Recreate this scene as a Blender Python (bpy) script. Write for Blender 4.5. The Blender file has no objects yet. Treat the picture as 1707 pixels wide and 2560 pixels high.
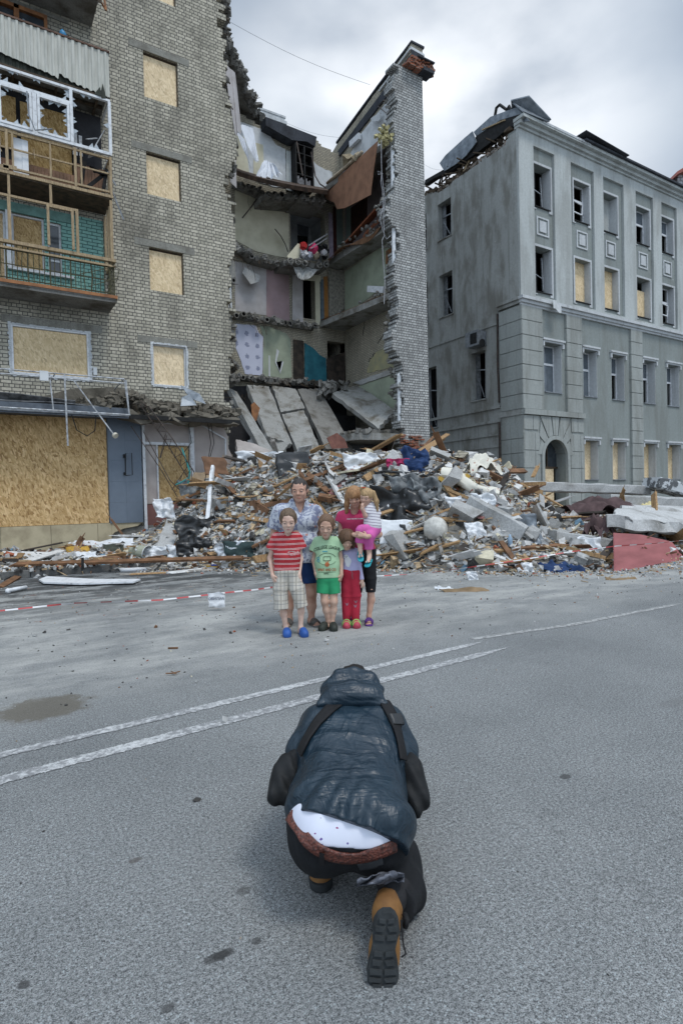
import bpy, bmesh, math, random
import numpy as np
from mathutils import Vector, Matrix
from mathutils.bvhtree import BVHTree
R = math.radians
random.seed(11)
scn = bpy.context.scene
col = scn.collection
# ---------------------------------------------------------------- camera
FOC, CAMH = 1472.6, 1.5
YAW, PIT, ROL = R(32.0), R(1.252), R(-1.397)
FW = np.array([math.sin(YAW)*math.cos(PIT), math.cos(YAW)*math.cos(PIT), -math.sin(PIT)])
RT = np.array([math.cos(YAW), -math.sin(YAW), 0.0]); UPV = np.cross(RT, FW)
CR = RT*math.cos(ROL)+UPV*math.sin(ROL); CU = -RT*math.sin(ROL)+UPV*math.cos(ROL)
cam = bpy.data.objects.new('camera', bpy.data.cameras.new('camera'))
col.objects.link(cam); scn.camera = cam
cam.data.sensor_fit = 'VERTICAL'; cam.data.sensor_height = 36; cam.data.lens = FOC/2560*36
cam.data.clip_start = 0.05; cam.data.clip_end = 3000
cam.matrix_world = Matrix(((CR[0], CU[0], -FW[0], 0), (CR[1], CU[1], -FW[1], 0), (CR[2], CU[2], -FW[2], CAMH), (0, 0, 0, 1)))
scn.render.resolution_x = 682; scn.render.resolution_y = 1024
# ---------------------------------------------------------------- world and sun
SUN_EL, SUN_AZ = R(48), R(75)       # azimuth clockwise from +Y
world = bpy.data.worlds.new('World'); scn.world = world; world.use_nodes = True
nt = world.node_tree; nt.nodes.clear()
def wn(t, **k):
 n = nt.nodes.new(t)
 for a, b in k.items(): setattr(n, a, b)
 return n
sky = wn('ShaderNodeTexSky', sky_type='NISHITA'); sky.sun_disc = False
sky.sun_elevation = SUN_EL; sky.sun_rotation = SUN_AZ
tc = wn('ShaderNodeTexCoord')
mp = wn('ShaderNodeMapping'); mp.inputs['Scale'].default_value = (1.0, 1.0, 1.9)
nt.links.new(tc.outputs['Generated'], mp.inputs['Vector'])
n1 = wn('ShaderNodeTexNoise'); n1.inputs['Scale'].default_value = 2.6; n1.inputs['Detail'].default_value = 5; n1.inputs['Roughness'].default_value = 0.45
nt.links.new(mp.outputs[0], n1.inputs['Vector'])
ramp = wn('ShaderNodeValToRGB')
cr_ = ramp.color_ramp; cr_.elements[0].position = 0.32; cr_.elements[0].color = (3.2, 3.95, 5.0, 1)
cr_.elements[1].position = 0.70; cr_.elements[1].color = (6.6, 7.4, 8.2, 1)
e_ = cr_.elements.new(0.52); e_.color = (4.3, 5.15, 6.25, 1)
nt.links.new(n1.outputs['Fac'], ramp.inputs['Fac'])
dv = wn('ShaderNodeVectorMath', operation='DOT_PRODUCT');
_b = FW + CR*(1075-853.5)/FOC - CU*(430-1280)/FOC; _b = _b/np.linalg.norm(_b)
dv.inputs[1].default_value = tuple(_b)
nt.links.new(tc.outputs['Generated'], dv.inputs[0])
mr = wn('ShaderNodeMapRange'); mr.interpolation_type = 'SMOOTHSTEP'
mr.inputs['From Min'].default_value = 0.93; mr.inputs['From Max'].default_value = 1.0
nt.links.new(dv.outputs['Value'], mr.inputs['Value'])
n2 = wn('ShaderNodeTexNoise'); n2.inputs['Scale'].default_value = 4.5; n2.inputs['Detail'].default_value = 6; n2.inputs['Roughness'].default_value = 0.45
nt.links.new(mp.outputs[0], n2.inputs['Vector'])
mr2 = wn('ShaderNodeMapRange'); mr2.inputs['From Min'].default_value = 0.2; mr2.inputs['From Max'].default_value = 0.6
nt.links.new(n2.outputs['Fac'], mr2.inputs['Value'])
mu = wn('ShaderNodeMath', operation='MULTIPLY'); nt.links.new(mr.outputs[0], mu.inputs[0]); nt.links.new(mr2.outputs[0], mu.inputs[1])
mixb = wn('ShaderNodeMix', data_type='RGBA'); mixb.inputs['B'].default_value = (11.2, 11.6, 12.1, 1)
nt.links.new(mu.outputs[0], mixb.inputs['Factor']); nt.links.new(ramp.outputs['Color'], mixb.inputs['A'])
mixc = wn('ShaderNodeMix', data_type='RGBA'); mixc.inputs['Factor'].default_value = 0.94
nt.links.new(sky.outputs['Color'], mixc.inputs['A']); nt.links.new(mixb.outputs['Result'], mixc.inputs['B'])
sz = wn('ShaderNodeSeparateXYZ'); nt.links.new(tc.outputs['Generated'], sz.inputs[0])
mz = wn('ShaderNodeMapRange'); mz.interpolation_type = 'SMOOTHSTEP'; nt.links.new(sz.outputs['Z'], mz.inputs['Value'])
for k_, v_ in (('From Min', 0.62), ('From Max', 0.98), ('To Min', 1.0), ('To Max', 2.2)): mz.inputs[k_].default_value = v_
db = wn('ShaderNodeVectorMath', operation='DOT_PRODUCT'); db.inputs[1].default_value = (-math.sin(YAW), -math.cos(YAW), 0.0); nt.links.new(tc.outputs['Generated'], db.inputs[0])
mb_ = wn('ShaderNodeMapRange'); mb_.interpolation_type = 'SMOOTHSTEP'; nt.links.new(db.outputs['Value'], mb_.inputs['Value'])
for k_, v_ in (('From Min', -0.2), ('From Max', 0.8), ('To Min', 1.0), ('To Max', 1.9)): mb_.inputs[k_].default_value = v_
mm_ = wn('ShaderNodeMath', operation='MULTIPLY'); nt.links.new(mz.outputs[0], mm_.inputs[0]); nt.links.new(mb_.outputs[0], mm_.inputs[1])
vs_ = wn('ShaderNodeVectorMath', operation='SCALE'); nt.links.new(mixc.outputs['Result'], vs_.inputs[0]); nt.links.new(mm_.outputs[0], vs_.inputs['Scale'])
bg = wn('ShaderNodeBackground'); bg.inputs['Strength'].default_value = 0.1
nt.links.new(vs_.outputs[0], bg.inputs['Color'])
out = wn('ShaderNodeOutputWorld'); nt.links.new(bg.outputs[0], out.inputs['Surface'])
sl = bpy.data.lights.new('sun', 'SUN'); sl.energy = 1.5; sl.angle = R(14); sl.color = (1.0, 0.96, 0.9)
sun = bpy.data.objects.new('sun', sl); col.objects.link(sun)
SUN_EL = R(62); sky.sun_elevation = SUN_EL
_d = Vector((math.sin(R(165))*math.cos(SUN_EL), math.cos(R(165))*math.cos(SUN_EL), math.sin(SUN_EL)))
SUN_AZ = R(165); sky.sun_rotation = SUN_AZ
sun.rotation_euler = _d.to_track_quat('Z', 'Y').to_euler(); sun.location = (0, 0, 40)
scn.view_settings.view_transform = 'Standard'; scn.view_settings.look = 'None'
scn.view_settings.exposure = 0.05; scn.view_settings.gamma = 1.0
scn.cycles.max_bounces = 6; scn.cycles.diffuse_bounces = 3
# ---------------------------------------------------------------- measuring helpers (real positions from the survey of the photo)
CAM0 = np.array([0, 0, CAMH])
def at(x, y, ax, c):
 d = FW + CR*(x-853.5)/FOC - CU*(y-1280)/FOC
 return CAM0 + d*((c-CAM0[ax])/d[ax])
def aY(x, y, c): p = at(x, y, 1, c); return Vector(p)
def aX(x, y, c): return Vector(at(x, y, 0, c))
def aZ(x, y, c=0.0): return Vector(at(x, y, 2, c))
def aD(x, y, dep):
 d = FW + CR*(x-853.5)/FOC - CU*(y-1280)/FOC
 dd = d[0]*math.sin(YAW)+d[1]*math.cos(YAW)
 return Vector(CAM0 + d*(dep/dd))
LX, LY = Vector((math.cos(YAW), -math.sin(YAW), 0)), Vector((math.sin(YAW), math.cos(YAW), 0))
# ---------------------------------------------------------------- materials
def new_mat(name):
 m = bpy.data.materials.new(name); m.use_nodes = True
 t = m.node_tree; b = t.nodes['Principled BSDF']
 return m, t, b
def N(t, ty, **k):
 n = t.nodes.new(ty)
 for a, b in k.items(): setattr(n, a, b)
 return n
def coords(t, kind='UV', scale=1.0, rot=(0, 0, 0), loc=(0, 0, 0)):
 c = N(t, 'ShaderNodeTexCoord'); m = N(t, 'ShaderNodeMapping')
 m.inputs['Scale'].default_value = (scale,)*3 if not isinstance(scale, tuple) else scale
 m.inputs['Rotation'].default_value = rot; m.inputs['Location'].default_value = loc
 if kind == 'World':
  g = N(t, 'ShaderNodeNewGeometry'); t.links.new(g.outputs['Position'], m.inputs['Vector'])
 else: t.links.new(c.outputs[kind], m.inputs['Vector'])
 return m.outputs[0]
def noise(t, vec, scale=5, detail=4, rough=0.5, dist=0.0):
 n = N(t, 'ShaderNodeTexNoise'); n.inputs['Scale'].default_value = scale; n.inputs['Detail'].default_value = detail
 n.inputs['Roughness'].default_value = rough; n.inputs['Distortion'].default_value = dist
 t.links.new(vec, n.inputs['Vector']); return n.outputs['Fac']
def mrange(t, v, a, b, c=0.0, d=1.0, smooth=False):
 m = N(t, 'ShaderNodeMapRange'); t.links.new(v, m.inputs['Value'])
 if smooth: m.interpolation_type = 'SMOOTHSTEP'
 for i, x in zip(('From Min', 'From Max', 'To Min', 'To Max'), (a, b, c, d)): m.inputs[i].default_value = x
 return m.outputs[0]
def mix(t, f, a, b, mode='MIX'):
 m = N(t, 'ShaderNodeMix', data_type='RGBA'); m.blend_type = mode
 for key, v in (('Factor', f), ('A', a), ('B', b)):
  if isinstance(v, (int, float)): m.inputs[key].default_value = v
  elif isinstance(v, tuple): m.inputs[key].default_value = (*v[:3], 1)
  else: t.links.new(v, m.inputs[key])
 return m.outputs['Result']
def math_(t, op, a, b=0.5):
 m = N(t, 'ShaderNodeMath', operation=op)
 for i, v in enumerate((a, b)):
  if isinstance(v, (int, float)): m.inputs[i].default_value = v
  else: t.links.new(v, m.inputs[i])
 return m.outputs[0]
def bump(t, b, h, strength=0.3, dist=0.01):
 n = N(t, 'ShaderNodeBump'); n.inputs['Strength'].default_value = strength; n.inputs['Distance'].default_value = dist
 t.links.new(h, n.inputs['Height']); t.links.new(n.outputs[0], b.inputs['Normal']); return n
MATS = {}
def simple(name, c, rough=0.8, var=0.25, scale=6.0, bumpd=0.0, bscale=None, metal=0.0, spec=0.3, c2=None, kind='World', perobj=0.0, stretch=None, lo=0.35, hi=0.65, detail=5):
 """surface with blotchy variation of its own colour"""
 if name in MATS: return MATS[name]
 m, t, b = new_mat(name)
 v = coords(t, kind, stretch if stretch else 1.0)
 n = noise(t, v, scale, detail, 0.6)
 dark = tuple(x*(1-var) for x in c) if c2 is None else c2
 light = tuple(min(1, x*(1+var*0.6)) for x in c) if c2 is None else c
 colr = mix(t, mrange(t, n, lo, hi), dark, light)
 if perobj:
  oi = N(t, 'ShaderNodeObjectInfo'); hv = N(t, 'ShaderNodeHueSaturation')
  t.links.new(mrange(t, oi.outputs['Random'], 0, 1, 1-perobj, 1+perobj), hv.inputs['Value']); t.links.new(colr, hv.inputs['Color'])
  colr = hv.outputs[0]
 t.links.new(colr, b.inputs['Base Color'])
 b.inputs['Roughness'].default_value = rough; b.inputs['Metallic'].default_value = metal
 b.inputs['Specular IOR Level'].default_value = spec
 if bumpd:
  n2_ = noise(t, v, bscale or scale*4, 6, 0.65); bump(t, b, n2_, 0.6, bumpd)
 MATS[name] = m; return m
def brick_mat(name, c1, c2, mortar, bw=0.25, rh=0.098, ms=0.011, stain=0.5, staincol=(0.10, 0.095, 0.08), vert=False, squash=0.5, seed=0.0, paint=None):
 m, t, b = new_mat(name)
 v = coords(t, 'UV', 1.0, (0, 0, R(90)) if vert else (0, 0, 0), (seed, seed, 0))
 nz = noise(t, v, 7.0, 2);
 va = N(t, 'ShaderNodeVectorMath', operation='ADD'); sc = N(t, 'ShaderNodeVectorMath', operation='SCALE'); sc.inputs['Scale'].default_value = 0.018
 nn = N(t, 'ShaderNodeTexNoise'); nn.inputs['Scale'].default_value = 3.0; t.links.new(v, nn.inputs['Vector'])
 t.links.new(nn.outputs['Color'], sc.inputs[0]); t.links.new(v, va.inputs[0]); t.links.new(sc.outputs[0], va.inputs[1])
 br = N(t, 'ShaderNodeTexBrick'); br.offset = 0.5; br.offset_frequency = 2; br.squash = squash; br.squash_frequency = 2
 br.inputs['Scale'].default_value = 1.0; br.inputs['Brick Width'].default_value = bw; br.inputs['Row Height'].default_value = rh
 br.inputs['Mortar Size'].default_value = ms; br.inputs['Mortar Smooth'].default_value = 0.15; br.inputs['Bias'].default_value = 0.1
 br.inputs['Color1'].default_value = (*c1, 1); br.inputs['Color2'].default_value = (*c2, 1); br.inputs['Mortar'].default_value = (*mortar, 1)
 t.links.new(va.outputs[0], br.inputs['Vector'])
 colr = br.outputs['Color']
 fine = noise(t, v, 16, 6, 0.7)
 colr = mix(t, 0.8, colr, mix(t, mrange(t, fine, 0.3, 0.7), (0.62, 0.62, 0.62), (1.12, 1.12, 1.1)), 'MULTIPLY')
 vs = coords(t, 'UV', (0.55, 0.28, 1), (0, 0, R(90)) if vert else (0, 0, 0), (seed*3+2.3, 1.7, 0))
 st = noise(t, vs, 1.5, 8, 0.62, 0.4)
 sf = math_(t, 'MULTIPLY', mrange(t, st, 0.46, 0.72, 0, 1, True), stain)
 colr = mix(t, sf, colr, mix(t, mrange(t, fine, 0.35, 0.65), tuple(x*0.6 for x in staincol), tuple(x*1.5 for x in staincol)))
 sc2 = noise(t, v, 5.0, 7, 0.75); colr = mix(t, mrange(t, sc2, 0.66, 0.74, 0, 0.5), colr, (0.62, 0.62, 0.6))
 t.links.new(colr, b.inputs['Base Color']); b.inputs['Roughness'].default_value = 0.92; b.inputs['Specular IOR Level'].default_value = 0.15
 h = math_(t, 'SUBTRACT', math_(t, 'MULTIPLY', fine, 0.4), br.outputs['Fac'])
 bump(t, b, h, 0.9, 0.012)
 MATS[name] = m; return m
def osb_mat(name, base=(0.62, 0.42, 0.20), scale=1.0, pale=0.0):
 m, t, b = new_mat(name)
 colr = None; hs = None
 for i, (ang, s) in enumerate(((15, 26), (75, 30), (135, 24), (165, 34))):
  v0 = coords(t, 'UV', 1.0, (0, 0, R(ang)), (i*3.7, i*1.9, 0))
  mp_ = N(t, 'ShaderNodeMapping'); mp_.inputs['Scale'].default_value = (s*scale, s*0.30*scale, 1); t.links.new(v0, mp_.inputs['Vector']); v = mp_.outputs[0]
  vo = N(t, 'ShaderNodeTexVoronoi'); vo.inputs['Scale'].default_value = 1.0; vo.inputs['Randomness'].default_value = 1.0
  t.links.new(v, vo.inputs['Vector'])
  sep = N(t, 'ShaderNodeSeparateColor'); t.links.new(vo.outputs['Color'], sep.inputs[0])
  r = N(t, 'ShaderNodeValToRGB'); t.links.new(sep.outputs[0], r.inputs[0])
  e = r.color_ramp.elements; k = [base[0], base[1], base[2]]
  e[0].color = (k[0]*0.50, k[1]*0.43, k[2]*0.36, 1); e[1].color = (min(1, k[0]*1.25), min(1, k[1]*1.32), min(1, k[2]*1.5), 1)
  a = e.new(0.22); a.color = (k[0]*0.82, k[1]*0.78, k[2]*0.70, 1); a2 = e.new(0.6); a2.color = (*k, 1)
  if colr is None: colr = r.outputs[0]; hs = sep.outputs[1]
  else:
   gate = mrange(t, sep.outputs[1], 0.42, 0.5)
   colr = mix(t, gate, colr, r.outputs[0])
 v = coords(t, 'UV', 1.0); n = noise(t, v, 2.0, 5)
 colr = mix(t, 0.7, colr, mix(t, mrange(t, n, 0.3, 0.7), (0.78, 0.75, 0.70), (1.1, 1.1, 1.1)), 'MULTIPLY')
 oi = N(t, 'ShaderNodeObjectInfo'); hv = N(t, 'ShaderNodeHueSaturation'); t.links.new(mrange(t, oi.outputs['Random'], 0, 1, .84, 1.12), hv.inputs['Value']); t.links.new(mrange(t, oi.outputs['Random'], 0, 1, 1.1, .8), hv.inputs['Saturation']); t.links.new(colr, hv.inputs['Color']); colr = hv.outputs[0]
 if pale: colr = mix(t, pale, colr, (base[0]*1.15, base[1]*1.22, base[2]*1.4))
 t.links.new(colr, b.inputs['Base Color']); b.inputs['Roughness'].default_value = 0.75; b.inputs['Specular IOR Level'].default_value = 0.25
 bump(t, b, hs, 0.35, 0.003)
 MATS[name] = m; return m
def concrete_mat(name, c=(0.30, 0.30, 0.285), stain=(0.13, 0.115, 0.09), kind='World', amt=0.7, streak=True):
 m, t, b = new_mat(name)
 v = coords(t, kind, 1.0)
 a = noise(t, v, 1.4, 8, 0.6, 0.3); f = noise(t, v, 28, 5, 0.7);
 colr = mix(t, mrange(t, f, 0.3, 0.7), tuple(x*0.72 for x in c), tuple(min(1, x*1.22) for x in c))
 colr = mix(t, math_(t, 'MULTIPLY', mrange(t, a, 0.45, 0.7, 0, 1, True), amt), colr, stain)
 if streak:
  vs = coords(t, kind, (2.6, 2.6, 0.25)); s = noise(t, vs, 1.6, 6, 0.65)
  colr = mix(t, mrange(t, s, 0.52, 0.75, 0, 0.6), colr, tuple(x*0.8 for x in stain))
 p = noise(t, v, 6, 7, 0.7); colr = mix(t, mrange(t, p, 0.62, 0.72, 0, 0.6), colr, tuple(min(1, x*1.5) for x in c))
 t.links.new(colr, b.inputs['Base Color']); b.inputs['Roughness'].default_value = 0.93; b.inputs['Specular IOR Level'].default_value = 0.15
 bump(t, b, math_(t, 'ADD', f, math_(t, 'MULTIPLY', p, 2.0)), 0.6, 0.012)
 MATS[name] = m; return m
# ---------------------------------------------------------------- mesh building
def tag(o, label=None, cat=None, group=None, kind=None):
 if label: o['label'] = label
 if cat: o['category'] = cat
 if group: o['group'] = group
 if kind: o['kind'] = kind
 return o
ORG = {}
class MB:
 def __init__(s): s.v = []; s.f = []; s.m = []; s.cur = 0; s.smooth = False
 def face(s, pts, m=None):
  i = len(s.v); s.v += [tuple(p) for p in pts]; s.f.append(tuple(range(i, i+len(pts)))); s.m.append(s.cur if m is None else m)
 def mesh(s, vs, fs, m=None):
  i = len(s.v); s.v += [tuple(p) for p in vs]
  for f in fs: s.f.append(tuple(i+k for k in f)); s.m.append(s.cur if m is None else m)
 def box(s, x0, x1, y0, y1, z0, z1, m=None):
  vs = [(x, y, z) for z in (z0, z1) for x, y in ((x0, y0), (x1, y0), (x1, y1), (x0, y1))]
  s.mesh(vs, [(3, 2, 1, 0), (4, 5, 6, 7), (0, 1, 5, 4), (1, 2, 6, 5), (2, 3, 7, 6), (3, 0, 4, 7)], m); return s
 def beam(s, a, b, w, h, m=None, roll=0.0, jag=0.0, rnd=None, taper=1.0):
  """box-section bar from a to b; jag splinters its ends"""
  a = Vector(a); b = Vector(b); d = (b-a); L = d.length
  if L < 1e-6: return s
  d.normalize(); up = Vector((0, 0, 1)) if abs(d.z) < 0.95 else Vector((1, 0, 0))
  sx = d.cross(up).normalized(); sy = sx.cross(d).normalized()
  if roll: q = Matrix.Rotation(roll, 3, d); sx = q@sx; sy = q@sy
  vs = []
  for e, (p, k) in enumerate(((a, 1.0), (b, taper))):
   for i, j in ((-1, -1), (1, -1), (1, 1), (-1, 1)):
    o = (rnd or random).uniform(0, jag)*(1 if e == 0 else -1) if jag else 0
    vs.append(p+sx*(i*w/2*k)+sy*(j*h/2*k)+d*o)
  s.mesh(vs, [(3, 2, 1, 0), (4, 5, 6, 7), (0, 1, 5, 4), (1, 2, 6, 5), (2, 3, 7, 6), (3, 0, 4, 7)], m); return s
 def prism(s, poly, vec, m=None):
  """polygon (3d points) extruded by vec, ends triangulated"""
  P = [Vector(p) for p in poly]; n = len(P); V = Vector(vec)
  nrm = Vector((0, 0, 0))
  for i in range(n): nrm += P[i].cross(P[(i+1) % n])
  if nrm.dot(V) > 0: P.reverse()
  from mathutils.geometry import tessellate_polygon
  tris = tessellate_polygon([P])
  base = P+[p+V for p in P]
  fs = []
  for tr in tris:
   a, b_, c = (P[k] for k in tr)
   if (b_-a).cross(c-a).dot(V) > 0: tr = (tr[0], tr[2], tr[1])
   fs.append(tuple(tr)); fs.append((tr[0]+n, tr[2]+n, tr[1]+n))
  for i in range(n): j = (i+1) % n; fs.append((i, j, j+n, i+n)[::-1])
  s.mesh(base, fs, m); return s
 def tube(s, pts, r, n=6, m=None, caps=True):
  P = [Vector(p) for p in pts]; rings = []; up = None
  rr = r if isinstance(r, (list, tuple)) else [r]*len(P)
  for i, p in enumerate(P):
   d = (P[min(i+1, len(P)-1)]-P[max(i-1, 0)]).normalized()
   if up is None: up = Vector((0, 0, 1)) if abs(d.z) < 0.9 else Vector((1, 0, 0))
   x = d.cross(up).normalized(); y = x.cross(d).normalized(); up = y
   rings.append([p+(x*math.cos(2*math.pi*k/n)+y*math.sin(2*math.pi*k/n))*rr[i] for k in range(n)])
  vs = [q for ring in rings for q in ring]; fs = []
  for i in range(len(P)-1):
   for k in range(n): a = i*n+k; b = i*n+(k+1) % n; fs.append((a, b, b+n, a+n))
  if caps: fs.append(tuple(range(n))[::-1]); fs.append(tuple(range((len(P)-1)*n, len(P)*n)))
  s.mesh(vs, fs, m); return s
 def grid(s, fn, nu, nv, thick=0.0, m=None):
  """surface fn(u,v)->point, optional thickness"""
  P = [[Vector(fn(i/nu, j/nv)) for j in range(nv+1)] for i in range(nu+1)]
  idx = lambda i, j: i*(nv+1)+j
  vs = [P[i][j] for i in range(nu+1) for j in range(nv+1)]
  fs = [(idx(i, j), idx(i+1, j), idx(i+1, j+1), idx(i, j+1)) for i in range(nu) for j in range(nv)]
  if thick:
   off = len(vs); ns = []
   for i in range(nu+1):
    for j in range(nv+1):
     a = P[min(i+1, nu)][j]-P[max(i-1, 0)][j]; b = P[i][min(j+1, nv)]-P[i][max(j-1, 0)]
     k = a.cross(b); k = k.normalized() if k.length > 1e-9 else Vector((0, 0, 1)); ns.append(k)
   vs2 = [v-n_*thick for v, n_ in zip(vs, ns)]
   fs2 = [tuple(off+q for q in f[::-1]) for f in fs]
   rim = [idx(i, 0) for i in range(nu+1)]+[idx(nu, j) for j in range(1, nv+1)]+[idx(i, nv) for i in range(nu-1, -1, -1)]+[idx(0, j) for j in range(nv-1, 0, -1)]
   side = [(rim[(k+1) % len(rim)], rim[k], off+rim[k], off+rim[(k+1) % len(rim)]) for k in range(len(rim))]
   vs = vs+vs2; fs = fs+fs2+side
  s.mesh(vs, fs, m); return s
 def wall(s, axis, p0, p1, us, zs, fill, m=None, mside=None):
  """wall of cells between the planes p0 (front) and p1; fill(u,z) says where there is wall"""
  us = sorted(set(round(u, 4) for u in us)); zs = sorted(set(round(z, 4) for z in zs))
  F = [[fill((us[i]+us[i+1])/2, (zs[j]+zs[j+1])/2) for j in range(len(zs)-1)] for i in range(len(us)-1)]
  def pt(u, p, z): return (u, p, z) if axis == 'y' else (p, u, z)
  def q(a, b, c, d, flip):
   pts = [a, b, c, d]; s.face(pts[::-1] if flip else pts, mm)
  fl = (axis == 'x'); nu, nz = len(us)-1, len(zs)-1
  ms = m if mside is None else mside
  for i in range(nu):
   j = 0
   while j < nz:
    if not F[i][j]: j += 1; continue
    k = j
    while k+1 < nz and F[i][k+1]: k += 1
    u0, u1, z0, z1 = us[i], us[i+1], zs[j], zs[k+1]
    mm = m
    q(pt(u0, p0, z0), pt(u1, p0, z0), pt(u1, p0, z1), pt(u0, p0, z1), fl)
    q(pt(u1, p1, z0), pt(u0, p1, z0), pt(u0, p1, z1), pt(u1, p1, z1), fl)
    mm = ms
    q(pt(u0, p1, z0), pt(u1, p1, z0), pt(u1, p0, z0), pt(u0, p0, z0), fl)
    q(pt(u0, p0, z1), pt(u1, p0, z1), pt(u1, p1, z1), pt(u0, p1, z1), fl)
    j = k+1
   for j in range(nz):
    if not F[i][j]: continue
    mm = ms; z0, z1 = zs[j], zs[j+1]
    if i == 0 or not F[i-1][j]: u = us[i]; q(pt(u, p1, z0), pt(u, p0, z0), pt(u, p0, z1), pt(u, p1, z1), fl)
    if i == nu-1 or not F[i+1][j]: u = us[i+1]; q(pt(u, p0, z0), pt(u, p1, z0), pt(u, p1, z1), pt(u, p0, z1), fl)
  return s
 def build(s, name, mats, parent=None, smooth=None, origin=None, uvs=True):
  me = bpy.data.meshes.new(name)
  V = np.array(s.v, dtype=np.float64).reshape(-1, 3)
  if parent is not None and origin is None: org = Vector(ORG.get(parent.name, (0, 0, 0)))
  elif origin is not None: org = Vector(origin)
  else: org = Vector(((V[:, 0].min()+V[:, 0].max())/2, (V[:, 1].min()+V[:, 1].max())/2, V[:, 2].min()))
  me.from_pydata((V-np.array(org)).tolist(), [], s.f)
  mats = mats if isinstance(mats, (list, tuple)) else [mats]
  for m in mats: me.materials.append(m)
  if len(mats) > 1: me.polygons.foreach_set('material_index', s.m)
  if (s.smooth if smooth is None else smooth): me.polygons.foreach_set('use_smooth', [True]*len(s.f))
  if uvs:
   uv = me.uv_layers.new(name='UVMap'); me.update()
   nl = len(me.loops); lv = np.empty(nl, np.int32); me.loops.foreach_get('vertex_index', lv)
   nr = np.empty(len(me.polygons)*3); me.polygons.foreach_get('normal', nr); nr = np.abs(nr.reshape(-1, 3))
   tot = np.empty(len(me.polygons), np.int32); me.polygons.foreach_get('loop_total', tot)
   ax = np.repeat(nr.argmax(1), tot); C = V[lv]
   U = np.where(ax == 0, C[:, 1], C[:, 0]); W = np.where(ax == 2, C[:, 1], C[:, 2])
   uv.data.foreach_set('uv', np.stack([U, W], 1).ravel().astype(np.float32))
  o = bpy.data.objects.new(name, me); col.objects.link(o)
  if parent is not None: o.parent = parent; ORG[o.name] = tuple(org); o.location = org-Vector(ORG.get(parent.name, (0, 0, 0)))
  else: o.location = org; ORG[o.name] = tuple(org)
  return o
def empty(name, loc, label=None, cat=None, group=None):
 o = bpy.data.objects.new(name, None); col.objects.link(o); o.location = loc; ORG[o.name] = tuple(loc); o.empty_display_size = 0.2
 return tag(o, label, cat, group)
def thing(mb, name, mats, label, cat, group=None, smooth=None):
 return tag(mb.build(name, mats, smooth=smooth), label, cat, group)
def copy_tree(o, parent=None):
 c = o.copy(); col.objects.link(c)
 if parent is not None: c.parent = parent
 for ch in list(o.children): copy_tree(ch, c)
 return c
def fnoise(x, y=0.0, z=0.0):
 from mathutils import noise as mn
 return mn.noise(Vector((x, y, z)))
# ---------------------------------------------------------------- shared materials
M_BRICK = brick_mat('silicate_brick', (0.58, 0.54, 0.445), (0.40, 0.375, 0.305), (0.13, 0.126, 0.115), stain=0.65)
M_BRICK2 = brick_mat('silicate_brick_pale', (0.56, 0.57, 0.555), (0.36, 0.365, 0.36), (0.12, 0.12, 0.12), stain=0.6, ms=0.013, staincol=(0.14, 0.14, 0.135), seed=1.3)
M_BRICKIN = brick_mat('inner_brick', (0.48, 0.44, 0.34), (0.38, 0.35, 0.28), (0.22, 0.20, 0.17), stain=0.45, seed=4.1, rh=0.075)
M_TURQ = brick_mat('turquoise_painted_brick', (0.27, 0.50, 0.44), (0.23, 0.44, 0.395), (0.07, 0.15, 0.14), bw=0.26, stain=0.12, squash=1.0, seed=2.2)
M_REDB = brick_mat('red_brick', (0.38, 0.12, 0.06), (0.27, 0.09, 0.05), (0.22, 0.20, 0.18), stain=0.4, rh=0.075, squash=1.0, seed=5.2)
M_OSB = osb_mat('osb_board')
M_OSBW = osb_mat('osb_board_window', (0.68, 0.52, 0.30), 1.0, 0.35)
M_OSBD = osb_mat('osb_board_door', (0.50, 0.34, 0.15), 1.2)
M_CONC = concrete_mat('concrete', (0.29, 0.29, 0.275), (0.10, 0.085, 0.06), amt=0.9)
M_CONCD = concrete_mat('dirty_concrete', (0.21, 0.205, 0.19), (0.08, 0.07, 0.055), amt=0.9)
M_CONCL = concrete_mat('pale_concrete', (0.42, 0.42, 0.41), (0.2, 0.19, 0.17), amt=0.5, streak=False)
M_DARK = simple('char_and_shade_dark', (0.02, 0.02, 0.02), 0.9, 0.4, 8)  # char and black fittings, also shade coloured into holes and deep rooms
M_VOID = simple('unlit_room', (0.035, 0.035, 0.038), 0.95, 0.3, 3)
M_TAR = concrete_mat('tar_band', (0.055, 0.06, 0.07), (0.02, 0.02, 0.022), amt=0.6)
M_WHITEF = simple('white_frame', (0.66, 0.68, 0.70), 0.5, 0.18, 9, c2=(0.36, 0.37, 0.38), lo=0.25, hi=0.5)
M_TIMB = simple('old_pale_timber', (0.42, 0.32, 0.19), 0.8, 0.35, 5, 0.004, stretch=(8, 8, 1.2), c2=(0.22, 0.16, 0.10))
M_DTIMB = simple('dark_timber', (0.10, 0.07, 0.045), 0.85, 0.4, 6, 0.004, c2=(0.035, 0.028, 0.02))
M_OTIMB = simple('orange_timber', (0.34, 0.15, 0.06), 0.6, 0.3, 6, c2=(0.18, 0.08, 0.035))
M_CORR = simple('pale_corrugated', (0.50, 0.50, 0.45), 0.7, 0.2, 2.5, 0.002, c2=(0.33, 0.33, 0.29), stretch=(3, 3, 0.5), lo=0.25, hi=0.6)
M_RUST = simple('rusty_steel', (0.10, 0.075, 0.06), 0.7, 0.5, 12, 0.001, metal=0.4, c2=(0.045, 0.04, 0.04))
M_STEEL = simple('painted_grey_steel', (0.30, 0.32, 0.34), 0.45, 0.25, 8, metal=0.5, c2=(0.17, 0.18, 0.19))
M_GALV = simple('galvanised_sheet', (0.27, 0.30, 0.33), 0.45, 0.3, 3.5, 0.003, metal=0.6, c2=(0.13, 0.15, 0.17))
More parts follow.
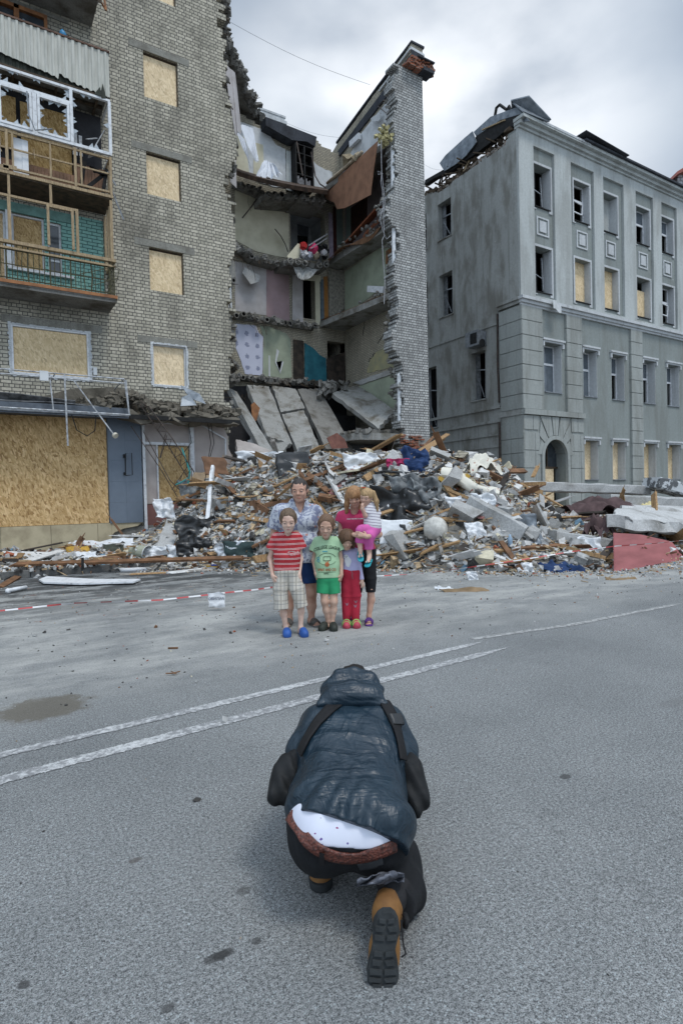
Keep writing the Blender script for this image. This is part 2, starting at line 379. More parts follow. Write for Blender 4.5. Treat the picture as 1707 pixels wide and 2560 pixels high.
M_GREENRAIL = simple('olive_rail', (0.10, 0.095, 0.045), 0.6, 0.3, 12, c2=(0.05, 0.045, 0.03))
M_BLUEP = simple('blue_grey_panel', (0.155, 0.19, 0.235), 0.45, 0.12, 1.2, c2=(0.125, 0.155, 0.195))
M_PLINTH = simple('cream_plinth', (0.47, 0.41, 0.28), 0.8, 0.25, 1.8, 0.002, c2=(0.30, 0.255, 0.17), lo=0.3, hi=0.55)
M_PINKW = simple('pale_pink_shop_wall', (0.50, 0.45, 0.42), 0.85, 0.12, 1.5, c2=(0.38, 0.33, 0.31))
M_MAROON = simple('maroon_dado', (0.20, 0.10, 0.09), 0.8, 0.2, 3)
M_WHITE = simple('white_plaster', (0.60, 0.62, 0.63), 0.9, 0.2, 2.2, 0.003, c2=(0.42, 0.44, 0.45), lo=0.3, hi=0.6)
M_YELW = simple('faded_yellow_paper', (0.60, 0.57, 0.44), 0.9, 0.15, 1.6, c2=(0.46, 0.43, 0.31), lo=0.3, hi=0.6)
M_GREENW = simple('pale_green_paper', (0.33, 0.37, 0.28), 0.9, 0.2, 1.5, c2=(0.23, 0.26, 0.20), lo=0.3, hi=0.6)
M_PINKP = simple('dusty_pink_paper', (0.36, 0.26, 0.27), 0.9, 0.12, 1.5, c2=(0.28, 0.20, 0.205))
M_PALEP = simple('pale_lilac_paper', (0.47, 0.45, 0.45), 0.9, 0.15, 2.0, c2=(0.36, 0.34, 0.33))
M_TEAL = simple('teal_paint', (0.025, 0.15, 0.19), 0.7, 0.25, 3, c2=(0.012, 0.085, 0.115))
M_BROWNW = simple('brown_wall_and_shade', (0.06, 0.045, 0.035), 0.8, 0.5, 4, c2=(0.02, 0.017, 0.014))  # brown panel colour, also stands in for shade in the black opening
M_MAUVE = simple('mauve_wall', (0.20, 0.17, 0.17), 0.9, 0.2, 3)
M_GLASS = simple('dim_glass', (0.05, 0.06, 0.07), 0.12, 0.3, 3, spec=0.6)
M_CLOTHW = simple('white_cloth', (0.66, 0.69, 0.74), 0.95, 0.1, 4)
M_REDROOF = simple('red_roof', (0.30, 0.10, 0.08), 0.7, 0.2, 4)
m, t, b = new_mat('lilac_rosette_paper')
v = coords(t, 'UV', 2.1); vo = N(t, 'ShaderNodeTexVoronoi'); vo.inputs['Scale'].default_value = 1.0; vo.inputs['Randomness'].default_value = 0.0; t.links.new(v, vo.inputs['Vector'])
nn = noise(t, coords(t, 'UV', 14.0), 1, 3)
f1 = mrange(t, math_(t, 'ADD', vo.outputs['Distance'], math_(t, 'MULTIPLY', nn, 0.35)), 0.34, 0.40, 1, 0)
t.links.new(mix(t, f1, mix(t, noise(t, coords(t, 'UV', 1.5), 1, 5), (0.40, 0.42, 0.55), (0.62, 0.64, 0.74)), (0.24, 0.26, 0.36)), b.inputs['Base Color']); b.inputs['Roughness'].default_value = 0.9
M_LILAC = m
def plaster_mat(name, c, stain=0.6, vz=0.28, staincol=(0.11, 0.10, 0.08), streak=0.5):
 m, t, b = new_mat(name)
 v = coords(t, 'World', 1.0); vs = coords(t, 'World', (1.3, 1.3, vz))
 a = noise(t, vs, 1.1, 8, 0.6, 0.35); f = noise(t, v, 9, 6, 0.65); big = noise(t, v, 0.45, 4, 0.5)
 colr = mix(t, mrange(t, f, 0.3, 0.7), tuple(x*0.88 for x in c), tuple(x*1.1 for x in c))
 colr = mix(t, mrange(t, big, 0.35, 0.65, 0, 0.35), colr, tuple(x*0.8 for x in c))
 colr = mix(t, math_(t, 'MULTIPLY', mrange(t, a, 0.42, 0.66, 0, 1, True), stain), colr, staincol)
 s = noise(t, coords(t, 'World', (4, 4, 0.18)), 1.5, 5, 0.6); colr = mix(t, mrange(t, s, 0.55, 0.72, 0, streak), colr, tuple(x*0.75 for x in staincol))
 pit = noise(t, v, 4.2, 8, 0.8); colr = mix(t, mrange(t, pit, 0.67, 0.70, 0, 0.65), colr, tuple(x*0.5 for x in c))
 ch = noise(t, coords(t, 'World', 1.0, (0, 0, 0), (7, 3, 1)), 3.0, 8, 0.75); colr = mix(t, mrange(t, ch, 0.68, 0.70, 0, 0.7), colr, (0.6, 0.6, 0.58))
 t.links.new(colr, b.inputs['Base Color']); b.inputs['Roughness'].default_value = 0.92; b.inputs['Specular IOR Level'].default_value = 0.15
 bump(t, b, math_(t, 'ADD', f, pit), 0.5, 0.012)
 MATS[name] = m; return m
M_GREY = plaster_mat('grey_green_render', (0.25, 0.275, 0.265), 0.3, streak=0.2)
M_GREYL = plaster_mat('pale_grey_render', (0.45, 0.475, 0.465), 0.3, streak=0.25)
M_RUSTIC = plaster_mat('rusticated_render', (0.33, 0.35, 0.335), 0.3, streak=0.4)
M_SIDE = plaster_mat('scorched_side_render', (0.34, 0.35, 0.335), 0.7, 0.55, staincol=(0.15, 0.142, 0.12), streak=0.45)
M_TRIM = plaster_mat('white_trim_render', (0.52, 0.54, 0.55), 0.15, streak=0.3)
# ---------------------------------------------------------------- ground
m, t, b = new_mat('asphalt')
v = coords(t, 'World', 1.0)
g1 = noise(t, v, 210, 2, 0.6); g2 = noise(t, v, 75, 3, 0.7); g3 = noise(t, v, 22, 4, 0.6)
vo = N(t, 'ShaderNodeTexVoronoi'); vo.inputs['Scale'].default_value = 190; t.links.new(v, vo.inputs['Vector'])
sp = N(t, 'ShaderNodeSeparateColor'); t.links.new(vo.outputs['Color'], sp.inputs[0])
gr = math_(t, 'ADD', math_(t, 'MULTIPLY', g1, 0.55), math_(t, 'MULTIPLY', g2, 0.45))
colr = mix(t, mrange(t, gr, 0.41, 0.60), (0.066, 0.070, 0.070), (0.355, 0.366, 0.364))
colr = mix(t, mrange(t, sp.outputs[0], 0.92, 0.98, 0, 0.55), colr, (0.46, 0.51, 0.52))
colr = mix(t, mrange(t, sp.outputs[1], 0.93, 0.98, 0, 0.7), colr, (0.03, 0.03, 0.035))
colr = mix(t, mrange(t, g3, 0.3, 0.7, 0, 0.18), colr, (0.10, 0.105, 0.11))
sx = N(t, 'ShaderNodeSeparateXYZ'); gg = N(t, 'ShaderNodeNewGeometry'); t.links.new(gg.outputs['Position'], sx.inputs[0])
wv = noise(t, coords(t, 'World', (0.55, 1.1, 1)), 1.8, 10, 0.72)
dustband = math_(t, 'MULTIPLY', mrange(t, sx.outputs['Y'], 4.2, 5.8, 0, 1, True), mrange(t, sx.outputs['Y'], 13.6, 10.2, 0, 1, True))
dust = math_(t, 'MULTIPLY', dustband, mrange(t, wv, 0.40, 0.60, 0.1, 0.85))
colr = mix(t, dust, colr, mix(t, mrange(t, g2, 0.3, 0.7), (0.29, 0.29, 0.275), (0.47, 0.47, 0.445)))
wetn = noise(t, coords(t, 'World', (0.6, 1.3, 1), (0, 0, 0), (4, 1, 0)), 1.6, 10, 0.74)
wetb = math_(t, 'MULTIPLY', mrange(t, sx.outputs['Y'], 7.5, 12.0, 0.0, 1, True), mrange(t, wetn, 0.43, 0.54, 0, 0.95, True))
colr = mix(t, wetb, colr, (0.045, 0.047, 0.048))
clod = noise(t, coords(t, 'World', (1.0, 2.0, 1), (0, 0, 0), (2, 8, 0)), 9, 6, 0.8)
clb = math_(t, 'MULTIPLY', mrange(t, sx.outputs['Y'], 5.0, 8.5, 0.15, 1, True), mrange(t, clod, 0.565, 0.64, 0, 0.85))
colr = mix(t, clb, colr, (0.05, 0.05, 0.048))
od = noise(t, coords(t, 'World', (1.0, 2.2, 1), (0, 0, 0), (9, 3, 0)), 2.3, 5, 0.6)
odb = math_(t, 'MULTIPLY', math_(t, 'MULTIPLY', mrange(t, sx.outputs['Y'], 7.2, 8.5, 0, 1), mrange(t, sx.outputs['X'], 6.0, 3.0, 0, 1)), mrange(t, od, 0.66, 0.72, 0, 0.7))
colr = mix(t, odb, colr, (0.36, 0.14, 0.07))
for (px, py, rx, ry, c_, st) in ((110, 1770, 0.34, 0.30, (0.11, 0.095, 0.07), 0.75), (560, 2385, 0.040, 0.022, (0.04, 0.04, 0.04), 0.75), (545, 2392, 0.05, 0.022, (0.03, 0.03, 0.03), 0.7), (1412, 1942, 0.035, 0.03, (0.05, 0.05, 0.05), 0.8), (640, 2353, 0.018, 0.02, (0.04, 0.04, 0.04), 0.7), (420, 2520, 0.025, 0.018, (0.05, 0.05, 0.05), 0.7), (340, 2150, 0.03, 0.02, (0.07, 0.06, 0.055), 0.7), (610, 2228, 0.03, 0.025, (0.06, 0.06, 0.06), 0.6), (60, 2462, 0.02, 0.02, (0.04, 0.04, 0.04), 0.8), (1690, 1755, 0.2, 0.07, (0.14, 0.14, 0.14), 0.4)):
 p = aZ(px, py)
 vm = N(t, 'ShaderNodeVectorMath', operation='SUBTRACT'); vm.inputs[1].default_value = tuple(p); t.links.new(gg.outputs['Position'], vm.inputs[0])
 vd = N(t, 'ShaderNodeVectorMath', operation='DIVIDE'); vd.inputs[1].default_value = (rx, ry, 1); t.links.new(vm.outputs[0], vd.inputs[0])
 vl = N(t, 'ShaderNodeVectorMath', operation='LENGTH'); t.links.new(vd.outputs[0], vl.inputs[0])
 ed = math_(t, 'ADD', vl.outputs['Value'], math_(t, 'MULTIPLY', noise(t, v, 26 if rx < 0.1 else 8, 4, 0.7), 1.3))
 colr = mix(t, mrange(t, ed, 1.35, 1.75, st, 0, True), colr, c_)
ck = N(t, 'ShaderNodeTexVoronoi', feature='DISTANCE_TO_EDGE'); ck.inputs['Scale'].default_value = 0.42
wv3 = N(t, 'ShaderNodeVectorMath', operation='ADD'); nzc = N(t, 'ShaderNodeTexNoise'); nzc.inputs['Scale'].default_value = 1.6; nzc.inputs['Detail'].default_value = 6; t.links.new(v, nzc.inputs['Vector'])
t.links.new(v, wv3.inputs[0]); t.links.new(nzc.outputs['Color'], wv3.inputs[1]); t.links.new(wv3.outputs[0], ck.inputs['Vector'])
colr = mix(t, math_(t, 'MULTIPLY', mrange(t, ck.outputs['Distance'], 0.0, 0.004, 0.3, 0), mrange(t, g3, 0.42, 0.55)), colr, (0.05, 0.05, 0.05))
fb = noise(t, coords(t, 'World', 1.0, (0, 0, 0), (3, 3, 3)), 0.7, 6, 0.6)
colr = mix(t, 1.0, colr, mix(t, mrange(t, fb, 0.3, 0.7), (0.80, 0.81, 0.82), (1.12, 1.12, 1.12)), 'MULTIPLY')
t.links.new(colr, b.inputs['Base Color']); b.inputs['Roughness'].default_value = 0.82; b.inputs['Specular IOR Level'].default_value = 0.3
bump(t, b, math_(t, 'ADD', gr, math_(t, 'MULTIPLY', sp.outputs[0], 0.3)), 0.7, 0.006)
M_ASPH = m
mb = MB(); rnd = random.Random(3)
XS = [-900, -60, -12, -4, 0, 4, 8, 12, 20, 40, 80, 900]; YS = [-600, -40, -6, 0, 2, 4, 6, 8, 10, 12, 14.0]
for i in range(len(XS)-1):
 for j in range(len(YS)-1): mb.face([(XS[i], YS[j], 0), (XS[i+1], YS[j], 0), (XS[i+1], YS[j+1], 0), (XS[i], YS[j+1], 0)])
mb.face([(-900, 14.0, 0), (900, 14.0, 0), (900, 14.02, 0), (-900, 14.02, 0)])
tag(mb.build('road', M_ASPH, origin=(0, 0, 0)), kind='structure')
M_PAVE = concrete_mat('dusty_pavement', (0.16, 0.16, 0.15), (0.05, 0.05, 0.045), amt=0.9, streak=False)
M_KERB = concrete_mat('kerb_stone', (0.15, 0.15, 0.145), (0.05, 0.05, 0.045), amt=0.9, streak=False)
mb = MB(); mb.face([(-900, 14.2, 0.146), (900, 14.2, 0.146), (900, 1200, 0.146), (-900, 1200, 0.146)])
tag(mb.build('pavement', M_PAVE, origin=(0, 14, 0)), kind='structure')
mb = MB()
x = -30.0
while x < 45: mb.box(x, x+0.985, 14.02, 14.2, -0.05, 0.15+rnd.uniform(-0.006, 0.006)); x += 1.0
tag(mb.build('kerb', M_KERB, origin=(0, 14, 0)), kind='structure')
m, t, b = new_mat('worn_road_paint')
v = coords(t, 'World', 1.0); a = noise(t, v, 24, 7, 0.8); bb = noise(t, v, 2.0, 5, 0.6); c = noise(t, v, 150, 2, 0.6)
wear = math_(t, 'ADD', a, math_(t, 'MULTIPLY', bb, 0.35))
pc = mix(t, mrange(t, c, 0.35, 0.65), (0.36, 0.37, 0.37), (0.58, 0.59, 0.59))
t.links.new(mix(t, mrange(t, wear, 0.60, 0.72), pc, (0.20, 0.205, 0.21)), b.inputs['Base Color']); b.inputs['Roughness'].default_value = 0.8
bump(t, b, c, 0.5, 0.004); M_PAINT = m
M_PAINT2 = simple('ghost_paint', (0.33, 0.335, 0.33), 0.85, 0.35, 22, lo=.45, hi=.6)
def line(p_list, w, name, mt=None):
 mb = MB(); pts = [Vector(p) for p in p_list]; rr = random.Random(5); L = []; Rr = []
 n = 700
 def pos(u):
  k = u*(len(pts)-1); i = min(int(k), len(pts)-2); return pts[i].lerp(pts[i+1], k-i)
 for i in range(n+1):
  u = i/n; p = pos(u); d = (pos(min(1, u+0.01))-pos(max(0, u-0.01))).normalized(); s = Vector((-d.y, d.x, 0))
  ww = w*(1.0 if u < 0.93 else max(0.05, (1-u)/0.07))
  L.append(p+s*(ww/2+rr.uniform(-0.009, 0.006))); Rr.append(p-s*(ww/2+rr.uniform(-0.009, 0.006)))
 for i in range(n): mb.face([(Rr[i].x, Rr[i].y, 0.004), (Rr[i+1].x, Rr[i+1].y, 0.004), (L[i+1].x, L[i+1].y, 0.004), (L[i].x, L[i].y, 0.004)])
 tag(mb.build(name, mt or M_PAINT), kind='structure')
line([(-6, 3.50, 0), aZ(0, 1952), aZ(762, 1752), aZ(1280, 1616)], 0.115, 'road_marking')
line([(-6, 3.86, 0), aZ(0, 1889), aZ(947, 1666), aZ(1210, 1604)], 0.10, 'road_marking')
line([aZ(1180, 1598), aZ(1430, 1562), aZ(1707, 1508)], 0.09, 'road_marking', M_PAINT2)
# ---------------------------------------------------------------- the ruined apartment building
rnd = random.Random(21)
BLD = empty('apartment_building', (7, 18, 0), 'ruined brick apartment block with its middle bay torn open from roof to ground', 'building')
CUT = [(0, 7.05), (4.51, 7.02), (5.55, 7.15), (6.97, 7.23), (8.37, 7.23), (9.39, 7.19), (9.7, 7.5), (10.47, 7.5), (11.9, 7.2), (12.51, 7.49), (13.05, 7.58), (14.97, 7.25), (16.32, 7.18), (17.45, 7.2), (19, 7.25)]
PIL = [(3.6, 14.1), (6.3, 14.05), (7.5, 13.72), (8.9, 14.02), (10.38, 13.84), (10.6, 14.0), (11.6, 14.02), (12.15, 13.66), (12.7, 13.6), (13.3, 13.95), (14.36, 14.07), (15.2, 13.95), (15.6, 13.85), (16.1, 14.05), (17.51, 14.1), (18, 14.1)]
def interp(T, z):
 for (a, b), (c, d) in zip(T, T[1:]):
  if a <= z <= c: return b+(d-b)*(z-a)/(c-a)
 return T[-1][1] if z > T[-1][0] else T[0][1]
jagL = {}; jagR = {}
def jl(z):
 k = int(z/0.098);
 if k not in jagL: jagL[k] = jagL.get(k-1, 0) if rnd.random() < .35 else rnd.choice((-0.14, -.05, 0, .02, 0.06, 0.14))+.09*fnoise(k*.21, 5)
 return interp(CUT, z)+jagL[k]
def jr(z):
 k = int(z/0.098)
 if k not in jagR: jagR[k] = jagR.get(k-1, 0) if rnd.random() < .4 else rnd.choice((-0.10, -.04, 0, .03, 0.09, .14))+.14*fnoise(k*.13, 8)
 return interp(PIL, z)+jagR[k]
ROWS = [(5.06, 6.31), (7.9, 9.18), (10.74, 12.0), (13.6, 14.95), (16.62, 17.95)]
WX0, WX1 = 4.71, 5.74
opens = [(WX0, WX1, a, b) for a, b in ROWS]
opens += [(1.0, 2.95, 5.06, 6.38)]                              # wide first-floor window
opens += [(0.25, 0.98, 7.2, 9.35), (1.12, 1.9, 7.9, 9.35), (1.98, 2.32, 7.9, 9.3)]      # behind the open balcony
opens += [(0.2, 2.2, 10.3, 12.1), (0.45, 2.15, 13.1, 14.85)]
opens += [(-2.6, 3.29, 1.0, 3.93), (4.34, 5.74, 0.55, 3.93)]    # shop window and shop door bay
opens += [(-4.6, -2.6, 5.06, 6.38), (-4.6, -3.4, 7.9, 9.3), (-4.6, -3.4, 10.74, 12.0), (-4.6, -3.4, 13.6, 14.95)]
def solid(u, z):
 if u > 6.6 and u > jl(z): return False
 for a, b, c, d in opens:
  if a < u < b and c < z < d: return False
 return True
us = [-9, -4.6, -3.4, -2.6, 0.2, 0.25, 0.45, 0.98, 1.0, 1.12, 1.9, 1.98, 2.15, 2.2, 2.32, 2.95, 3.29, 4.34, WX0, WX1, 6.2]+[6.62+0.061*i for i in range(20)]
zs = [0.098*i for i in range(0, 192)]+[v for a in ROWS for v in a]+[o[2] for o in opens]+[o[3] for o in opens]
mb = MB(); mb.wall('y', 18.0, 18.5, us, [z for z in zs if z <= 18.8], solid)
front = mb.build('front_wall', M_BRICK, BLD)
M_LINT = concrete_mat('lintel_concrete', (0.25, 0.245, 0.215), (0.12, 0.11, 0.09))
for x0, x1, z0, z1 in [(WX0-0.42, WX1+0.36, b+0.003, b+0.20) for a, b in ROWS[:-1]]+[(4.0, 7.0, 6.40, 6.62), (0.8, 3.3, 6.41, 6.62), (0.0, 2.7, 14.9, 15.0), (0.0, 2.9, 12.12, 12.3)][0 if False else 1:]:
 mb = MB(); mb.box(x0, x1, 17.985, 18.05, z0, z1); mb.build('lintel', M_LINT, BLD)
def boarded(x0, x1, z0, z1, frame=None, fw=0.05, mat=None, y=18.10, side=True):
 f = MB();
 if frame:
  f.box(x0, x0+fw, y-0.05, y+0.05, z0, z1); f.box(x1-fw, x1, y-0.05, y+0.05, z0, z1)
  f.box(x0+fw, x1-fw, y-0.049, y+0.049, z0, z0+fw); f.box(x0+fw, x1-fw, y-0.049, y+0.049, z1-fw*0.8, z1)
 else:
  f.box(x0, x0+0.02, y-0.03, y+0.06, z0, z1); f.box(x1-0.03, x1, y-0.03, y+0.06, z0, z1); f.box(x0+0.02, x1-0.03, y-0.029, y+0.06, z1-0.03, z1)
 w = f.build('window', frame or M_DTIMB, BLD)
 k = MB(); g = fw if frame else 0.02
 k.box(x0+g+0.002, x1-g-0.004, y, y+0.018, z0+(fw if frame else 0.003), z1-g*(1 if frame else 3.0))
 k.build('board', mat or M_OSBW, w); return w
for i, (a, b) in enumerate(ROWS):
 boarded(WX0, WX1, a, b, M_WHITEF if i == 0 else None)
boarded(1.0, 2.95, 5.06, 6.38, M_WHITEF, 0.06, M_OSBW, 18.03)
mb = MB()
for (x0, x1, z0, z1) in ((1.0, 2.95, 5.06, 6.38), (WX0, WX1, 5.06, 6.31)):
 for (p, q, ax_) in ((z0, z1, 1), (z0, z1, -1), (x0, x1, 0), (x0, x1, 2)):
  v = p
  while v < q:
   s = rnd.uniform(.04, .1); w = rnd.uniform(.012, .055)
   if abs(ax_) == 1: X_ = x1 if ax_ == 1 else x0; mb.box(X_-.015-(w if ax_ < 0 else 0), X_+.015+(w if ax_ > 0 else 0), 17.975, 18.02, v-.01, v+s)
   else: Z_ = z0 if ax_ == 0 else z1; mb.box(v-.01, v+s, 17.976, 18.021, Z_-.015-(w if ax_ == 0 else 0), Z_+.015+(w*.6 if ax_ else 0))
   v += s
mb.build('mounting_foam', M_WHITE, BLD)
mb = MB(); mb.box(3.03, 3.13, 17.93, 17.995, 5.2, 5.42); mb.build('meter_box', M_WHITE, BLD)
for a, b, c, d in opens[-4:]: boarded(a, b, c, d)
# ---------------- lowest balcony, open railing, timber glazing frame
bal = empty('balcony', (0, 0, 0)); bal.parent = BLD; bal.location = Vector((1.6, 17.5, 7.1))-Vector((7, 18, 0)); ORG[bal.name] = (1.6, 17.5, 7.1)
XB0, XB1, YB = -0.6, 3.52, 17.0
mb = MB(); mb.box(XB0, XB1, YB, 17.995, 7.03, 7.17); mb.box(XB0, XB1, YB-0.02, YB-0.002, 7.10, 7.19); mb.build('balcony_slab', M_CONCD, bal)
mb = MB(); mb.box(XB0, XB1+0.03, YB-0.045, YB-0.022, 7.13, 7.215); mb.box(XB1+0.002, XB1+0.03, YB-0.02, 17.9, 7.13, 7.21); mb.build('edge_board', M_OTIMB, bal)
mb = MB()
n = 34
for i in range(n):
 x = XB0+0.04+(XB1-XB0-0.06)*i/(n-1)+rnd.uniform(-0.008, 0.008)
 bend = rnd.uniform(-0.05, 0.05) if rnd.random() < 0.2 else 0
 mb.tube([(x, YB+0.03, 7.18), (x+bend, YB+0.03+bend/2, 7.65), (x, YB+0.03, 8.12)], 0.011 if i % 4 else 0.02, 4)
for i in range(7):
 y = 17.1+0.13*i; mb.tube([(XB1-0.03, y, 7.18), (XB1-0.03, y, 8.12)], 0.011, 4)
for z in (7.28, 7.62, 7.98): mb.tube([(XB0, YB+0.03, z), (XB1-0.03, YB+0.03, z), (XB1-0.03, 17.98, z)], 0.014, 4)
mb.tube([(XB1-0.9, YB+0.0, 7.65), (XB1-0.03, YB-0.02, 8.0)], 0.009, 4); mb.tube([(XB1-0.7, YB-0.03, 7.35), (XB1+0.05, YB-0.05, 7.7)], 0.009, 4)
mb.tube([(XB1-0.2, YB, 8.1), (XB1+0.1, YB-0.06, 7.95), (XB1+0.02, YB-0.03, 7.6)], 0.009, 4)
mb.build('railing', M_GREENRAIL, bal)
mb = MB()
mb.box(XB0, XB1+0.02, YB-0.03, YB+0.08, 8.13, 8.21); mb.box(XB1-0.06, XB1+0.02, YB+0.082, 17.98, 8.13, 8.2)
mb.box(XB0, XB1, YB-0.02, YB+0.05, 7.99, 8.04)
mb.box(XB0, 2.6, YB, YB+0.06, 9.30, 9.355)                                    # rail of the open glazing frame
for x, z0, z1 in ((0.08, 9.36, 9.9), (1.0, 9.36, 9.9), (1.95, 9.36, 9.9), (-0.5, 9.36, 9.9)): mb.box(x, x+0.06, YB, YB+0.05, z0, z1)
for x in (0.98, XB1-0.1): mb.box(x, x+0.075, YB+0.001, YB+0.07, 8.212, 9.298)
mb.box(2.56, 2.63, YB+0.001, YB+0.07, 8.212, 9.36)
for y in (17.25, 17.5, 17.9): mb.box(XB1-0.08, XB1-0.02, y, y+0.05, 8.2, 9.75)
mb.box(XB1-0.09, XB1-0.02, YB, YB+0.06, 9.298, 9.8)
mb.box(1.86, 1.92, YB-0.10, YB-0.05, 8.24, 9.28); mb.box(1.92, 2.5, YB-0.10, YB-0.05, 9.22, 9.27); mb.box(2.44, 2.5, YB-0.1, YB-0.05, 8.24, 9.22)
mb.build('glazing_frame', M_TIMB, bal)
mb = MB(); mb.box(XB0, XB1-0.12, 17.975, 17.995, 7.18, 9.3); mb.box(XB1-0.12, XB1-0.1, 17.5, 17.98, 7.9, 7.92)
def solid2(u, z): return not any(a < u < b and c < z < d for a, b, c, d in opens)
mb = MB(); mb.wall('y', 17.975, 17.996, [XB0, 0.25, 0.98, 1.12, 1.9, 1.98, 2.32, XB1-0.1], [7.18, 7.2, 7.9, 9.3, 9.35, 9.62], solid2); mb.build('painted_back_wall', M_TURQ, bal)
mb = MB(); mb.box(0.0, 2.75, 17.955, 17.974, 9.36, 9.6); mb.build('door_lintel', simple('dull_turquoise', (0.15, 0.27, 0.24), 0.9, 0.3, 4), bal)
w = boarded(0.25, 0.98, 7.2, 9.35, M_WHITEF, 0.05, M_OSBD); w = boarded(1.12, 1.9, 7.9, 9.35, M_WHITEF, 0.05, M_OSBD)
mb = MB(); mb.box(1.98, 2.03, 18.05, 18.1, 7.9, 9.3); mb.box(2.27, 2.32, 18.05, 18.1, 7.9, 9.3); mb.box(2.03, 2.27, 18.05, 18.1, 7.9, 7.96); mb.box(2.03, 2.27, 18.05, 18.1, 9.24, 9.3); mb.box(2.03, 2.27, 18.05, 18.1, 8.25, 8.3); mb.box(1.0, 2.6, 17.9, 18.0, 7.82, 7.88)
w = mb.build('window', M_WHITEF, BLD); mb = MB(); mb.box(2.03, 2.27, 18.07, 18.08, 7.96, 9.24); mb.build('pane', M_GLASS, w)
mb = MB(); mb.box(0.98, 1.12, 17.95, 18.05, 7.9, 9.38); mb.box(0.2, 0.26, 17.95, 18.05, 7.3, 9.38); mb.build('window_surround', M_WHITEF, BLD)
# ---------------- second balcony: timber parapet stripped of its boards, white glazing
bal2 = empty('balcony', (0, 0, 0)); bal2.parent = BLD; bal2.location = Vector((1.6, 17.5, 9.9))-Vector((7, 18, 0)); ORG[bal2.name] = (1.6, 17.5, 9.9)
mb = MB(); mb.box(XB0, XB1-0.02, YB+0.02, 17.995, 9.82, 9.93); mb.build('balcony_slab', M_DTIMB, bal2)
mb = MB()
mb.box(XB0, XB1, YB-0.02, YB+0.04, 9.86, 9.935); mb.box(XB0, XB1, YB, YB+0.05, 10.0, 10.05); mb.box(XB0, XB1, YB, YB+0.05, 10.9, 10.96); mb.box(XB0, XB1, YB+0.01, YB+0.04, 10.5, 10.54)
for x in (0.98, 1.0+1.56, XB1-0.07, 0.15, -0.5): mb.box(x, x+0.065, YB-0.02, YB-0.002, 9.94, 10.97)
for x in (1.12, 1.98, 2.72): mb.box(x, x+0.045, YB+0.002, YB+0.04, 10.05, 10.9)
for y in (17.3, 17.9): mb.box(XB1-0.06, XB1, y, y+0.05, 9.94, 10.96)
mb.box(XB1-0.07, XB1-0.02, YB+0.06, 17.9, 10.9, 10.95); mb.box(XB1-0.07, XB1-0.02, YB+0.06, 17.9, 10.0, 10.05)
mb.box(0.84, 1.04, YB-0.03, YB-0.022, 9.94, 10.05); mb.box(0.92, 1.22, YB-0.03, YB-0.022, 9.98, 10.08)
mb.beam((0.75, YB-0.04, 10.7), (0.9, YB-0.05, 10.35), 0.035, 0.012); mb.beam((1.62, YB-0.04, 10.62), (1.63, YB-0.04, 10.38), 0.05, 0.012)
mb.build('parapet_frame', M_TIMB, bal2)
mb = MB(); mb.box(0.5, 0.88, YB+0.12, YB+0.14, 10.0, 10.92); mb.box(1.15, 1.48, YB+0.12, YB+0.14, 9.98, 10.88); mb.box(1.36, 1.50, YB+0.10, YB+0.118, 9.98, 10.86); mb.box(-0.5, 0.3, YB+0.12, YB+0.14, 10.0, 10.9); mb.build('foam_panel', simple('white_foam', (0.68, 0.70, 0.72), 0.8, 0.08, 6), bal2)
mb = MB()
for k in range(44): x = -0.5+k*0.09; mb.box(x, x+0.083, 17.62, 17.65, 9.94, 10.55 if x < 2.6 else 10.9)
mb.build('inner_boarding', simple('red_brown_boarding', (0.26, 0.15, 0.095), 0.7, 0.2, 4), bal2)
mb = MB(); mb.box(1.4, 2.62, 17.72, 17.74, 10.5, 12.2); mb.box(0.3, 1.3, 17.72, 17.74, 10.9, 12.25); mb.build('board', M_OSBD, bal2)
mb = MB(); mb.box(XB0, XB1-0.1, 17.80, 17.82, 9.95, 12.45); mb.build('balcony_back', M_VOID, bal2)
mb = MB()
for a, b in (((2.8, 17.3, 10.02), (3.45, 17.3, 10.7)), ((3.05, 17.25, 10.62), (3.45, 17.2, 10.6)), ((3.1, 17.3, 10.72), (3.42, 17.3, 10.55)), ((3.3, 17.2, 10.0), (3.44, 17.3, 10.8)), ((2.75, 17.4, 10.0), (2.9, 17.35, 10.9))): mb.beam(a, b, 0.05, 0.09, jag=0.05)
mb.grid(lambda u, v: (3.0+0.4*u, 17.2+0.1*v, 10.72-0.12*u+0.05*math.sin(9*v)), 3, 3, 0.02)
mb.build('charred_debris', M_DARK, bal2)
mb = MB()                                                      # white plastic glazing
ZW0, ZW1 = 11.0, 12.5
mb.box(XB0, XB1, YB-0.04, YB+0.04, ZW0, ZW0+0.075); mb.box(XB0, XB1, YB-0.04, YB+0.04, ZW1-0.06, ZW1)
for x in (0.78, 2.5, XB1-0.06, -0.5): mb.box(x, x+0.075, YB-0.039, YB+0.039, ZW0+0.075, ZW1-0.06)
mb.box(0.855, 2.5, YB-0.036, YB+0.036, 12.06, 12.13); mb.box(1.62, 1.72, YB-0.035, YB+0.035, ZW0+0.075, 12.06)
for x0, x1 in ((0.855, 1.62), (1.72, 2.5)):
 mb.box(x0+0.01, x0+0.07, YB-0.055, YB+0.02, ZW0+0.08, 12.05); mb.box(x1-0.07, x1-0.01, YB-0.055, YB+0.02, ZW0+0.08, 12.05); mb.box(x0+0.07, x1-0.07, YB-0.054, YB+0.02, ZW0+0.08, ZW0+0.14); mb.box(x0+0.07, x1-0.07, YB-0.054, YB+0.02, 11.99, 12.05)
mb.box(XB1-0.05, XB1+0.0, YB+0.042, 17.95, ZW0, ZW0+0.07); mb.box(XB1-0.05, XB1+0.0, YB+0.042, 17.95, ZW1-0.06, ZW1)
mb.build('white_glazing_frame', M_WHITEF, bal2)
mb = MB()                                                      # shards left in the frames
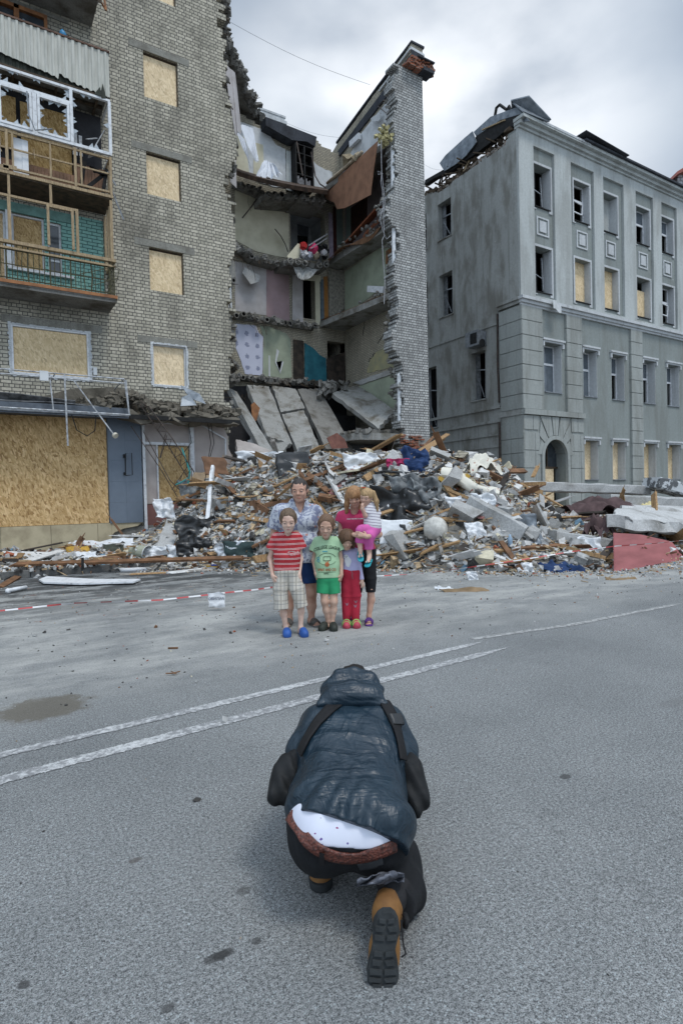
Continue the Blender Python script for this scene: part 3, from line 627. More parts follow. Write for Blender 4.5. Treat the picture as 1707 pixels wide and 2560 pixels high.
def shards(x0, x1, z0, z1, n):
 for k in range(n):
  sd = rnd.randint(0, 3); s = rnd.uniform(0.05, 0.16); y = YB+rnd.uniform(-0.01, 0.01)
  if sd == 0: x = rnd.uniform(x0, x1-s); P = [(x, y, z0), (x+s, y, z0), (x+s*rnd.random(), y, z0+s)]
  elif sd == 1: x = rnd.uniform(x0, x1-s); P = [(x, y, z1), (x+s, y, z1), (x+s*rnd.random(), y, z1-s*0.7)]
  elif sd == 2: z = rnd.uniform(z0, z1-s); P = [(x0, y, z), (x0, y, z+s), (x0+s*0.8, y, z+s*rnd.random())]
  else: z = rnd.uniform(z0, z1-s); P = [(x1, y, z), (x1, y, z+s), (x1-s*0.8, y, z+s*rnd.random())]
  mb.prism(P, (0, 0.004, 0))
for a in ((0.855, 2.5, 12.13, 12.44, 22), (0.925, 1.55, 11.14, 11.99, 18), (1.79, 2.43, 11.14, 11.99, 18), (2.575, 3.46, 11.08, 12.44, 16), (-0.42, 0.78, 11.08, 12.44, 18)): shards(*a)
mb.build('broken_glass', simple('dusty_glass', (0.40, 0.44, 0.47), 0.2, 0.3, 8, spec=0.6), bal2)
mb = MB(); mb.box(2.62, 2.74, 17.5, 17.52, 11.05, 11.75); mb.box(2.78, 2.86, 17.48, 17.5, 11.05, 11.6); mb.beam((2.95, 17.3, 11.45), (3.2, 17.3, 11.55), 0.18, 0.02, roll=0.5); mb.beam((3.1, 17.3, 11.2), (3.4, 17.3, 11.8), 0.12, 0.02); mb.beam((3.0, 17.4, 11.05), (3.38, 17.4, 11.3), 0.16, 0.02)
mb.build('hanging_sheet', simple('grimy_white_sheet', (0.42, 0.43, 0.44), 0.8, 0.4, 9), bal2)
# ---------------- third balcony: corrugated skirt with torn lower edge
bal3 = empty('balcony', (0, 0, 0)); bal3.parent = BLD; bal3.location = Vector((1.6, 17.5, 12.6))-Vector((7, 18, 0)); ORG[bal3.name] = (1.6, 17.5, 12.6)
mb = MB(); mb.box(XB0, XB1-0.05, YB+0.06, 17.995, 12.62, 12.74); mb.build('balcony_slab', M_CONCD, bal3)
mb = MB()
for y in (17.1, 17.5): mb.box(XB0, XB1-0.1, y, y+0.09, 12.55, 12.61)
for x in (0.2, 1.2, 2.2, 3.2): mb.box(x, x+0.05, YB+0.05, 17.9, 12.49, 12.545)
mb.box(XB0, XB1, YB-0.03, YB+0.04, 12.505, 12.56)
for x in (1.05, 1.9): mb.box(x, x+0.03, 17.3, 17.33, 12.1, 12.5)
mb.build('roof_battens', M_DTIMB, bal3)
torn = [(-0.6, 13.3), (0.66, 12.92), (0.85, 12.83), (1.08, 12.78), (1.5, 12.74), (1.6, 12.72), (2.0, 12.68), (2.25, 12.62), (2.27, 12.76), (2.6, 12.64), (2.9, 12.6), (3.2, 12.57), (3.33, 12.7), (3.37, 12.55), (3.6, 12.52)]
mb = MB(); nx = 330; prev = None
for i in range(nx+1):
 x = -0.6+(XB1+0.6)*i/nx; ph = (x*6.2) % 1.0
 y = YB-0.03-(0.028 if ph < 0.5 else 0.0)*(1 if 0.08 < ph < 0.92 else 0.4)
 zb = interp([(a, c) for a, c in torn], x)+0.012*math.sin(x*41)
 cur = (x, y, zb)
 if prev:
  (xa, ya, za) = prev
  mb.face([(xa, ya, za), (x, y, zb), (x, y, 13.74), (xa, ya, 13.74)]); mb.face([(xa, ya+0.006, 13.74), (x, y+0.006, 13.74), (x, y+0.006, zb), (xa, ya+0.006, za)])
 prev = cur
for i in range(12):
 y = YB+0.0+i*0.08; xx = XB1+(0.02 if i % 2 else 0.0); mb.face([(xx, y, 12.5), (xx, y+0.08, 12.5), (xx, y+0.08, 13.74), (xx, y, 13.74)])
mb.build('corrugated_skirt', M_CORR, bal3)
mb = MB(); prev = None
for i in range(200):
 x = -0.6+(XB1+0.5)*i/199; y = YB+0.05-(0.03 if (x*6.2) % 1 < 0.5 else 0); c_ = (x, y)
 if prev: mb.face([(prev[0], prev[1], 12.5+0.02*math.sin(x*9)), (x, y, 12.5+0.02*math.sin(x*9)), (x, y, 13.3), (prev[0], prev[1], 13.3)])
 prev = c_
mb.prism([(3.28, YB-0.05, 12.6), (3.34, YB-0.06, 12.86), (3.42, YB-0.05, 12.5), (3.3, YB-0.05, 12.46)], (0, 0.01, 0)); mb.prism([(3.12, YB-0.05, 12.52), (3.26, YB-0.1, 12.72), (3.3, YB-0.08, 12.48)], (0, 0.01, 0))
mb.build('scorched_inner_skirt', simple('scorched_sheet', (0.045, 0.05, 0.04), 0.8, 0.4, 5), bal3)
mb = MB(); mb.box(XB0, XB1+0.02, YB-0.07, YB+0.03, 13.745, 13.79); mb.box(XB1-0.04, XB1+0.02, YB+0.032, 17.9, 13.745, 13.79); mb.build('cap_rail', simple('rust_cap', (0.12, 0.07, 0.05), 0.8, 0.4, 5), bal3)
mb = MB(); mb.box(0.45, 0.6, 17.9, 18.1, 13.1, 14.85); mb.box(1.35, 1.47, 17.9, 18.1, 13.1, 14.85); mb.box(2.07, 2.15, 17.9, 18.1, 13.1, 14.85); mb.box(0.6, 2.07, 17.9, 18.1, 14.75, 14.85); mb.box(0.6, 1.35, 17.92, 18.08, 14.25, 14.33)
mb.beam((0.5, 17.8, 14.9), (0.75, 17.7, 13.9), 0.05, 0.05); mb.beam((-0.6, 16.9, 13.98), (1.05, 17.2, 13.93), 0.03, 0.05)
w = mb.build('window', M_OTIMB, BLD)
mb = MB(); mb.box(0.6, 1.35, 18.0, 18.02, 13.1, 14.25); mb.build('board', simple('pale_ply', (0.42, 0.24, 0.12), 0.7, 0.15, 3), w)
mb = MB(); mb.box(1.47, 2.07, 18.0, 18.01, 13.1, 14.75); mb.box(0.6, 1.35, 18.03, 18.04, 14.33, 14.75); mb.build('pane', M_GLASS, w)
mb = MB(); mb.grid(lambda u, v: (1.5+0.55*u, 17.99-0.03*math.sin(25*u+4*v), 13.7+0.9*v-0.2*u*v), 16, 8); mb.build('net_curtain', simple('blue_grey_net', (0.25, 0.31, 0.38), 0.9, 0.4, 14), w)
mb = MB(); mb.box(-0.6, 0.42, 17.97, 17.995, 13.0, 15.0); mb.build('rendered_panel', M_GREY, BLD)
bal4 = empty('balcony', (0, 0, 0)); bal4.parent = BLD; bal4.location = Vector((1.6, 17.5, 15.1))-Vector((7, 18, 0)); ORG[bal4.name] = (1.6, 17.5, 15.1)
mb = MB(); mb.box(XB0, 3.3, YB-0.02, 17.995, 15.06, 15.22); mb.build('balcony_slab', M_CONCD, bal4)
mb = MB()
for k in range(40): x = -0.6+k*0.1; mb.box(x, x+0.09, YB-0.06, YB-0.03, 15.0+rnd.uniform(0, 0.05), 16.2)
mb.build('parapet_boarding', M_DTIMB, bal4)
mb = MB(); mb.box(-0.62, 3.45, YB-0.02, YB+0.02, 16.2, 16.26); mb.tube([(3.4, 17.05, 15.1), (3.5, 17.0, 14.9), (3.42, 17.1, 15.7)], 0.03, 5); mb.build('cap_rail', M_OTIMB, bal4)
tg = MB(); tg.tube([(3.42, 17.1, 10.6), (3.62, 17.05, 10.25)], 0.02, 5); tg.tube([(3.50, 17.2, 10.7), (3.53, 17.1, 10.1), (3.78, 17.0, 9.35)], 0.022, 5); tg.build('bent_bar', M_STEEL, BLD); tg = MB(); tg.tube([(1.5, 16.9, 12.0), (1.52, 16.85, 11.4), (1.65, 16.85, 11.05), (2.05, 16.85, 11.2)], 0.018, 5); tg.build('bent_bar', M_STEEL, BLD)
# ---------------- shop front
mb = MB(); mb.box(-4.5, 3.31, 17.90, 17.93, 0.985, 3.95)
mb.build('shop_board', M_OSB, BLD)
mb = MB()
for i, (x0, x1) in enumerate(((3.33, 3.80), (3.803, 4.26))):
 z = 0.96
 while z < 3.98: z1 = min(z+0.6, 3.99); mb.box(x0, x1, 17.84, 17.99, z+0.003, z1); z = z1
mb.build('shop_pilaster', M_BLUEP, BLD)
mb = MB(); mb.box(3.74, 3.78, 17.74, 17.836, 2.35, 2.43); mb.box(3.74, 3.78, 17.74, 17.836, 2.85, 2.95); mb.tube([(3.77, 17.72, 2.33), (3.95, 17.68, 2.35), (3.95, 17.68, 2.98), (3.79, 17.72, 2.97), (3.77, 17.72, 2.33)], 0.012, 5); mb.box(3.76, 3.775, 17.73, 17.74, 2.43, 2.9)
mb.build('sign_bracket', M_DARK, BLD)
mb = MB(); x = -9.0
while x < 3.3: mb.box(x, min(x+1.19, 3.36), 17.86, 17.99, 0.145, 0.975); x += 1.2
mb.prism([(3.365, 17.87, 0.62), (3.365, 17.87, 0.97), (4.25, 17.87, 0.97), (4.1, 17.87, 0.86), (3.7, 17.87, 0.8), (3.55, 17.87, 0.74), (3.45, 17.87, 0.7)], (0, 0.1, 0)); mb.build('plinth', M_PLINTH, BLD)
mb = MB(); mb.box(3.37, 5.9, 17.93, 17.995, 0.14, 0.86); mb.build('bare_plinth', M_CONCD, BLD)
dr = MB()
for x0, x1, z0, z1 in ((4.30, 4.38, 0.6, 3.9), (5.74, 5.86, 0.6, 3.9)): dr.box(x0, x1, 17.85, 17.97, z0, z1)
dr.box(4.38, 5.74, 17.86, 17.96, 3.26, 3.34); dr.box(4.30, 6.1, 17.85, 17.97, 3.9, 3.97); dr.beam((6.1, 17.9, 3.93), (6.85, 17.8, 3.5), 0.05, 0.04); dr.beam((6.85, 17.8, 3.5), (6.85, 17.8, 3.0), 0.05, 0.04); dr.box(4.72, 4.76, 17.9, 17.96, 1.6, 3.26)
drf = dr.build('shop_door', M_WHITEF, BLD)
mb = MB(); mb.box(4.77, 5.7, 17.98, 18.0, 1.58, 3.24); mb.build('board', M_OSBD, drf)
mb = MB(); mb.box(4.38, 4.73, 17.97, 18.0, 1.5, 3.26); mb.box(4.38, 5.74, 17.97, 18.0, 3.34, 3.9); mb.build('side_panel', M_PINKW, drf)
mb = MB(); mb.box(4.38, 5.74, 17.97, 17.995, 0.6, 1.48); mb.build('dado_panel', M_MAROON, drf)
mb = MB(); mb.prism([(5.87, 17.92, 0.5), (7.1, 17.92, 0.5), (7.15, 17.92, 2.9), (7.0, 17.92, 3.2), (6.98, 17.92, 3.6), (6.85, 17.92, 3.9), (5.87, 17.92, 3.9)], (0, 0.06, 0)); mb.build('shop_side_wall', M_PINKW, BLD)
can = empty('canopy', (0, 0, 0)); can.parent = BLD; can.location = Vector((3, 17.4, 4.0))-Vector((7, 18, 0)); ORG[can.name] = (3, 17.4, 4.0)
mb = MB(); mb.box(-9, 3.75, 17.05, 17.99, 3.96, 4.10); mb.box(-9, 3.75, 17.0, 17.045, 3.88, 4.16); mb.build('fascia', simple('slate_blue_metal', (0.10, 0.115, 0.135), 0.5, 0.3, 5, metal=0.3), can)
mb = MB(); mb.box(-9, 3.75, 16.965, 16.995, 3.93, 3.98); mb.build('fascia_strip', M_STEEL, can)
mb = MB(); mb.grid(lambda u, v: (3.6+3.45*u, 17.05+0.9*v, 4.06+0.22*fnoise(u*9, v*3)+0.12*v), 26, 6, 0.22)
def lump(mb, c, s, rr, m=None, sub=1):
 """irregular broken lump, c centre, s half sizes"""
 vs = [];
 for k in ((-1, -1, -1), (1, -1, -1), (1, 1, -1), (-1, 1, -1), (-1, -1, 1), (1, -1, 1), (1, 1, 1), (-1, 1, 1)):
  vs.append(Vector((k[0]*s[0]*rr.uniform(.55, 1.1), k[1]*s[1]*rr.uniform(.55, 1.1), k[2]*s[2]*rr.uniform(.55, 1.1))))
 q = Matrix.Rotation(rr.uniform(0, 6.28), 3, Vector((rr.uniform(-1, 1), rr.uniform(-1, 1), rr.uniform(-1, 1)+.01)).normalized())
 mb.mesh([q@x+Vector(c) for x in vs], [(3, 2, 1, 0), (4, 5, 6, 7), (0, 1, 5, 4), (1, 2, 6, 5), (2, 3, 7, 6), (3, 0, 4, 7)], m)
for k in range(260):
 x = rnd.uniform(2.6, 7.1); d = rnd.uniform(0, 1); s = rnd.uniform(0.03, 0.11)
 lump(mb, (x, 17.1+0.85*d, 4.15+0.30*d+rnd.uniform(-.1, .12)+(0.25*math.exp(-((x-3.9)/0.5)**2))), (s*1.4, s, s*0.7), rnd)
mb.prism([(1.2, 17.95, 4.3), (2.4, 17.95, 4.75), (3.6, 17.95, 4.9), (4.2, 17.95, 4.8), (4.3, 17.95, 4.2), (3.0, 17.95, 4.15), (2, 17.95, 4.15)], (0, 0.045, 0))
mb.build('broken_canopy_slab', concrete_mat('earthy_concrete', (0.15, 0.135, 0.11), (0.05, 0.045, 0.035), amt=0.8, streak=False), can)
mb = MB(); mb.box(3.78, 7.05, 17.0, 17.06, 3.88, 4.0); mb.box(3.78, 7.02, 17.06, 17.9, 3.975, 4.0); mb.build('canopy_edge', M_DARK, can)
mb = MB(); mb.grid(lambda u, v: (-3+5.4*u, 17.0+0.25*v, 4.45-0.13*u-0.2*v+0.03*math.sin(11*u)), 20, 3, 0.02); mb.grid(lambda u, v: (-3+6.0*u, 17.02+0.6*v, 4.26-0.06*u+0.02*math.sin(17*u)), 20, 3, 0.03); mb.build('crushed_cladding', simple('crushed_grey_sheet', (0.21, 0.215, 0.22), 0.6, 0.5, 5, c2=(0.06, 0.06, 0.06)), can)
mb = MB()                                                       # the empty sign frame above the shop
for z, y in ((4.92, 16.8), (4.80, 16.78)): mb.tube([(-6, y, z), (3.62, y, z-0.0)], 0.02, 5)
mb.tube([(-6, 16.8, 4.02), (3.75, 16.8, 3.95)], 0.022, 5)
for x in (1.78, 3.66): mb.beam((x, 16.8, 4.9), (x+0.06, 16.8, 3.98), 0.04, 0.03)
mb.beam((3.62, 16.8, 4.9), (3.72, 16.8, 3.97), 0.03, 0.03)
mb.tube([(2.12, 16.7, 4.9), (2.14, 16.68, 3.05)], 0.022, 5); mb.beam((2.35, 16.75, 4.75), (3.28, 16.6, 3.35), 0.04, 0.03)
for x in (0.66, 1.9, 3.6): mb.tube([(x, 16.8, 4.9), (x, 17.95, 4.85)], 0.018, 5)
mb.build('sign_frame', simple('white_painted_bar', (0.50, 0.53, 0.56), 0.5, 0.3, 9, c2=(0.2, 0.2, 0.2)), can)
mb = MB(); mb.box(1.55, 1.75, 16.74, 16.8, 4.7, 4.95); mb.build('junction_box', M_WHITE, can); mb = MB(); mb.tube([(3.28, 16.6, 3.37), (3.31, 16.55, 3.33)], 0.075, 10); mb.build('lamp', simple('cream_lamp', (0.5, 0.47, 0.38), 0.6, 0.2, 9), can)
mb = MB(); mb.tube([(2.3, 17.0, 3.9), (2.4, 16.95, 3.5), (2.65, 16.95, 3.35), (2.85, 16.95, 3.5), (2.9, 17.0, 3.9)], 0.014, 5)
for x, z in ((6.1, 2.1), (6.2, 2.6), (5.5, 3.0)): mb.tube([(x, 17.3, 4.0), (x+0.08, 17.25, 3.3), (x-0.15, 17.25, z)], 0.012, 5)
mb.build('dangling_cable', M_DARK, can)
tr = empty('steel_truss', (5.0, 17.2, 2.2), 'twisted rusty lattice truss fallen from the canopy across the shop door', 'truss')
A0, A1 = aY(350, 1010, 17.1), aY(480, 1210, 16.4); B0, B1 = aY(372, 1015, 16.9), aY(486, 1180, 16.3); C0, C1 = aY(328, 1065, 17.3), aY(470, 1285, 16.5)
mb = MB()
for a, b in ((A0, A1), (B0, B1)): mb.tube([a, a.lerp(b, .5)+Vector((0.02, 0, 0.03)), b], 0.017, 5)
mb.tube([C0, C0.lerp(C1, 0.5)+Vector((0.03, 0, 0.04)), C1], 0.013, 5)
mb.tube([aY(360, 1080, 17.2), aY(425, 1200, 16.6), aY(450, 1225, 16.6)], 0.013, 5)
mb.build('chord', M_RUST, tr)
mb = MB(); n = 9
for k in range(n): mb.tube([A0.lerp(A1, k/n), B0.lerp(B1, (k+0.5)/n)], 0.009, 4); mb.tube([B0.lerp(B1, (k+0.5)/n), A0.lerp(A1, (k+1)/n)], 0.009, 4)
for p, q in (((402, 1145), (418, 1088)), ((430, 1225), (470, 1165)), ((350, 1000), (368, 1015)), ((455, 1190), (440, 1230)), ((415, 1085), (400, 1145))): mb.tube([aY(*p, 16.9), aY(*q, 16.8)], 0.011, 4)
mb.build('lacing', M_RUST, tr)
mb = MB(); mb.tube([aY(455, 1120, 16.9), aY(475, 1180, 16.5), aY(470, 1215, 16.4)], 0.025, 5); mb.tube([aY(440, 1212, 16.5), aY(455, 1205, 16.4), aY(470, 1195, 16.4)], 0.02, 5); mb.build('teal_strip', simple('teal_strip', (0.03, 0.22, 0.22), 0.6, 0.3, 5), tr)
mb = MB(); mb.prism([aY(455, 993, 17.2), aY(475, 985, 17.2), aY(492, 1013, 17.1), aY(452, 1015, 17.1)], (0, 0.02, 0.0)); mb.prism([aY(452, 962, 17.3), aY(500, 985, 17.3), aY(515, 1010, 17.2), aY(487, 1000, 17.2), aY(468, 985, 17.2)], (0, 0.03, 0))
thing(mb, 'metal_sheet', M_GALV, 'crumpled shiny metal sheet lying on the smashed canopy slab', 'sheet')
mb = MB(); mb.smooth = True
c0 = Vector((2.42, 17.12, 13.79)); mb.grid(lambda u, v: c0+Vector((0.10*math.sin(math.pi*v)*math.cos(6.283*u)*(1.1-0.3*v), 0.08*math.sin(math.pi*v)*math.sin(6.283*u), 0.24*(1-math.cos(math.pi*v))/2*(1+0.1*math.sin(12*u)))), 12, 8)
thing(mb, 'plastic_bag', simple('blue_plastic', (0.03, 0.20, 0.38), 0.4, 0.3, 20), 'small blue plastic bag caught on the rail of the top corrugated balcony', 'bag')
# ---------------------------------------------------------------- the torn open bay
rnd = random.Random(77)
YR, XI = 23.2, 14.9
def sheet(pts, mat, name, ax='y', c=YR, off=0.02, th=0.02, parent=BLD, jag=0.0):
 P = [aY(x, y, c-off) if ax == 'y' else aX(x, y, c-off) for x, y in pts]
 if jag:
  Q = []
  for i, p in enumerate(P):
   q = P[(i+1) % len(P)]; n = max(1, int((q-p).length/0.16))
   for k in range(n):
    r = p.lerp(q, k/n)
    if k: r = r+Vector((rnd.uniform(-jag, jag) if ax == 'y' else 0, 0 if ax == 'y' else rnd.uniform(-jag, jag), rnd.uniform(-jag, jag)))
    Q.append(r)
  P = Q
 mb = MB(); mb.prism(P, (0, th, 0) if ax == 'y' else (th, 0, 0)); return mb.build(name, mat, parent)
ro = [(12.15, 14.05, 9.75, 11.6, 0), (12.2, 13.95, 12.35, 14.45, 0), (12.15, 13.4, 15.4, 17.2, 0), (13.9, 14.9, 6.9, 8.7, 0)]
ro = [(12.75, 13.38, 9.62, 11.55), (12.22, 14.0, 12.25, 14.45), (12.35, 13.3, 15.5, 17.15), (13.95, 14.9, 6.92, 8.75)]
top = [(7.0, 18.0), (10.6, 17.55), (11.2, 17.3), (11.9, 17.35), (12.6, 17.45), (13.3, 17.5), (13.7, 17.55), (14.1, 17.45), (14.6, 17.3), (15.0, 17.5)]
def rs(u, z):
 if z > interp(top, u)+0.12*fnoise(u*5, 3)+0.05: return False
 return not any(a < u < b and c < z < d for a, b, c, d in ro)
us = [7.0+0.13*i for i in range(62)]+[r for a in ro for r in a[:2]]; zs = [0.15+0.098*i for i in range(190)]+[r for a in ro for r in a[2:]]
mb = MB(); mb.wall('y', YR, YR+0.4, us, zs, rs); mb.build('rear_wall', M_BRICKIN, BLD)
for (a, b, c, d), mt in zip(ro, (M_VOID, M_WHITE, M_DARK, M_BROWNW)):  # dark linings put the shade of the deep rooms into the colour
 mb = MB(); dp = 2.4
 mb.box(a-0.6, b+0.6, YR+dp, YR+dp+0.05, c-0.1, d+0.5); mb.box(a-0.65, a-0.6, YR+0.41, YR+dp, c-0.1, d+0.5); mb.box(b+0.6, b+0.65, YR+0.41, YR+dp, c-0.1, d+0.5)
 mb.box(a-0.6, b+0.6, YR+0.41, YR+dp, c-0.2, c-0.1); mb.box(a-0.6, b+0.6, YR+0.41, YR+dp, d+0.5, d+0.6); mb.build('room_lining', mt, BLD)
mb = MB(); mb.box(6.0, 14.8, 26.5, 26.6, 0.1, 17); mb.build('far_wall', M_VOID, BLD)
sheet([(588, 300), (640, 318), (668, 328), (690, 362), (714, 374), (716, 470), (690, 468), (640, 452), (588, 425)], M_WHITE, 'white_plaster', jag=0.02)
sheet([(634, 355), (658, 362), (661, 430), (634, 438)], M_YELW, 'alcove_back', off=0.045)
sheet([(588, 330), (614, 345), (623, 430), (588, 425)], M_YELW, 'alcove_back', off=0.045)
sheet([(716, 376), (733, 380), (735, 480), (716, 474)], M_GREYL, 'pale_door_leaf', off=0.06)
sheet([(781, 400), (792, 412), (806, 420), (830, 430), (832, 478), (784, 470)], M_WHITE, 'white_plaster', off=0.03, jag=0.03)
sheet([(588, 462), (640, 484), (722, 520), (723, 645), (690, 640), (640, 628), (588, 600)], M_YELW, 'faded_wallpaper')
sheet([(588, 652), (640, 664), (666, 670), (666, 788), (625, 783), (588, 776)], M_PALEP, 'faded_wallpaper', jag=0.015)
sheet([(666, 668), (722, 676), (724, 802), (690, 798), (666, 790)], M_PINKP, 'pink_wallpaper')
sheet([(731, 672), (757, 680), (758, 806), (731, 800)], M_PALEP, 'pale_door_leaf', off=0.05)
sheet([(757, 678), (802, 690), (802, 704), (757, 700)], M_YELW, 'door_frame', off=0.05)
sheet([(788, 702), (799, 704), (801, 812), (789, 812)], M_YELW, 'door_frame', off=0.05)
sheet([(801, 700), (809, 698), (812, 800), (802, 806)], simple('grey_blue_panel', (0.10, 0.13, 0.15), 0.8), 'door_leaf', off=0.05)
sheet([(809, 692), (819, 690), (821, 795), (811, 800)], simple('orange_door', (0.30, 0.135, 0.035), 0.6, 0.25, 3), 'orange_door_leaf', off=0.06)
sheet([(822, 674), (860, 676), (862, 770), (846, 782), (824, 795)], simple('block_pier', (0.30, 0.28, 0.235), 0.9, 0.5, 9, 0.01, c2=(0.14, 0.13, 0.11)), 'block_pier', off=0.09, th=0.08, jag=0.015)
sheet([(590, 809), (640, 814), (647, 832), (658, 842), (656, 939), (613, 935), (604, 905), (590, 870)], M_LILAC, 'rosette_wallpaper', jag=0.012)
sheet([(650, 814), (674, 816), (716, 834), (726, 848), (729, 944), (700, 945), (657, 939), (660, 845)], M_GREENW, 'green_plaster', jag=0.02)
for pts in (((672, 888), (675, 890), (676, 942), (672, 940)), ((692, 872), (698, 878), (691, 905), (701, 935), (709, 905), (706, 902), (699, 930), (688, 905))): sheet(pts, M_WHITE, 'torn_paper_strip', off=0.04, th=0.01)
sheet([(733, 848), (759, 852), (761, 951), (734, 947)], M_BROWNW, 'brown_panel', off=0.04)
sheet([(761, 857), (783, 870), (800, 888), (815, 896), (817, 957), (762, 951)], M_TEAL, 'teal_painted_wall', off=0.045, jag=0.01)
sheet([(817, 896), (862, 880), (862, 962), (818, 958)], M_BROWNW, 'opening_shade_sheet', off=0.05)  # dark sheet across the opening, its shade given as colour
sheet([(560, 965), (870, 965), (880, 1150), (560, 1150)], M_VOID, 'room_shade_panel', off=0.03)  # dark panel put over the wall for the unlit room behind the slabs
sheet([(743, 548), (772, 556), (770, 592), (745, 586)], simple('grey_glass', (0.16, 0.17, 0.19), 0.4), 'window_pane', c=25.6, off=0.05)
sheet([(744, 588), (770, 592), (769, 614), (745, 608)], M_DARK, 'window_pane', c=25.6, off=0.05)
sheet([(823, 530), (831, 535), (834, 648), (825, 650)], simple('mauve_strip', (0.33, 0.28, 0.34), 0.9), 'partition_end', off=0.1, th=0.09)
sheet([(833, 515), (840, 520), (842, 640), (834, 650)], simple('dark_red_board', (0.06, 0.018, 0.014), 0.7, 0.5, 9), 'partition_end', off=0.08)
sheet([(840, 510), (861, 500), (861, 605), (842, 615)], simple('grey_green_leaf', (0.15, 0.19, 0.17), 0.7, 0.1), 'cupboard_door', off=0.06)
# ---------------------------------------------------------------- end wall and front stub
mb = MB()
P = [(18.5, 0.1), (24.6, 0.1), (24.6, 17.6), (23.5, 18.0)]
y = 23.4
while y > 18.3: P.append((y, 18.0+(23.4-y)/5.4*0.95+rnd.uniform(-0.05, 0.03))); y -= rnd.uniform(0.15, 0.5)
P.append((17.95, 19.02)); P.append((17.95, 18.35)); P.append((18.5, 18.35))
mb.prism([(XI, a, b) for a, b in P], (0.56, 0, 0)); mb.build('end_wall', M_BRICKIN, BLD)
mb = MB(); mb.prism([(XI-0.07, 17.96, 18.55), (XI-0.07, 23.3, 17.6), (XI-0.07, 23.3, 17.3), (XI-0.07, 18.0, 18.1)], (0.068, 0, 0)); mb.prism([(XI-0.02, 17.9, 18.42), (XI+0.60, 17.9, 18.42), (XI+0.60, 17.9, 18.72), (XI-0.02, 17.9, 18.75)], (0, 0.045, 0)); mb.build('tar_band', M_TAR, BLD)
mb = MB(); mb.prism([(XI-0.05, 17.9, 18.86), (XI+0.62, 17.9, 18.80), (XI+0.62, 17.9, 18.72), (XI-0.05, 17.9, 18.76)], (0, 0.06, 0)); mb.prism([(XI-0.085, 17.95, 18.82), (XI-0.085, 20.0, 18.42), (XI-0.085, 20.0, 18.36), (XI-0.085, 17.95, 18.75)], (0.08, 0, 0)); mb.build('flashing', M_WHITE, BLD)
mb = MB(); mb.prism([(XI-0.03, 17.9, 19.03), (XI-0.03, 20.2, 18.66), (XI-0.03, 23.5, 18.06), (XI-0.03, 23.5, 18.14), (XI-0.03, 20.2, 18.74), (XI-0.03, 17.9, 19.10)], (0.65, 0, 0)); mb.build('parapet_cap', M_TAR, BLD)
mb = MB(); us = [13.3+0.041*i for i in range(40)]+[14.97, 15.0, 15.15, 15.44]; zs = [0.15+0.098*i for i in range(188)]
def ps(u, z):
 if z > 18.0+0.1*fnoise(u*7, 9): return False
 if u < 14.6: return u > jr(z)
 return not (u > 15.38 and fnoise(z*6, 2) > 0.35)
mb.wall('y', 17.98, 18.5, us, zs, ps); mb.build('front_wall', M_BRICK2, BLD)
mb = MB(); mb.box(15.44, 15.462, 18.0, 24.6, 0.1, 18.3); mb.build('end_wall_face', M_BRICK2, BLD)
mb = MB()                                                       # red brick cornice remnant
for k in range(60):
 x = rnd.uniform(14.45, 15.75); z = rnd.uniform(17.98, 18.36)
 if x < 14.8 and z > 18.1: continue
 mb.beam((x-0.12, 17.8+rnd.uniform(-.06, .12), z), (x+0.12, 17.8+rnd.uniform(-.06, .12), z+rnd.uniform(-.02, .02)), rnd.uniform(.2, .35), 0.07)
mb.box(14.7, 15.7, 17.85, 18.3, 18.05, 18.3); mb.build('broken_cornice', M_REDB, BLD)
mb = MB(); mb.box(15.2, 15.74, 17.60, 18.1, 17.93, 18.06); mb.box(14.95, 15.76, 17.58, 18.1, 18.33, 18.38); mb.build('cornice_slab', M_TAR, BLD)
mb = MB()                                                       # base of the stub: exposed red brick and mortar
for k in range(90):
 x = rnd.uniform(14.0, 15.0); z = rnd.uniform(2.8, 3.9); mb.beam((x-0.1, 17.9+rnd.uniform(0, .12), z), (x+0.1, 17.9+rnd.uniform(0, .12), z+rnd.uniform(-.03, .03)), rnd.uniform(.1, .2), 0.065)
mb.build('exposed_brick', M_REDB, BLD)
mb = MB(); mb.grid(lambda u, v: (14.75+0.72*u, 17.93-0.02*fnoise(u*5, v*5), 2.2+1.65*v), 6, 8, 0.03); mb.build('base_render', M_CONC, BLD)
for z0, z1, x in ((13.35, 15.0, 13.93), (10.45, 11.95, 13.9), (4.4, 6.35, 14.0)):
 mb = MB(); mb.prism([(x, 18.10, z0), (x+0.10, 18.05, z0+0.05), (x+0.12, 18.05, z1), (x+0.02, 18.10, z1-0.1)], (0, 0.06, 0)); mb.build('window_jamb', M_WHITEF, BLD)
sheet([(862, 435), (905, 355), (960, 290), (985, 235), (985, 400), (950, 425), (862, 500)], M_WHITE, 'white_plaster', 'x', XI)
sheet([(862, 410), (905, 330), (960, 262), (993, 212), (996, 330), (940, 330), (862, 430)], M_WHITE, 'white_plaster', 'x', XI, off=0.014, th=0.01)
sheet([(862, 680), (990, 592), (1010, 600), (1010, 690), (960, 715), (862, 790)], M_GREENW, 'pale_green_wall', 'x', XI)
sheet([(862, 490), (920, 440), (985, 400), (1005, 400), (1005, 560), (925, 600), (862, 640)], M_MAUVE, 'mauve_wall', 'x', XI, off=0.016, th=0.012)
sheet([(865, 500), (876, 492), (876, 595), (865, 602)], simple('grey_green_leaf', (0.2, 0.2, 0.2)), 'cupboard_door', 'x', XI, off=0.04)
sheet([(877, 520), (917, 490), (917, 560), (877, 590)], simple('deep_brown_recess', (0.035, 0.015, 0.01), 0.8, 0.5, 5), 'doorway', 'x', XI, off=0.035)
sheet([(952, 490), (982, 462), (982, 500), (960, 520)], M_DARK, 'dark_window', 'x', XI, off=0.035)
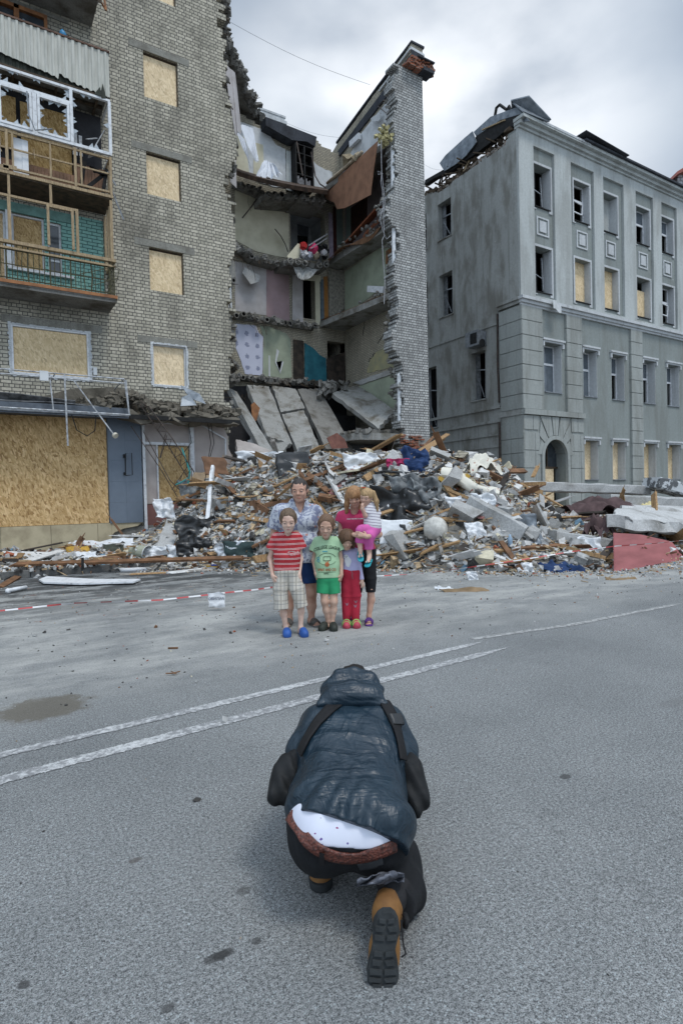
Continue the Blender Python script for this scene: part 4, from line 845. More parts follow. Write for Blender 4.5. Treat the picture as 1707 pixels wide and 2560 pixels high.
sheet([(832, 478), (846, 455), (846, 470), (834, 490)], M_VOID, 'dark_window', 'x', XI, off=0.03)
sheet([(848, 446), (866, 412), (868, 440), (850, 462)], simple('slate_panel', (0.13, 0.13, 0.15)), 'open_door_leaf', 'x', XI, off=0.06)
sheet([(917, 932), (925, 900), (940, 880), (965, 868), (990, 885), (1000, 905), (1000, 915), (960, 922)], simple('ochre_plaster', (0.38, 0.34, 0.19), 0.9, 0.35, 3, c2=(0.27, 0.27, 0.18)), 'plaster_patch', 'x', XI, jag=0.03)
sheet([(880, 957), (1000, 915), (1000, 928), (900, 962)], M_CONCL, 'slab_bearing', 'x', XI, off=0.06, th=0.06, jag=0.02)
sheet([(888, 968), (1000, 930), (1002, 1030), (985, 1028)], M_GREENW, 'pale_green_wall', 'x', XI, off=0.02, jag=0.02)
for (x0, y0, x1, y1) in ((960, 815, 985, 812), (945, 860, 962, 828), (920, 905, 935, 885), (912, 790, 908, 840)):
 mb = MB(); a = aX(x0, y0, XI-0.008); b = aX(x1, y1, XI-0.008); pts = [a.lerp(b, k/6)+Vector((0, rnd.uniform(-.06, .06), rnd.uniform(-.06, .06))) for k in range(7)]; mb.tube(pts, 0.018, 4); mb.build('wall_crack', M_DARK, BLD)
# ---------------------------------------------------------------- hollow-core floor slabs
def hollow_cell(mb, c, ux, uy, dn, w, h, r, depth=0.35, seg=8):
 """one broken core: square face with a round hole; ux,uy in face plane, dn points inward"""
 sq = []; ci = []
 for k in range(seg):
  a = 2*math.pi*(k+0.5)/seg; ca, sa = math.cos(a), math.sin(a); q = 1/max(abs(ca), abs(sa))
  sq.append(c+ux*(ca*q*w/2)+uy*(sa*q*h/2)); ci.append(c+ux*(ca*r*rnd.uniform(.9, 1.08))+uy*(sa*r))
 ci2 = [p+dn*depth for p in ci]; sq2 = [p+dn*depth for p in sq]
 vs = sq+ci+ci2+sq2; fs = []; fd = []
 for k in range(seg):
  j = (k+1) % seg; fs.append((k, j, seg+j, seg+k)); fd.append((seg+k, seg+j, 2*seg+j, 2*seg+k)); fs.append((j, k, 3*seg+k, 3*seg+j))
 mb.mesh(vs, fs, 0); mb.mesh(vs, fd, 1); mb.mesh(vs, [tuple(range(2*seg, 3*seg))], 1)  # bore and end cap coloured dark for the shade inside the core
def hollow_row(path, inward, w=0.21, h=0.22, r=0.078, mats=None, name='floor_slab', jagd=0.14, depth=0.5, drop=0.18, body=0.8):
 mb = MB(); P = [Vector(p) for p in path]; D = Vector(inward).normalized()
 for a, b in zip(P, P[1:]):
  L = (b-a).length; n = max(1, int(L/w)); ux = (b-a).normalized(); uy = ux.cross(D).normalized()
  if uy.z < 0: uy = -uy
  for k in range(n):
   c = a+(b-a)*((k+0.5)/n)+D*rnd.uniform(-jagd, jagd)+Vector((0, 0, rnd.uniform(-0.035, 0.035)))
   if rnd.random() < 0.27:
    lump(mb, c+D*0.1, (w/2, 0.1, h/2), rnd, 0); continue
   hollow_cell(mb, c, ux, uy, D, w*1.04, h*rnd.uniform(.95, 1.1), r, depth)
   if rnd.random() < 0.9: lump(mb, c-D*0.02+Vector((0, 0, rnd.uniform(-.03, .03))), (rnd.uniform(.05, .12), 0.08, 0.05), rnd, 0); lump(mb, c-D*0.02+Vector((rnd.uniform(-.1, .1), 0, rnd.choice((-h/2, h/2)))), (rnd.uniform(.04, .1), 0.06, 0.04), rnd, 0)
   if rnd.random() < 0.3:
    e = c-D*rnd.uniform(.1, .25)+Vector((rnd.uniform(-.1, .1), 0, -rnd.uniform(.05, .35))); mb.tube([c+D*0.1-Vector((0, 0, h/2)), e], 0.008, 3, 1)
  q = [a-uy*h/2+D*0.3, b-uy*h/2+D*0.3, b+uy*h/2+D*0.3, a+uy*h/2+D*0.3]
  mb.prism(q, D*body, 0)
 return mb.build(name, [M_CONCD, M_DARK], BLD)
hollow_row([aY(588, 612, 22.7), aY(640, 640, 22.5), aY(700, 655, 22.4)], (0, 1, 0), jagd=0.2)
hollow_row([aY(718, 650, 21.9), aY(772, 656, 21.9)], (0, 1, 0), w=0.27, r=0.095, h=0.25, jagd=0.02, body=1.1)
hollow_row([aY(773, 663, 22.1), aY(824, 660, 22.1)], (0, 1, 0), w=0.27, r=0.095, h=0.24, jagd=0.02)
hollow_row([aY(588, 785, 22.8), aY(700, 802, 22.8), aY(792, 815, 22.7)], (0, 1, 0), jagd=0.18)
hollow_row([aY(575, 935, 22.8), aY(660, 948, 22.7), aY(740, 955, 22.8), aY(800, 958, 22.6), aY(870, 962, 22.5)], (0, 1, 0), jagd=0.18, h=0.2)
hollow_row([aY(664, 485, 22.0), aY(745, 490, 21.9)], (0, 1, 0), w=0.26, r=0.09, jagd=0.03, body=1.2)
hollow_row([aY(752, 487, 21.7), aY(815, 505, 21.8)], (0, 1, 0), w=0.24, r=0.085, jagd=0.03, body=1.2)
hollow_row([aY(588, 455, 22.8), aY(664, 480, 22.6)], (0, 1, 0), jagd=0.1, h=0.18)
R0 = [(7.45, 18.5, 18.0)]+[tuple(aZ(x, y, 18.1)) for x, y in ((575, 122), (600, 175), (625, 228), (646, 276), (662, 318))]
hollow_row(R0, (-0.78, 0.62, 0), w=0.3, r=0.1, h=0.3, jagd=0.16, body=0.3)
mb = MB(); mb.prism([(6.9, 18.52, 17.97), (7.3, 18.52, 17.97)]+[(p[0]-0.3, p[1]+0.15, 17.97) for p in R0[1:]]+[(R0[-1][0]-0.3, 25.5, 17.98), (6.9, 25.5, 17.98)], (0, 0, 0.3)); mb.build('roof_slab', M_CONCD, BLD)
mb = MB()
for k in range(150):
 u = rnd.random()*(len(R0)-1); i = int(u); p = Vector(R0[i]).lerp(Vector(R0[i+1]), u-i); lump(mb, p+Vector((rnd.uniform(-.35, .1), rnd.uniform(-.1, .25), rnd.uniform(-.18, .28))), (rnd.uniform(.05, .16), rnd.uniform(.05, .14), rnd.uniform(.04, .1)), rnd)
for k in range(14):
 u = rnd.random()*(len(R0)-1); i = int(u); p = Vector(R0[i]).lerp(Vector(R0[i+1]), u-i); mb.tube([p, p+Vector((rnd.uniform(.05, .25), rnd.uniform(-.2, .1), rnd.uniform(-.3, .15)))], 0.012, 4)
tag(mb.build('roof_crumble', M_CONCD, BLD), kind='stuff')
mb = MB(); a, b = aY(664, 292, 22.7), aY(792, 342, 22.7)
mb.prism([a, b, b+Vector((-.1, 0, -0.45)), b+Vector((-.5, 0, -.35)), a.lerp(b, .5)+Vector((0, 0, -.55)), a+Vector((0, 0, -.35))], (0, 0.9, 0)); mb.build('eaves_board', M_TAR, BLD)
mb = MB(); mb.box(12.7, 14.05, 27, 27.8, 17.9, 20.6); mb.box(12.6, 14.15, 26.95, 27.85, 20.6, 20.75); mb.box(12.65, 14.1, 26.97, 27.83, 20.9, 21.0); mb.box(12.7, 14.05, 27, 27.8, 20.75, 20.9)
mb.build('chimney', M_TRIM, BLD)
mb = MB(); mb.box(11.4, 14.0, 24.3, 29, 17.85, 18.0); mb.build('roof_deck', M_TAR, BLD)
def slab(poly, z0, th, mat, name='floor_slab'): mb = MB(); mb.prism([(x, y, z0) for x, y in poly], (0, 0, th)); return mb.build(name, mat, BLD)
slab([(14.0, 23.2), (14.2, 18.35), (14.35, 18.1), (XI, 18.45), (XI, 23.2)], 12.08, 0.25, M_CONC)
slab([(13.55, 23.2), (14.1, 18.5), (14.3, 18.2), (XI, 18.4), (XI, 23.2)], 9.30, 0.24, M_CONC)
slab([(13.5, 23.2), (13.75, 19.5), (13.95, 18.3), (XI, 18.45), (XI, 23.2)], 15.0, 0.24, M_CONCD)
slab([(11.9, 23.0), (12.2, 18.7), (12.4, 18.4), (14.0, 18.15), (XI, 18.3), (XI, 23.0)], 3.72, 0.26, M_CONC)
mb = MB()                                                       # brown floor covering curling over the slab edges
def curl(x0, y0, x1, y1, z, w, am, m_=None, thk=0.02, ph=0.0):
 mb.grid(lambda u, v: (x0+(x1-x0)*u-w*(1-v)*(0.6+0.4*math.sin(7*u+ph)), y0+(y1-y0)*u, z+0.02-am*((1-v)**2)*(0.6+0.5*math.sin(9*u+2+ph))), 26, 6, thk)
curl(14.0, 22.9, 14.25, 18.5, 12.36, 0.28, 0.3); lino = simple('brown_lino', (0.20, 0.105, 0.055), 0.7, 0.35, 4, c2=(0.10, 0.055, 0.03)); l2 = mb; mb = MB(); curl(13.6, 23.0, 14.2, 18.6, 9.57, 0.1, 0.08, ph=2); thing(mb, 'floor_covering', lino, 'thin brown linoleum edge lying on the lower slab beside the white board', 'lino'); mb = l2
thing(mb, 'floor_covering', simple('brown_lino', (0.20, 0.105, 0.055), 0.7, 0.35, 4, c2=(0.10, 0.055, 0.03)), 'brown linoleum curling over the broken floor edge above the green wall', 'lino')
mb = MB(); mb.beam((14.15, 21.6, 12.6), (14.35, 19.0, 13.35), 0.55, 0.05, roll=0.4); mb.beam((14.2, 20.4, 12.5), (14.6, 18.6, 13.2), 0.4, 0.06, roll=0.9)
thing(mb, 'wooden_board', simple('red_brown_board', (0.28, 0.10, 0.05), 0.6, 0.3, 4, c2=(0.16, 0.06, 0.03)), 'reddish brown board propped on the broken third floor beside the end wall', 'board')
c4 = [aX(833, 500, 13.35), aX(944, 354, 13.75), aX(925, 487, 13.55), aX(846, 523, 13.3), aX(812, 490, 13.3)]
mb = MB(); mb.smooth = False
cp = [(812, 478), (822, 466), (866, 424), (900, 392), (944, 352), (934, 420), (926, 487), (896, 503), (862, 520), (842, 523), (835, 506), (820, 500), (811, 490)]
from mathutils.geometry import tessellate_polygon
P3 = []
for x, y in cp: P3.append(aX(x, y, 13.62))
mb.prism(P3, (0.02, 0, 0)); carpet = mb.build('carpet', simple('brown_carpet', (0.29, 0.155, 0.095), 0.95, 0.3, 2.2, 0.006, c2=(0.18, 0.095, 0.06), lo=0.3, hi=0.6, bscale=14))
tag(carpet, 'large reddish brown carpet hanging slanted from the fourth floor beside the brick stub', 'carpet')
mb = MB(); mb.tube([aX(818, 458, 13.6), aX(842, 437, 13.58), aX(866, 416, 13.6), aX(905, 380, 13.62)], 0.07, 6); thing(mb, 'rolled_mat', simple('pale_tan_cloth', (0.40, 0.33, 0.24), 0.95, 0.25, 5), 'rolled tan mat lying along the floor edge above the hanging carpet', 'mat', smooth=True)
mb = MB()
for c, s, mi in (((870, 405), 0.2, 1), ((884, 397), 0.16, 1), ((895, 392), 0.13, 1)): p = aX(*c, 13.7); lump(mb, p, (s, s*1.6, s), rnd)
thing(mb, 'bundle', simple('grimy_beige_bundle', (0.30, 0.25, 0.17), 0.95, 0.4, 8), 'grimy beige bundle of belongings heaped on the top floor edge', 'bundle')
mb = MB(); p = aY(962, 340, 18.0); mb.smooth = True
for k in range(60): lump(mb, p+Vector((rnd.gauss(0, .12), rnd.uniform(-.1, .3), rnd.gauss(0, .15))), (0.06, 0.06, 0.06), rnd)
thing(mb, 'insulation_wad', simple('yellow_wool', (0.42, 0.38, 0.20), 0.95, 0.3, 14, 0.01), 'yellowish wad of insulation snagged at the top of the brick stub', 'insulation', smooth=False)
mb = MB()
q = [(953, 350), (953, 400), (954, 432), (958, 470), (962, 500), (958, 540), (960, 590), (955, 600), (957, 640), (962, 700), (960, 760)]
mb.tube([aY(x, y, 17.8) for x, y in q], 0.014, 4); mb.tube([aY(x, y, 17.75) for x, y in ((954, 432), (952, 455), (956, 480), (957, 520), (950, 545), (956, 575), (966, 598), (975, 590))], 0.012, 4)
mb.tube([aY(x, y, 17.8) for x, y in ((954, 432), (944, 428), (945, 436), (956, 434))], 0.012, 4)
thing(mb, 'hanging_wire', simple('grey_wire', (0.35, 0.35, 0.37), 0.6), 'tangled pale wires hanging down in front of the end bay floors', 'wire')
mb = MB(); mb.tube([aY(x, y, 19.5) for x, y in ((1013, 286), (990, 278), (975, 262), (967, 250), (958, 253), (948, 262), (944, 266))][::-1], 0.016, 4)
mb2 = MB(); mb2.tube([aX(946, 264, 14.8), aX(958, 251, 14.5), aX(968, 252, 14.4), aX(974, 264, 14.5), aX(976, 285, 14.7)], 0.022, 4); mb2.tube([aX(945, 266, 14.8), aX(969, 286, 14.4)], 0.02, 4)
thing(mb2, 'bent_cable', M_RUST, 'bent cable loop sticking out of the white top storey wall', 'cable')
mb = MB(); mb.beam(aX(876, 362, 14.75), aX(899, 340, 14.75), 0.14, 0.26, roll=0.0)
thing(mb, 'air_conditioner', M_WHITEF, 'slanted white air conditioner on the top storey inner wall', 'air conditioner')
mb = MB(); mb.prism([aX(x, y, 14.7) for x, y in ((926, 296), (950, 280), (950, 298), (945, 303), (928, 303))], (0.03, 0, 0)); thing(mb, 'torn_board', M_WHITE, 'torn white panel peeling from the inner wall near the roof', 'panel')
mb = MB(); mb.prism([aX(x, y, 14.45) for x, y in ((918, 714), (958, 716), (957, 732), (917, 730))], (0.04, 0, 0)); thing(mb, 'white_board', M_WHITEF, 'white board standing on the broken floor slab against the green wall', 'board')
mb = MB(); mb.prism([aX(x, y, XI-0.06) for x, y in ((964, 628), (984, 612), (984, 640), (977, 655), (964, 660))], (0.03, 0, 0))
pic = simple('colourful_print', (0.36, 0.14, 0.04), 0.6, 0.3, 7, c2=(0.03, 0.05, 0.05)); thing(mb, 'wall_poster', pic, 'dark poster with orange and blue patches on the green inner wall', 'poster')
def cloth(pts4, name, mat, label, fold=0.06, nf=5, nu=14, nv=18, cat='curtain', taper=0.0):
 A, B, C_, D = [Vector(p) for p in pts4]; mb = MB()
 def fn(u, v):
  p = A.lerp(B, u).lerp(D.lerp(C_, u), v); return p+LY*(-fold*math.sin(nf*2*math.pi*u+3*v)*(0.4+v))+Vector((0, 0, 0.03*math.sin(9*v+5*u)))
 mb.grid(fn, nu, nv); return thing(mb, name, mat, label, cat, smooth=True)
cloth([aY(598, 312, 20.6), aY(632, 318, 21.6), aY(648, 405, 21.4), aY(636, 402, 20.6)], 'curtain', M_CLOTHW, 'long white curtain hanging torn in the top left room')
cloth([aY(590, 330, 20.3), aY(612, 345, 20.5), aY(628, 425, 20.6), aY(622, 405, 20.3)], 'curtain', M_CLOTHW, 'second white curtain strip beside the alcove in the top left room', 0.05, 3)
cloth([aY(660, 402, 22.2), aY(680, 405, 22.2), aY(706, 440, 22.0), aY(640, 445, 21.8)], 'bed_sheet', M_CLOTHW, 'bunched white sheet draped on the bent top floor edge', 0.12, 4, cat='sheet')
cloth([aY(560, 160, 19.6), aY(588, 180, 19.8), aY(604, 330, 19.8), aY(588, 335, 19.3)], 'wallpaper_roll', M_PALEP, 'pale wallpaper strip hanging below the roof slab at the left cut', 0.08, 1.5, cat='wallpaper')
cloth([aY(560, 330, 18.7), aY(584, 345, 18.8), aY(584, 415, 18.8), aY(566, 400, 18.6)], 'torn_lining', M_WHITE, 'torn white lining at the cut edge below the roof', 0.03, 2, cat='lining')
sheet([(578, 395), (590, 400), (592, 470), (576, 455)], M_PALEP, 'reveal_lining', c=18.9, off=0.0); sheet([(575, 560), (588, 570), (590, 620), (572, 640)], M_PALEP, 'reveal_lining', c=18.9, off=0.0)
sheet([(568, 640), (584, 628), (590, 690), (570, 700)], M_CONC, 'reveal_lining', c=18.9, off=0.0); sheet([(570, 712), (578, 712), (581, 770), (574, 800)], M_WHITE, 'reveal_lining', c=18.8, off=0.0)
for y0 in (538, 694, 905, 940):
 hollow_row([aY(566, y0-10, 18.75), aY(592 if y0 < 900 else 600, y0+14, 18.9)], (0, 1, 0), w=0.17, r=0.06, h=0.2, jagd=0.05, depth=0.3)
mb = MB()
mb.grid(lambda u, v: (lambda a, b: a.lerp(b, v)+Vector((0, 0, -0.05*math.sin(3.1*u))))(aY(588+232*u, 424+52*(u**0.8), 21.2), aY(588+232*u, 424+52*(u**0.8), 22.9)+Vector((0, 0, 0.1))), 16, 3, 0.16)
mb.build('sagging_floor', simple('dark_brown_floor', (0.095, 0.06, 0.04), 0.85, 0.5, 5, 0.006, c2=(0.03, 0.022, 0.018)), BLD)
w = empty('shelving_unit', aY(758, 470, 23.0), 'tall black shelving unit standing in the torn top storey room', 'shelf')
mb = MB(); o_ = aY(758, 470, 22.9)
for dx in (-0.42, 0.0, 0.42): mb.box(o_.x+dx-0.025, o_.x+dx+0.025, 22.7, 23.15, o_.z-0.1, o_.z+1.75)
for dz in (0.0, 0.45, 0.9, 1.35, 1.72): mb.box(o_.x-0.39, o_.x+0.39, 22.72, 23.14, o_.z+dz, o_.z+dz+0.035)
mb.build('frame', M_DARK, w)
mb = MB()
for k in range(12): mb.box(o_.x-0.36+k*0.055, o_.x-0.32+k*0.055, 22.75, 22.9, o_.z+0.04, o_.z+0.25+rnd.uniform(0, .15))
mb.build('contents', simple('grey_books', (0.22, 0.22, 0.23), 0.7, 0.6, 30), w)
mb = MB(); mb.tube([aY(742, 355, 22.0), aY(750, 400, 21.8), aY(757, 440, 21.6)], 0.03, 5); thing(mb, 'steel_pole', M_RUST, 'dark slanted pole across the black shelving', 'pole')
mb = MB(); mb.tube([aY(778, 380, 22.0), aY(788, 440, 21.9), aY(800, 460, 21.7), aY(815, 470, 21.6)], 0.03, 5); thing(mb, 'steel_pole', M_RUST, 'dark bent pole right of the black shelving', 'pole')
cl = [((757, 618), (0.45, 0.03, 0.03), 0.12, 'red cushion on the third floor clutter'), ((781, 625), (0.55, 0.05, 0.14), 0.16, 'bright pink cloth on the third floor clutter'), ((758, 634), (0.5, 0.5, 0.52), 0.14, 'white bundle at the left of the third floor clutter'), ((772, 640), (0.42, 0.44, 0.5), 0.13, 'pale blue-white bundle at the slab edge of the third floor'), ((788, 636), (0.38, 0.32, 0.24), 0.13, 'beige shoe-like bundle in the third floor clutter'), ((812, 632), (0.5, 0.5, 0.52), 0.1, 'white cloth at the right of the third floor clutter')]
for i, (p, c_, s, lb) in enumerate(cl):
 mb = MB(); q = aY(*p, 21.9); mb.smooth = True
 for k in range(4): lump(mb, q+Vector((rnd.uniform(-.08, .08), rnd.uniform(-.1, .1), rnd.uniform(-.03, .06))), (s, s, s*0.8), rnd)
 thing(mb, 'clothes_bundle', simple('cloth_%d' % i, c_, 0.9, 0.2, 9), lb, 'bundle', smooth=False)
mb = MB()
for k in range(24): q = aY(rnd.uniform(750, 818), rnd.uniform(612, 640), 22.3); lump(mb, q, (0.13, 0.13, 0.12), rnd)
thing(mb, 'charred_clutter', M_DARK, 'dark charred clutter heaped under the clothes on the third floor', 'clutter')
mb = MB(); mb.beam(aY(770, 615, 21.8), aY(818, 585, 21.8), 0.08, 0.05); mb.beam(aY(776, 622, 21.7), aY(818, 595, 21.7), 0.05, 0.04); thing(mb, 'metal_rail', M_STEEL, 'grey metal rail lying slanted over the third floor clutter', 'rail')
cloth([aY(732, 665, 22.2), aY(800, 672, 22.2), aY(770, 700, 22.0), aY(745, 695, 22.0)], 'ceiling_lining', simple('sagging_lining', (0.36, 0.37, 0.36), 0.9, 0.4, 6), 'sagging grey ceiling lining over the open door', 0.05, 4, cat='lining')
mb = MB(); mb.grid(lambda u, v: aY(610+40*u-6*v, 668+22*u+34*v*(1-abs(u-.5)), 22.9)+Vector((0, -0.1*v, 0)), 8, 6, 0.02); mb.build('peeling_plaster', M_CONCL, BLD)
mb = MB(); mb.prism([aY(x, y, 22.0) for x, y in ((718, 640), (745, 608), (752, 612), (748, 645), (722, 648))], (0, 0.05, 0)); mb.build('broken_partition', M_YELW, BLD)
for p in (((642, 498), (626, 520), (606, 545)), ((687, 572), (702, 590), (714, 612), (720, 630))):
 mb = MB(); mb.tube([aY(x, y, 22.9) for x, y in p], 0.025, 4); mb.build('loose_cable', M_RUST, BLD)
# ---------------------------------------------------------------- fallen floor slabs in the bottom of the bay
def lean(pts, ys, th, mat, label, n=(14, 20), rough=0.05, name='concrete_slab', group=None):
 A, B, C_, D = [aY(p[0], p[1], y_) for p, y_ in zip(pts, ys)]; mb = MB()
 def fn(u, v): return A.lerp(B, u+.04*fnoise(v*9+A.x*3, u*2)*(1 if u in (0, 1) else 0)).lerp(D.lerp(C_, u), v+.03*fnoise(u*8+A.x*3, 7)*(1 if v in (0, 1) else 0))+Vector((0, fnoise(u*4+A.x, v*6)*rough, 0))
 mb.grid(fn, n[0], n[1], -th if True else th); return thing(mb, name, mat, label, 'slab', group)
lean([(618, 962), (672, 966), (730, 1110), (668, 1090)], (22.4, 22.4, 19.4, 19.4), 0.2, M_CONC, 'long grey floor slab leaning in the bay, leftmost of the leaning slabs')
lean([(672, 1092), (700, 1055), (724, 1108), (690, 1150)], (19.6, 20.2, 19.3, 19.0), 0.2, M_CONC, 'broken lower end of a slab under the leftmost leaning slab')
lean([(681, 964), (740, 972), (762, 1020), (702, 1030)], (22.4, 22.4, 21.2, 21.2), 0.2, M_CONC, 'short upper piece of the cracked middle leaning slab')
lean([(704, 1036), (760, 1025), (802, 1128), (748, 1136)], (21.1, 21.1, 19.0, 19.0), 0.2, M_CONC, 'long lower piece of the cracked middle leaning slab')
lean([(744, 972), (800, 972), (884, 1124), (815, 1122)], (22.5, 22.5, 19.3, 19.3), 0.2, M_CONCD, 'brown stained leaning slab, rightmost in the bay')
lean([(827, 992), (894, 972), (990, 1036), (945, 1080)], (21.6, 22.4, 18.8, 18.6), -0.18, M_CONC, 'wide slab sloping down to the foot of the brick stub')
lean([(572, 968), (592, 978), (684, 1128), (655, 1130)], (19.2, 19.4, 17.7, 17.7), 0.14, M_CONC, 'narrow beam slanting down from the left cut edge', (2, 8))
lean([(578, 1010), (586, 1012), (668, 1122), (652, 1124)], (19.3, 19.3, 17.9, 17.9), 0.1, M_CONCL, 'thin pale beam slanting beneath the narrow beam', (2, 8))
lean([(590, 1098), (640, 1110), (760, 1165), (600, 1175)], (17.9, 17.9, 17.0, 16.8), 0.1, simple('pinkish_panel', (0.36, 0.33, 0.31), 0.9, 0.2, 2), 'pale pinkish panel lying at the top left of the rubble')
mb = MB(); mb.box(6.6, 14.6, 22.0, 22.3, 0.2, 5.2); mb.build('bay_shade_block', M_VOID, BLD)  # plain dark block giving the deep shade behind the fallen slabs
mb = MB(); mb.prism([aY(x, y, 19.5) for x, y in ((628, 1012), (636, 1005), (650, 1020), (642, 1050), (632, 1060), (630, 1035))], (0, 0.03, 0)); thing(mb, 'brown_board', M_OTIMB, 'brown board wedged beside the leftmost leaning slab', 'board')
mb = MB(); mb.prism([aY(x, y, 18.6) for x, y in ((817, 1095), (842, 1082), (862, 1098), (870, 1120), (830, 1122))], (0, 0.03, 0)); thing(mb, 'red_board', simple('dull_red_board', (0.2, 0.09, 0.07), 0.8, 0.3, 4), 'dull red board at the foot of the stained slab', 'board')
mb = MB(); mb.box(12.2, 14.85, 20.0, 20.1, 0.2, 3.7); mb.build('shop_back_wall', simple('shop_grey', (0.13, 0.14, 0.15), 0.9), BLD)
mb = MB(); mb.prism([aY(x, y, 19.6) for x, y in ((943, 1120), (968, 1120), (968, 1148), (943, 1150))], (0, 0.04, 0)); thing(mb, 'framed_picture', simple('dark_red_frame', (0.10, 0.035, 0.03), 0.6), 'dark red framed picture on the grey shop wall under the low slab', 'picture')
mb = MB()
for k in range(160):
 x = rnd.uniform(12.3, 14.8); y = rnd.uniform(18.3, 20.5); s = rnd.uniform(.03, .09); lump(mb, (x, y, 4.0+s*0.5+max(0, (x-13.6))*0.25*rnd.random()), (s*1.5, s, s), rnd)
for k in range(60):
 x = rnd.uniform(13.65, 14.8); y = rnd.uniform(18.3, 22); lump(mb, (x, y, rnd.choice((9.58, 12.37))), (0.06, 0.06, 0.04), rnd)
for k in range(90):
 q = aY(rnd.uniform(795, 860), rnd.uniform(955, 995), rnd.uniform(21.6, 22.4)); lump(mb, q, (rnd.uniform(.05, .2), rnd.uniform(.05, .15), rnd.uniform(.04, .12)), rnd)
tag(mb.build('slab_crumble', M_CONCD, BLD), kind='stuff')
mb = MB()
for k in range(70):
 px_ = rnd.uniform(590, 825); fl_ = rnd.choice((640, 655, 800, 950, 485, 975)); p = aY(px_, fl_+rnd.uniform(-8, 12), 22.3); L = rnd.uniform(.15, .7); q = p+Vector((rnd.uniform(-.2, .2), -rnd.uniform(0, .3), -L)); mb.tube([p, p.lerp(q, .5)+Vector((rnd.uniform(-.08, .08), 0, 0)), q], rnd.uniform(.006, .013), 3)
for k in range(46):
 z = rnd.uniform(4.5, 17.5); p = Vector((interp(CUT, z)+rnd.uniform(-.05, .1), 18.3+rnd.uniform(0, .3), z)); q = p+Vector((rnd.uniform(.05, .4), rnd.uniform(-.1, .2), rnd.uniform(-.5, .15))); mb.beam(p, q, rnd.uniform(.01, .06), .015)
tag(mb.build('hanging_debris', M_DTIMB, BLD), kind='stuff')
mb = MB()
for k in range(120):
 z = rnd.choice((4.2, 7.0, 9.8, 12.6, 15.5))+rnd.gauss(0, .25); lump(mb, (interp(CUT, z)+rnd.uniform(-.05, .22), 18.2+rnd.uniform(0, .5), z), (rnd.uniform(.04, .14), .08, rnd.uniform(.03, .09)), rnd)
for k in range(90):
 z = rnd.uniform(3.8, 17.5); lump(mb, (interp(PIL, z)+rnd.uniform(-.1, .06), 18.25+rnd.uniform(0, .35), z), (rnd.uniform(.04, .1), .08, .045), rnd)
tag(mb.build('edge_crumble', M_CONCD, BLD), kind='stuff')
for i, (a, b, lb) in enumerate(((aY(540, 35, 24), aY(925, 212, 24), 'thin overhead wire crossing the sky from the left roof to the end wall'), (aY(700, 300, 30), aY(870, 345, 30), 'short thin wire in the gap of the roofline'), (aY(1040, 395, 30), aY(1110, 425, 30), 'faint wire between the brick stub and the grey building'))):
 mb = MB(); mb.tube([a.lerp(b, k/10)-Vector((0, 0, 0.25*math.sin(math.pi*k/10))) for k in range(11)], 0.007 if i else 0.009, 4); thing(mb, 'overhead_wire', simple('dull_wire', (0.25, 0.26, 0.28), 0.6), lb, 'wire')
# ---------------------------------------------------------------- the grey corner building
rnd = random.Random(99)
GB = empty('corner_building', (27, 18, 0), 'grey rendered four storey building with pale pilasters and blown out windows', 'building')
CX = 20.9
WX = [(21.98, 23.12), (24.8, 26.0), (27.1, 28.28), (29.9, 31.15), (32.25, 33.45), (34.9, 36.1), (37.4, 38.6)]
PX = [(21.88, 23.3), (24.5, 26.25), (27.0, 28.7), (29.75, 31.35), (32.15, 33.66), (34.8, 36.3), (37.3, 38.8)]
FX = [(22.35, 23.6), (25.2, 26.27), (27.45, 28.55), (30.2, 31.35), (32.48, 33.7), (34.9, 36.0), (37.4, 38.5)]
Z3, Z2, Z1, Z0 = (14.6, 16.5), (10.75, 12.8), (6.2, 8.45), (2.15, 4.05)
ZC = 10.15                                                    # belt cornice
op = [(a, b, *Z3) for a, b in WX]+[(a, b, *Z2) for a, b in WX]
lowop = [(a, b, *Z1) for a, b in FX]+[(a, b, *Z0) for a, b in FX[1:]]
mb = MB(); X1 = 42
pz = (10.5, 17.2)
def up(u, z): return not any(a < u < b and pz[0] < z < pz[1] for a, b in PX)
mb.wall('y', 18.0, 18.12, [CX, X1]+[v for p in PX for v in p], [ZC, *pz, 17.7], up); mb.build('pilaster_wall', M_GREYL, GB)
def upi(u, z): return not any(a < u < b and c < z < d for a, b, c, d in op)
mb = MB(); mb.wall('y', 18.121, 18.6, [CX+0.012, X1]+[v for p in WX for v in p], [ZC, *Z2, *Z3, 17.7], upi); mb.build('recessed_wall', M_GREY, GB)
def lowf(u, z):
 if 22.1 < u < 23.78 and z < 3.2: return False
 if ((u-22.94)/0.84)**2+((z-3.2)/0.84)**2 < 1 and z >= 3.2: return False
 return not any(a < u < b and c < z < d for a, b, c, d in lowop)
mb = MB(); mb.wall('y', 18.0, 18.6, [CX+0.012, X1]+[v for p in FX for v in p]+[22.1+0.056*i for i in range(31)], [0.1, ZC, 3.2]+[3.2+0.06*i for i in range(15)]+list(Z1)+list(Z0), lowf); mb.build('lower_wall', M_GREY, GB)
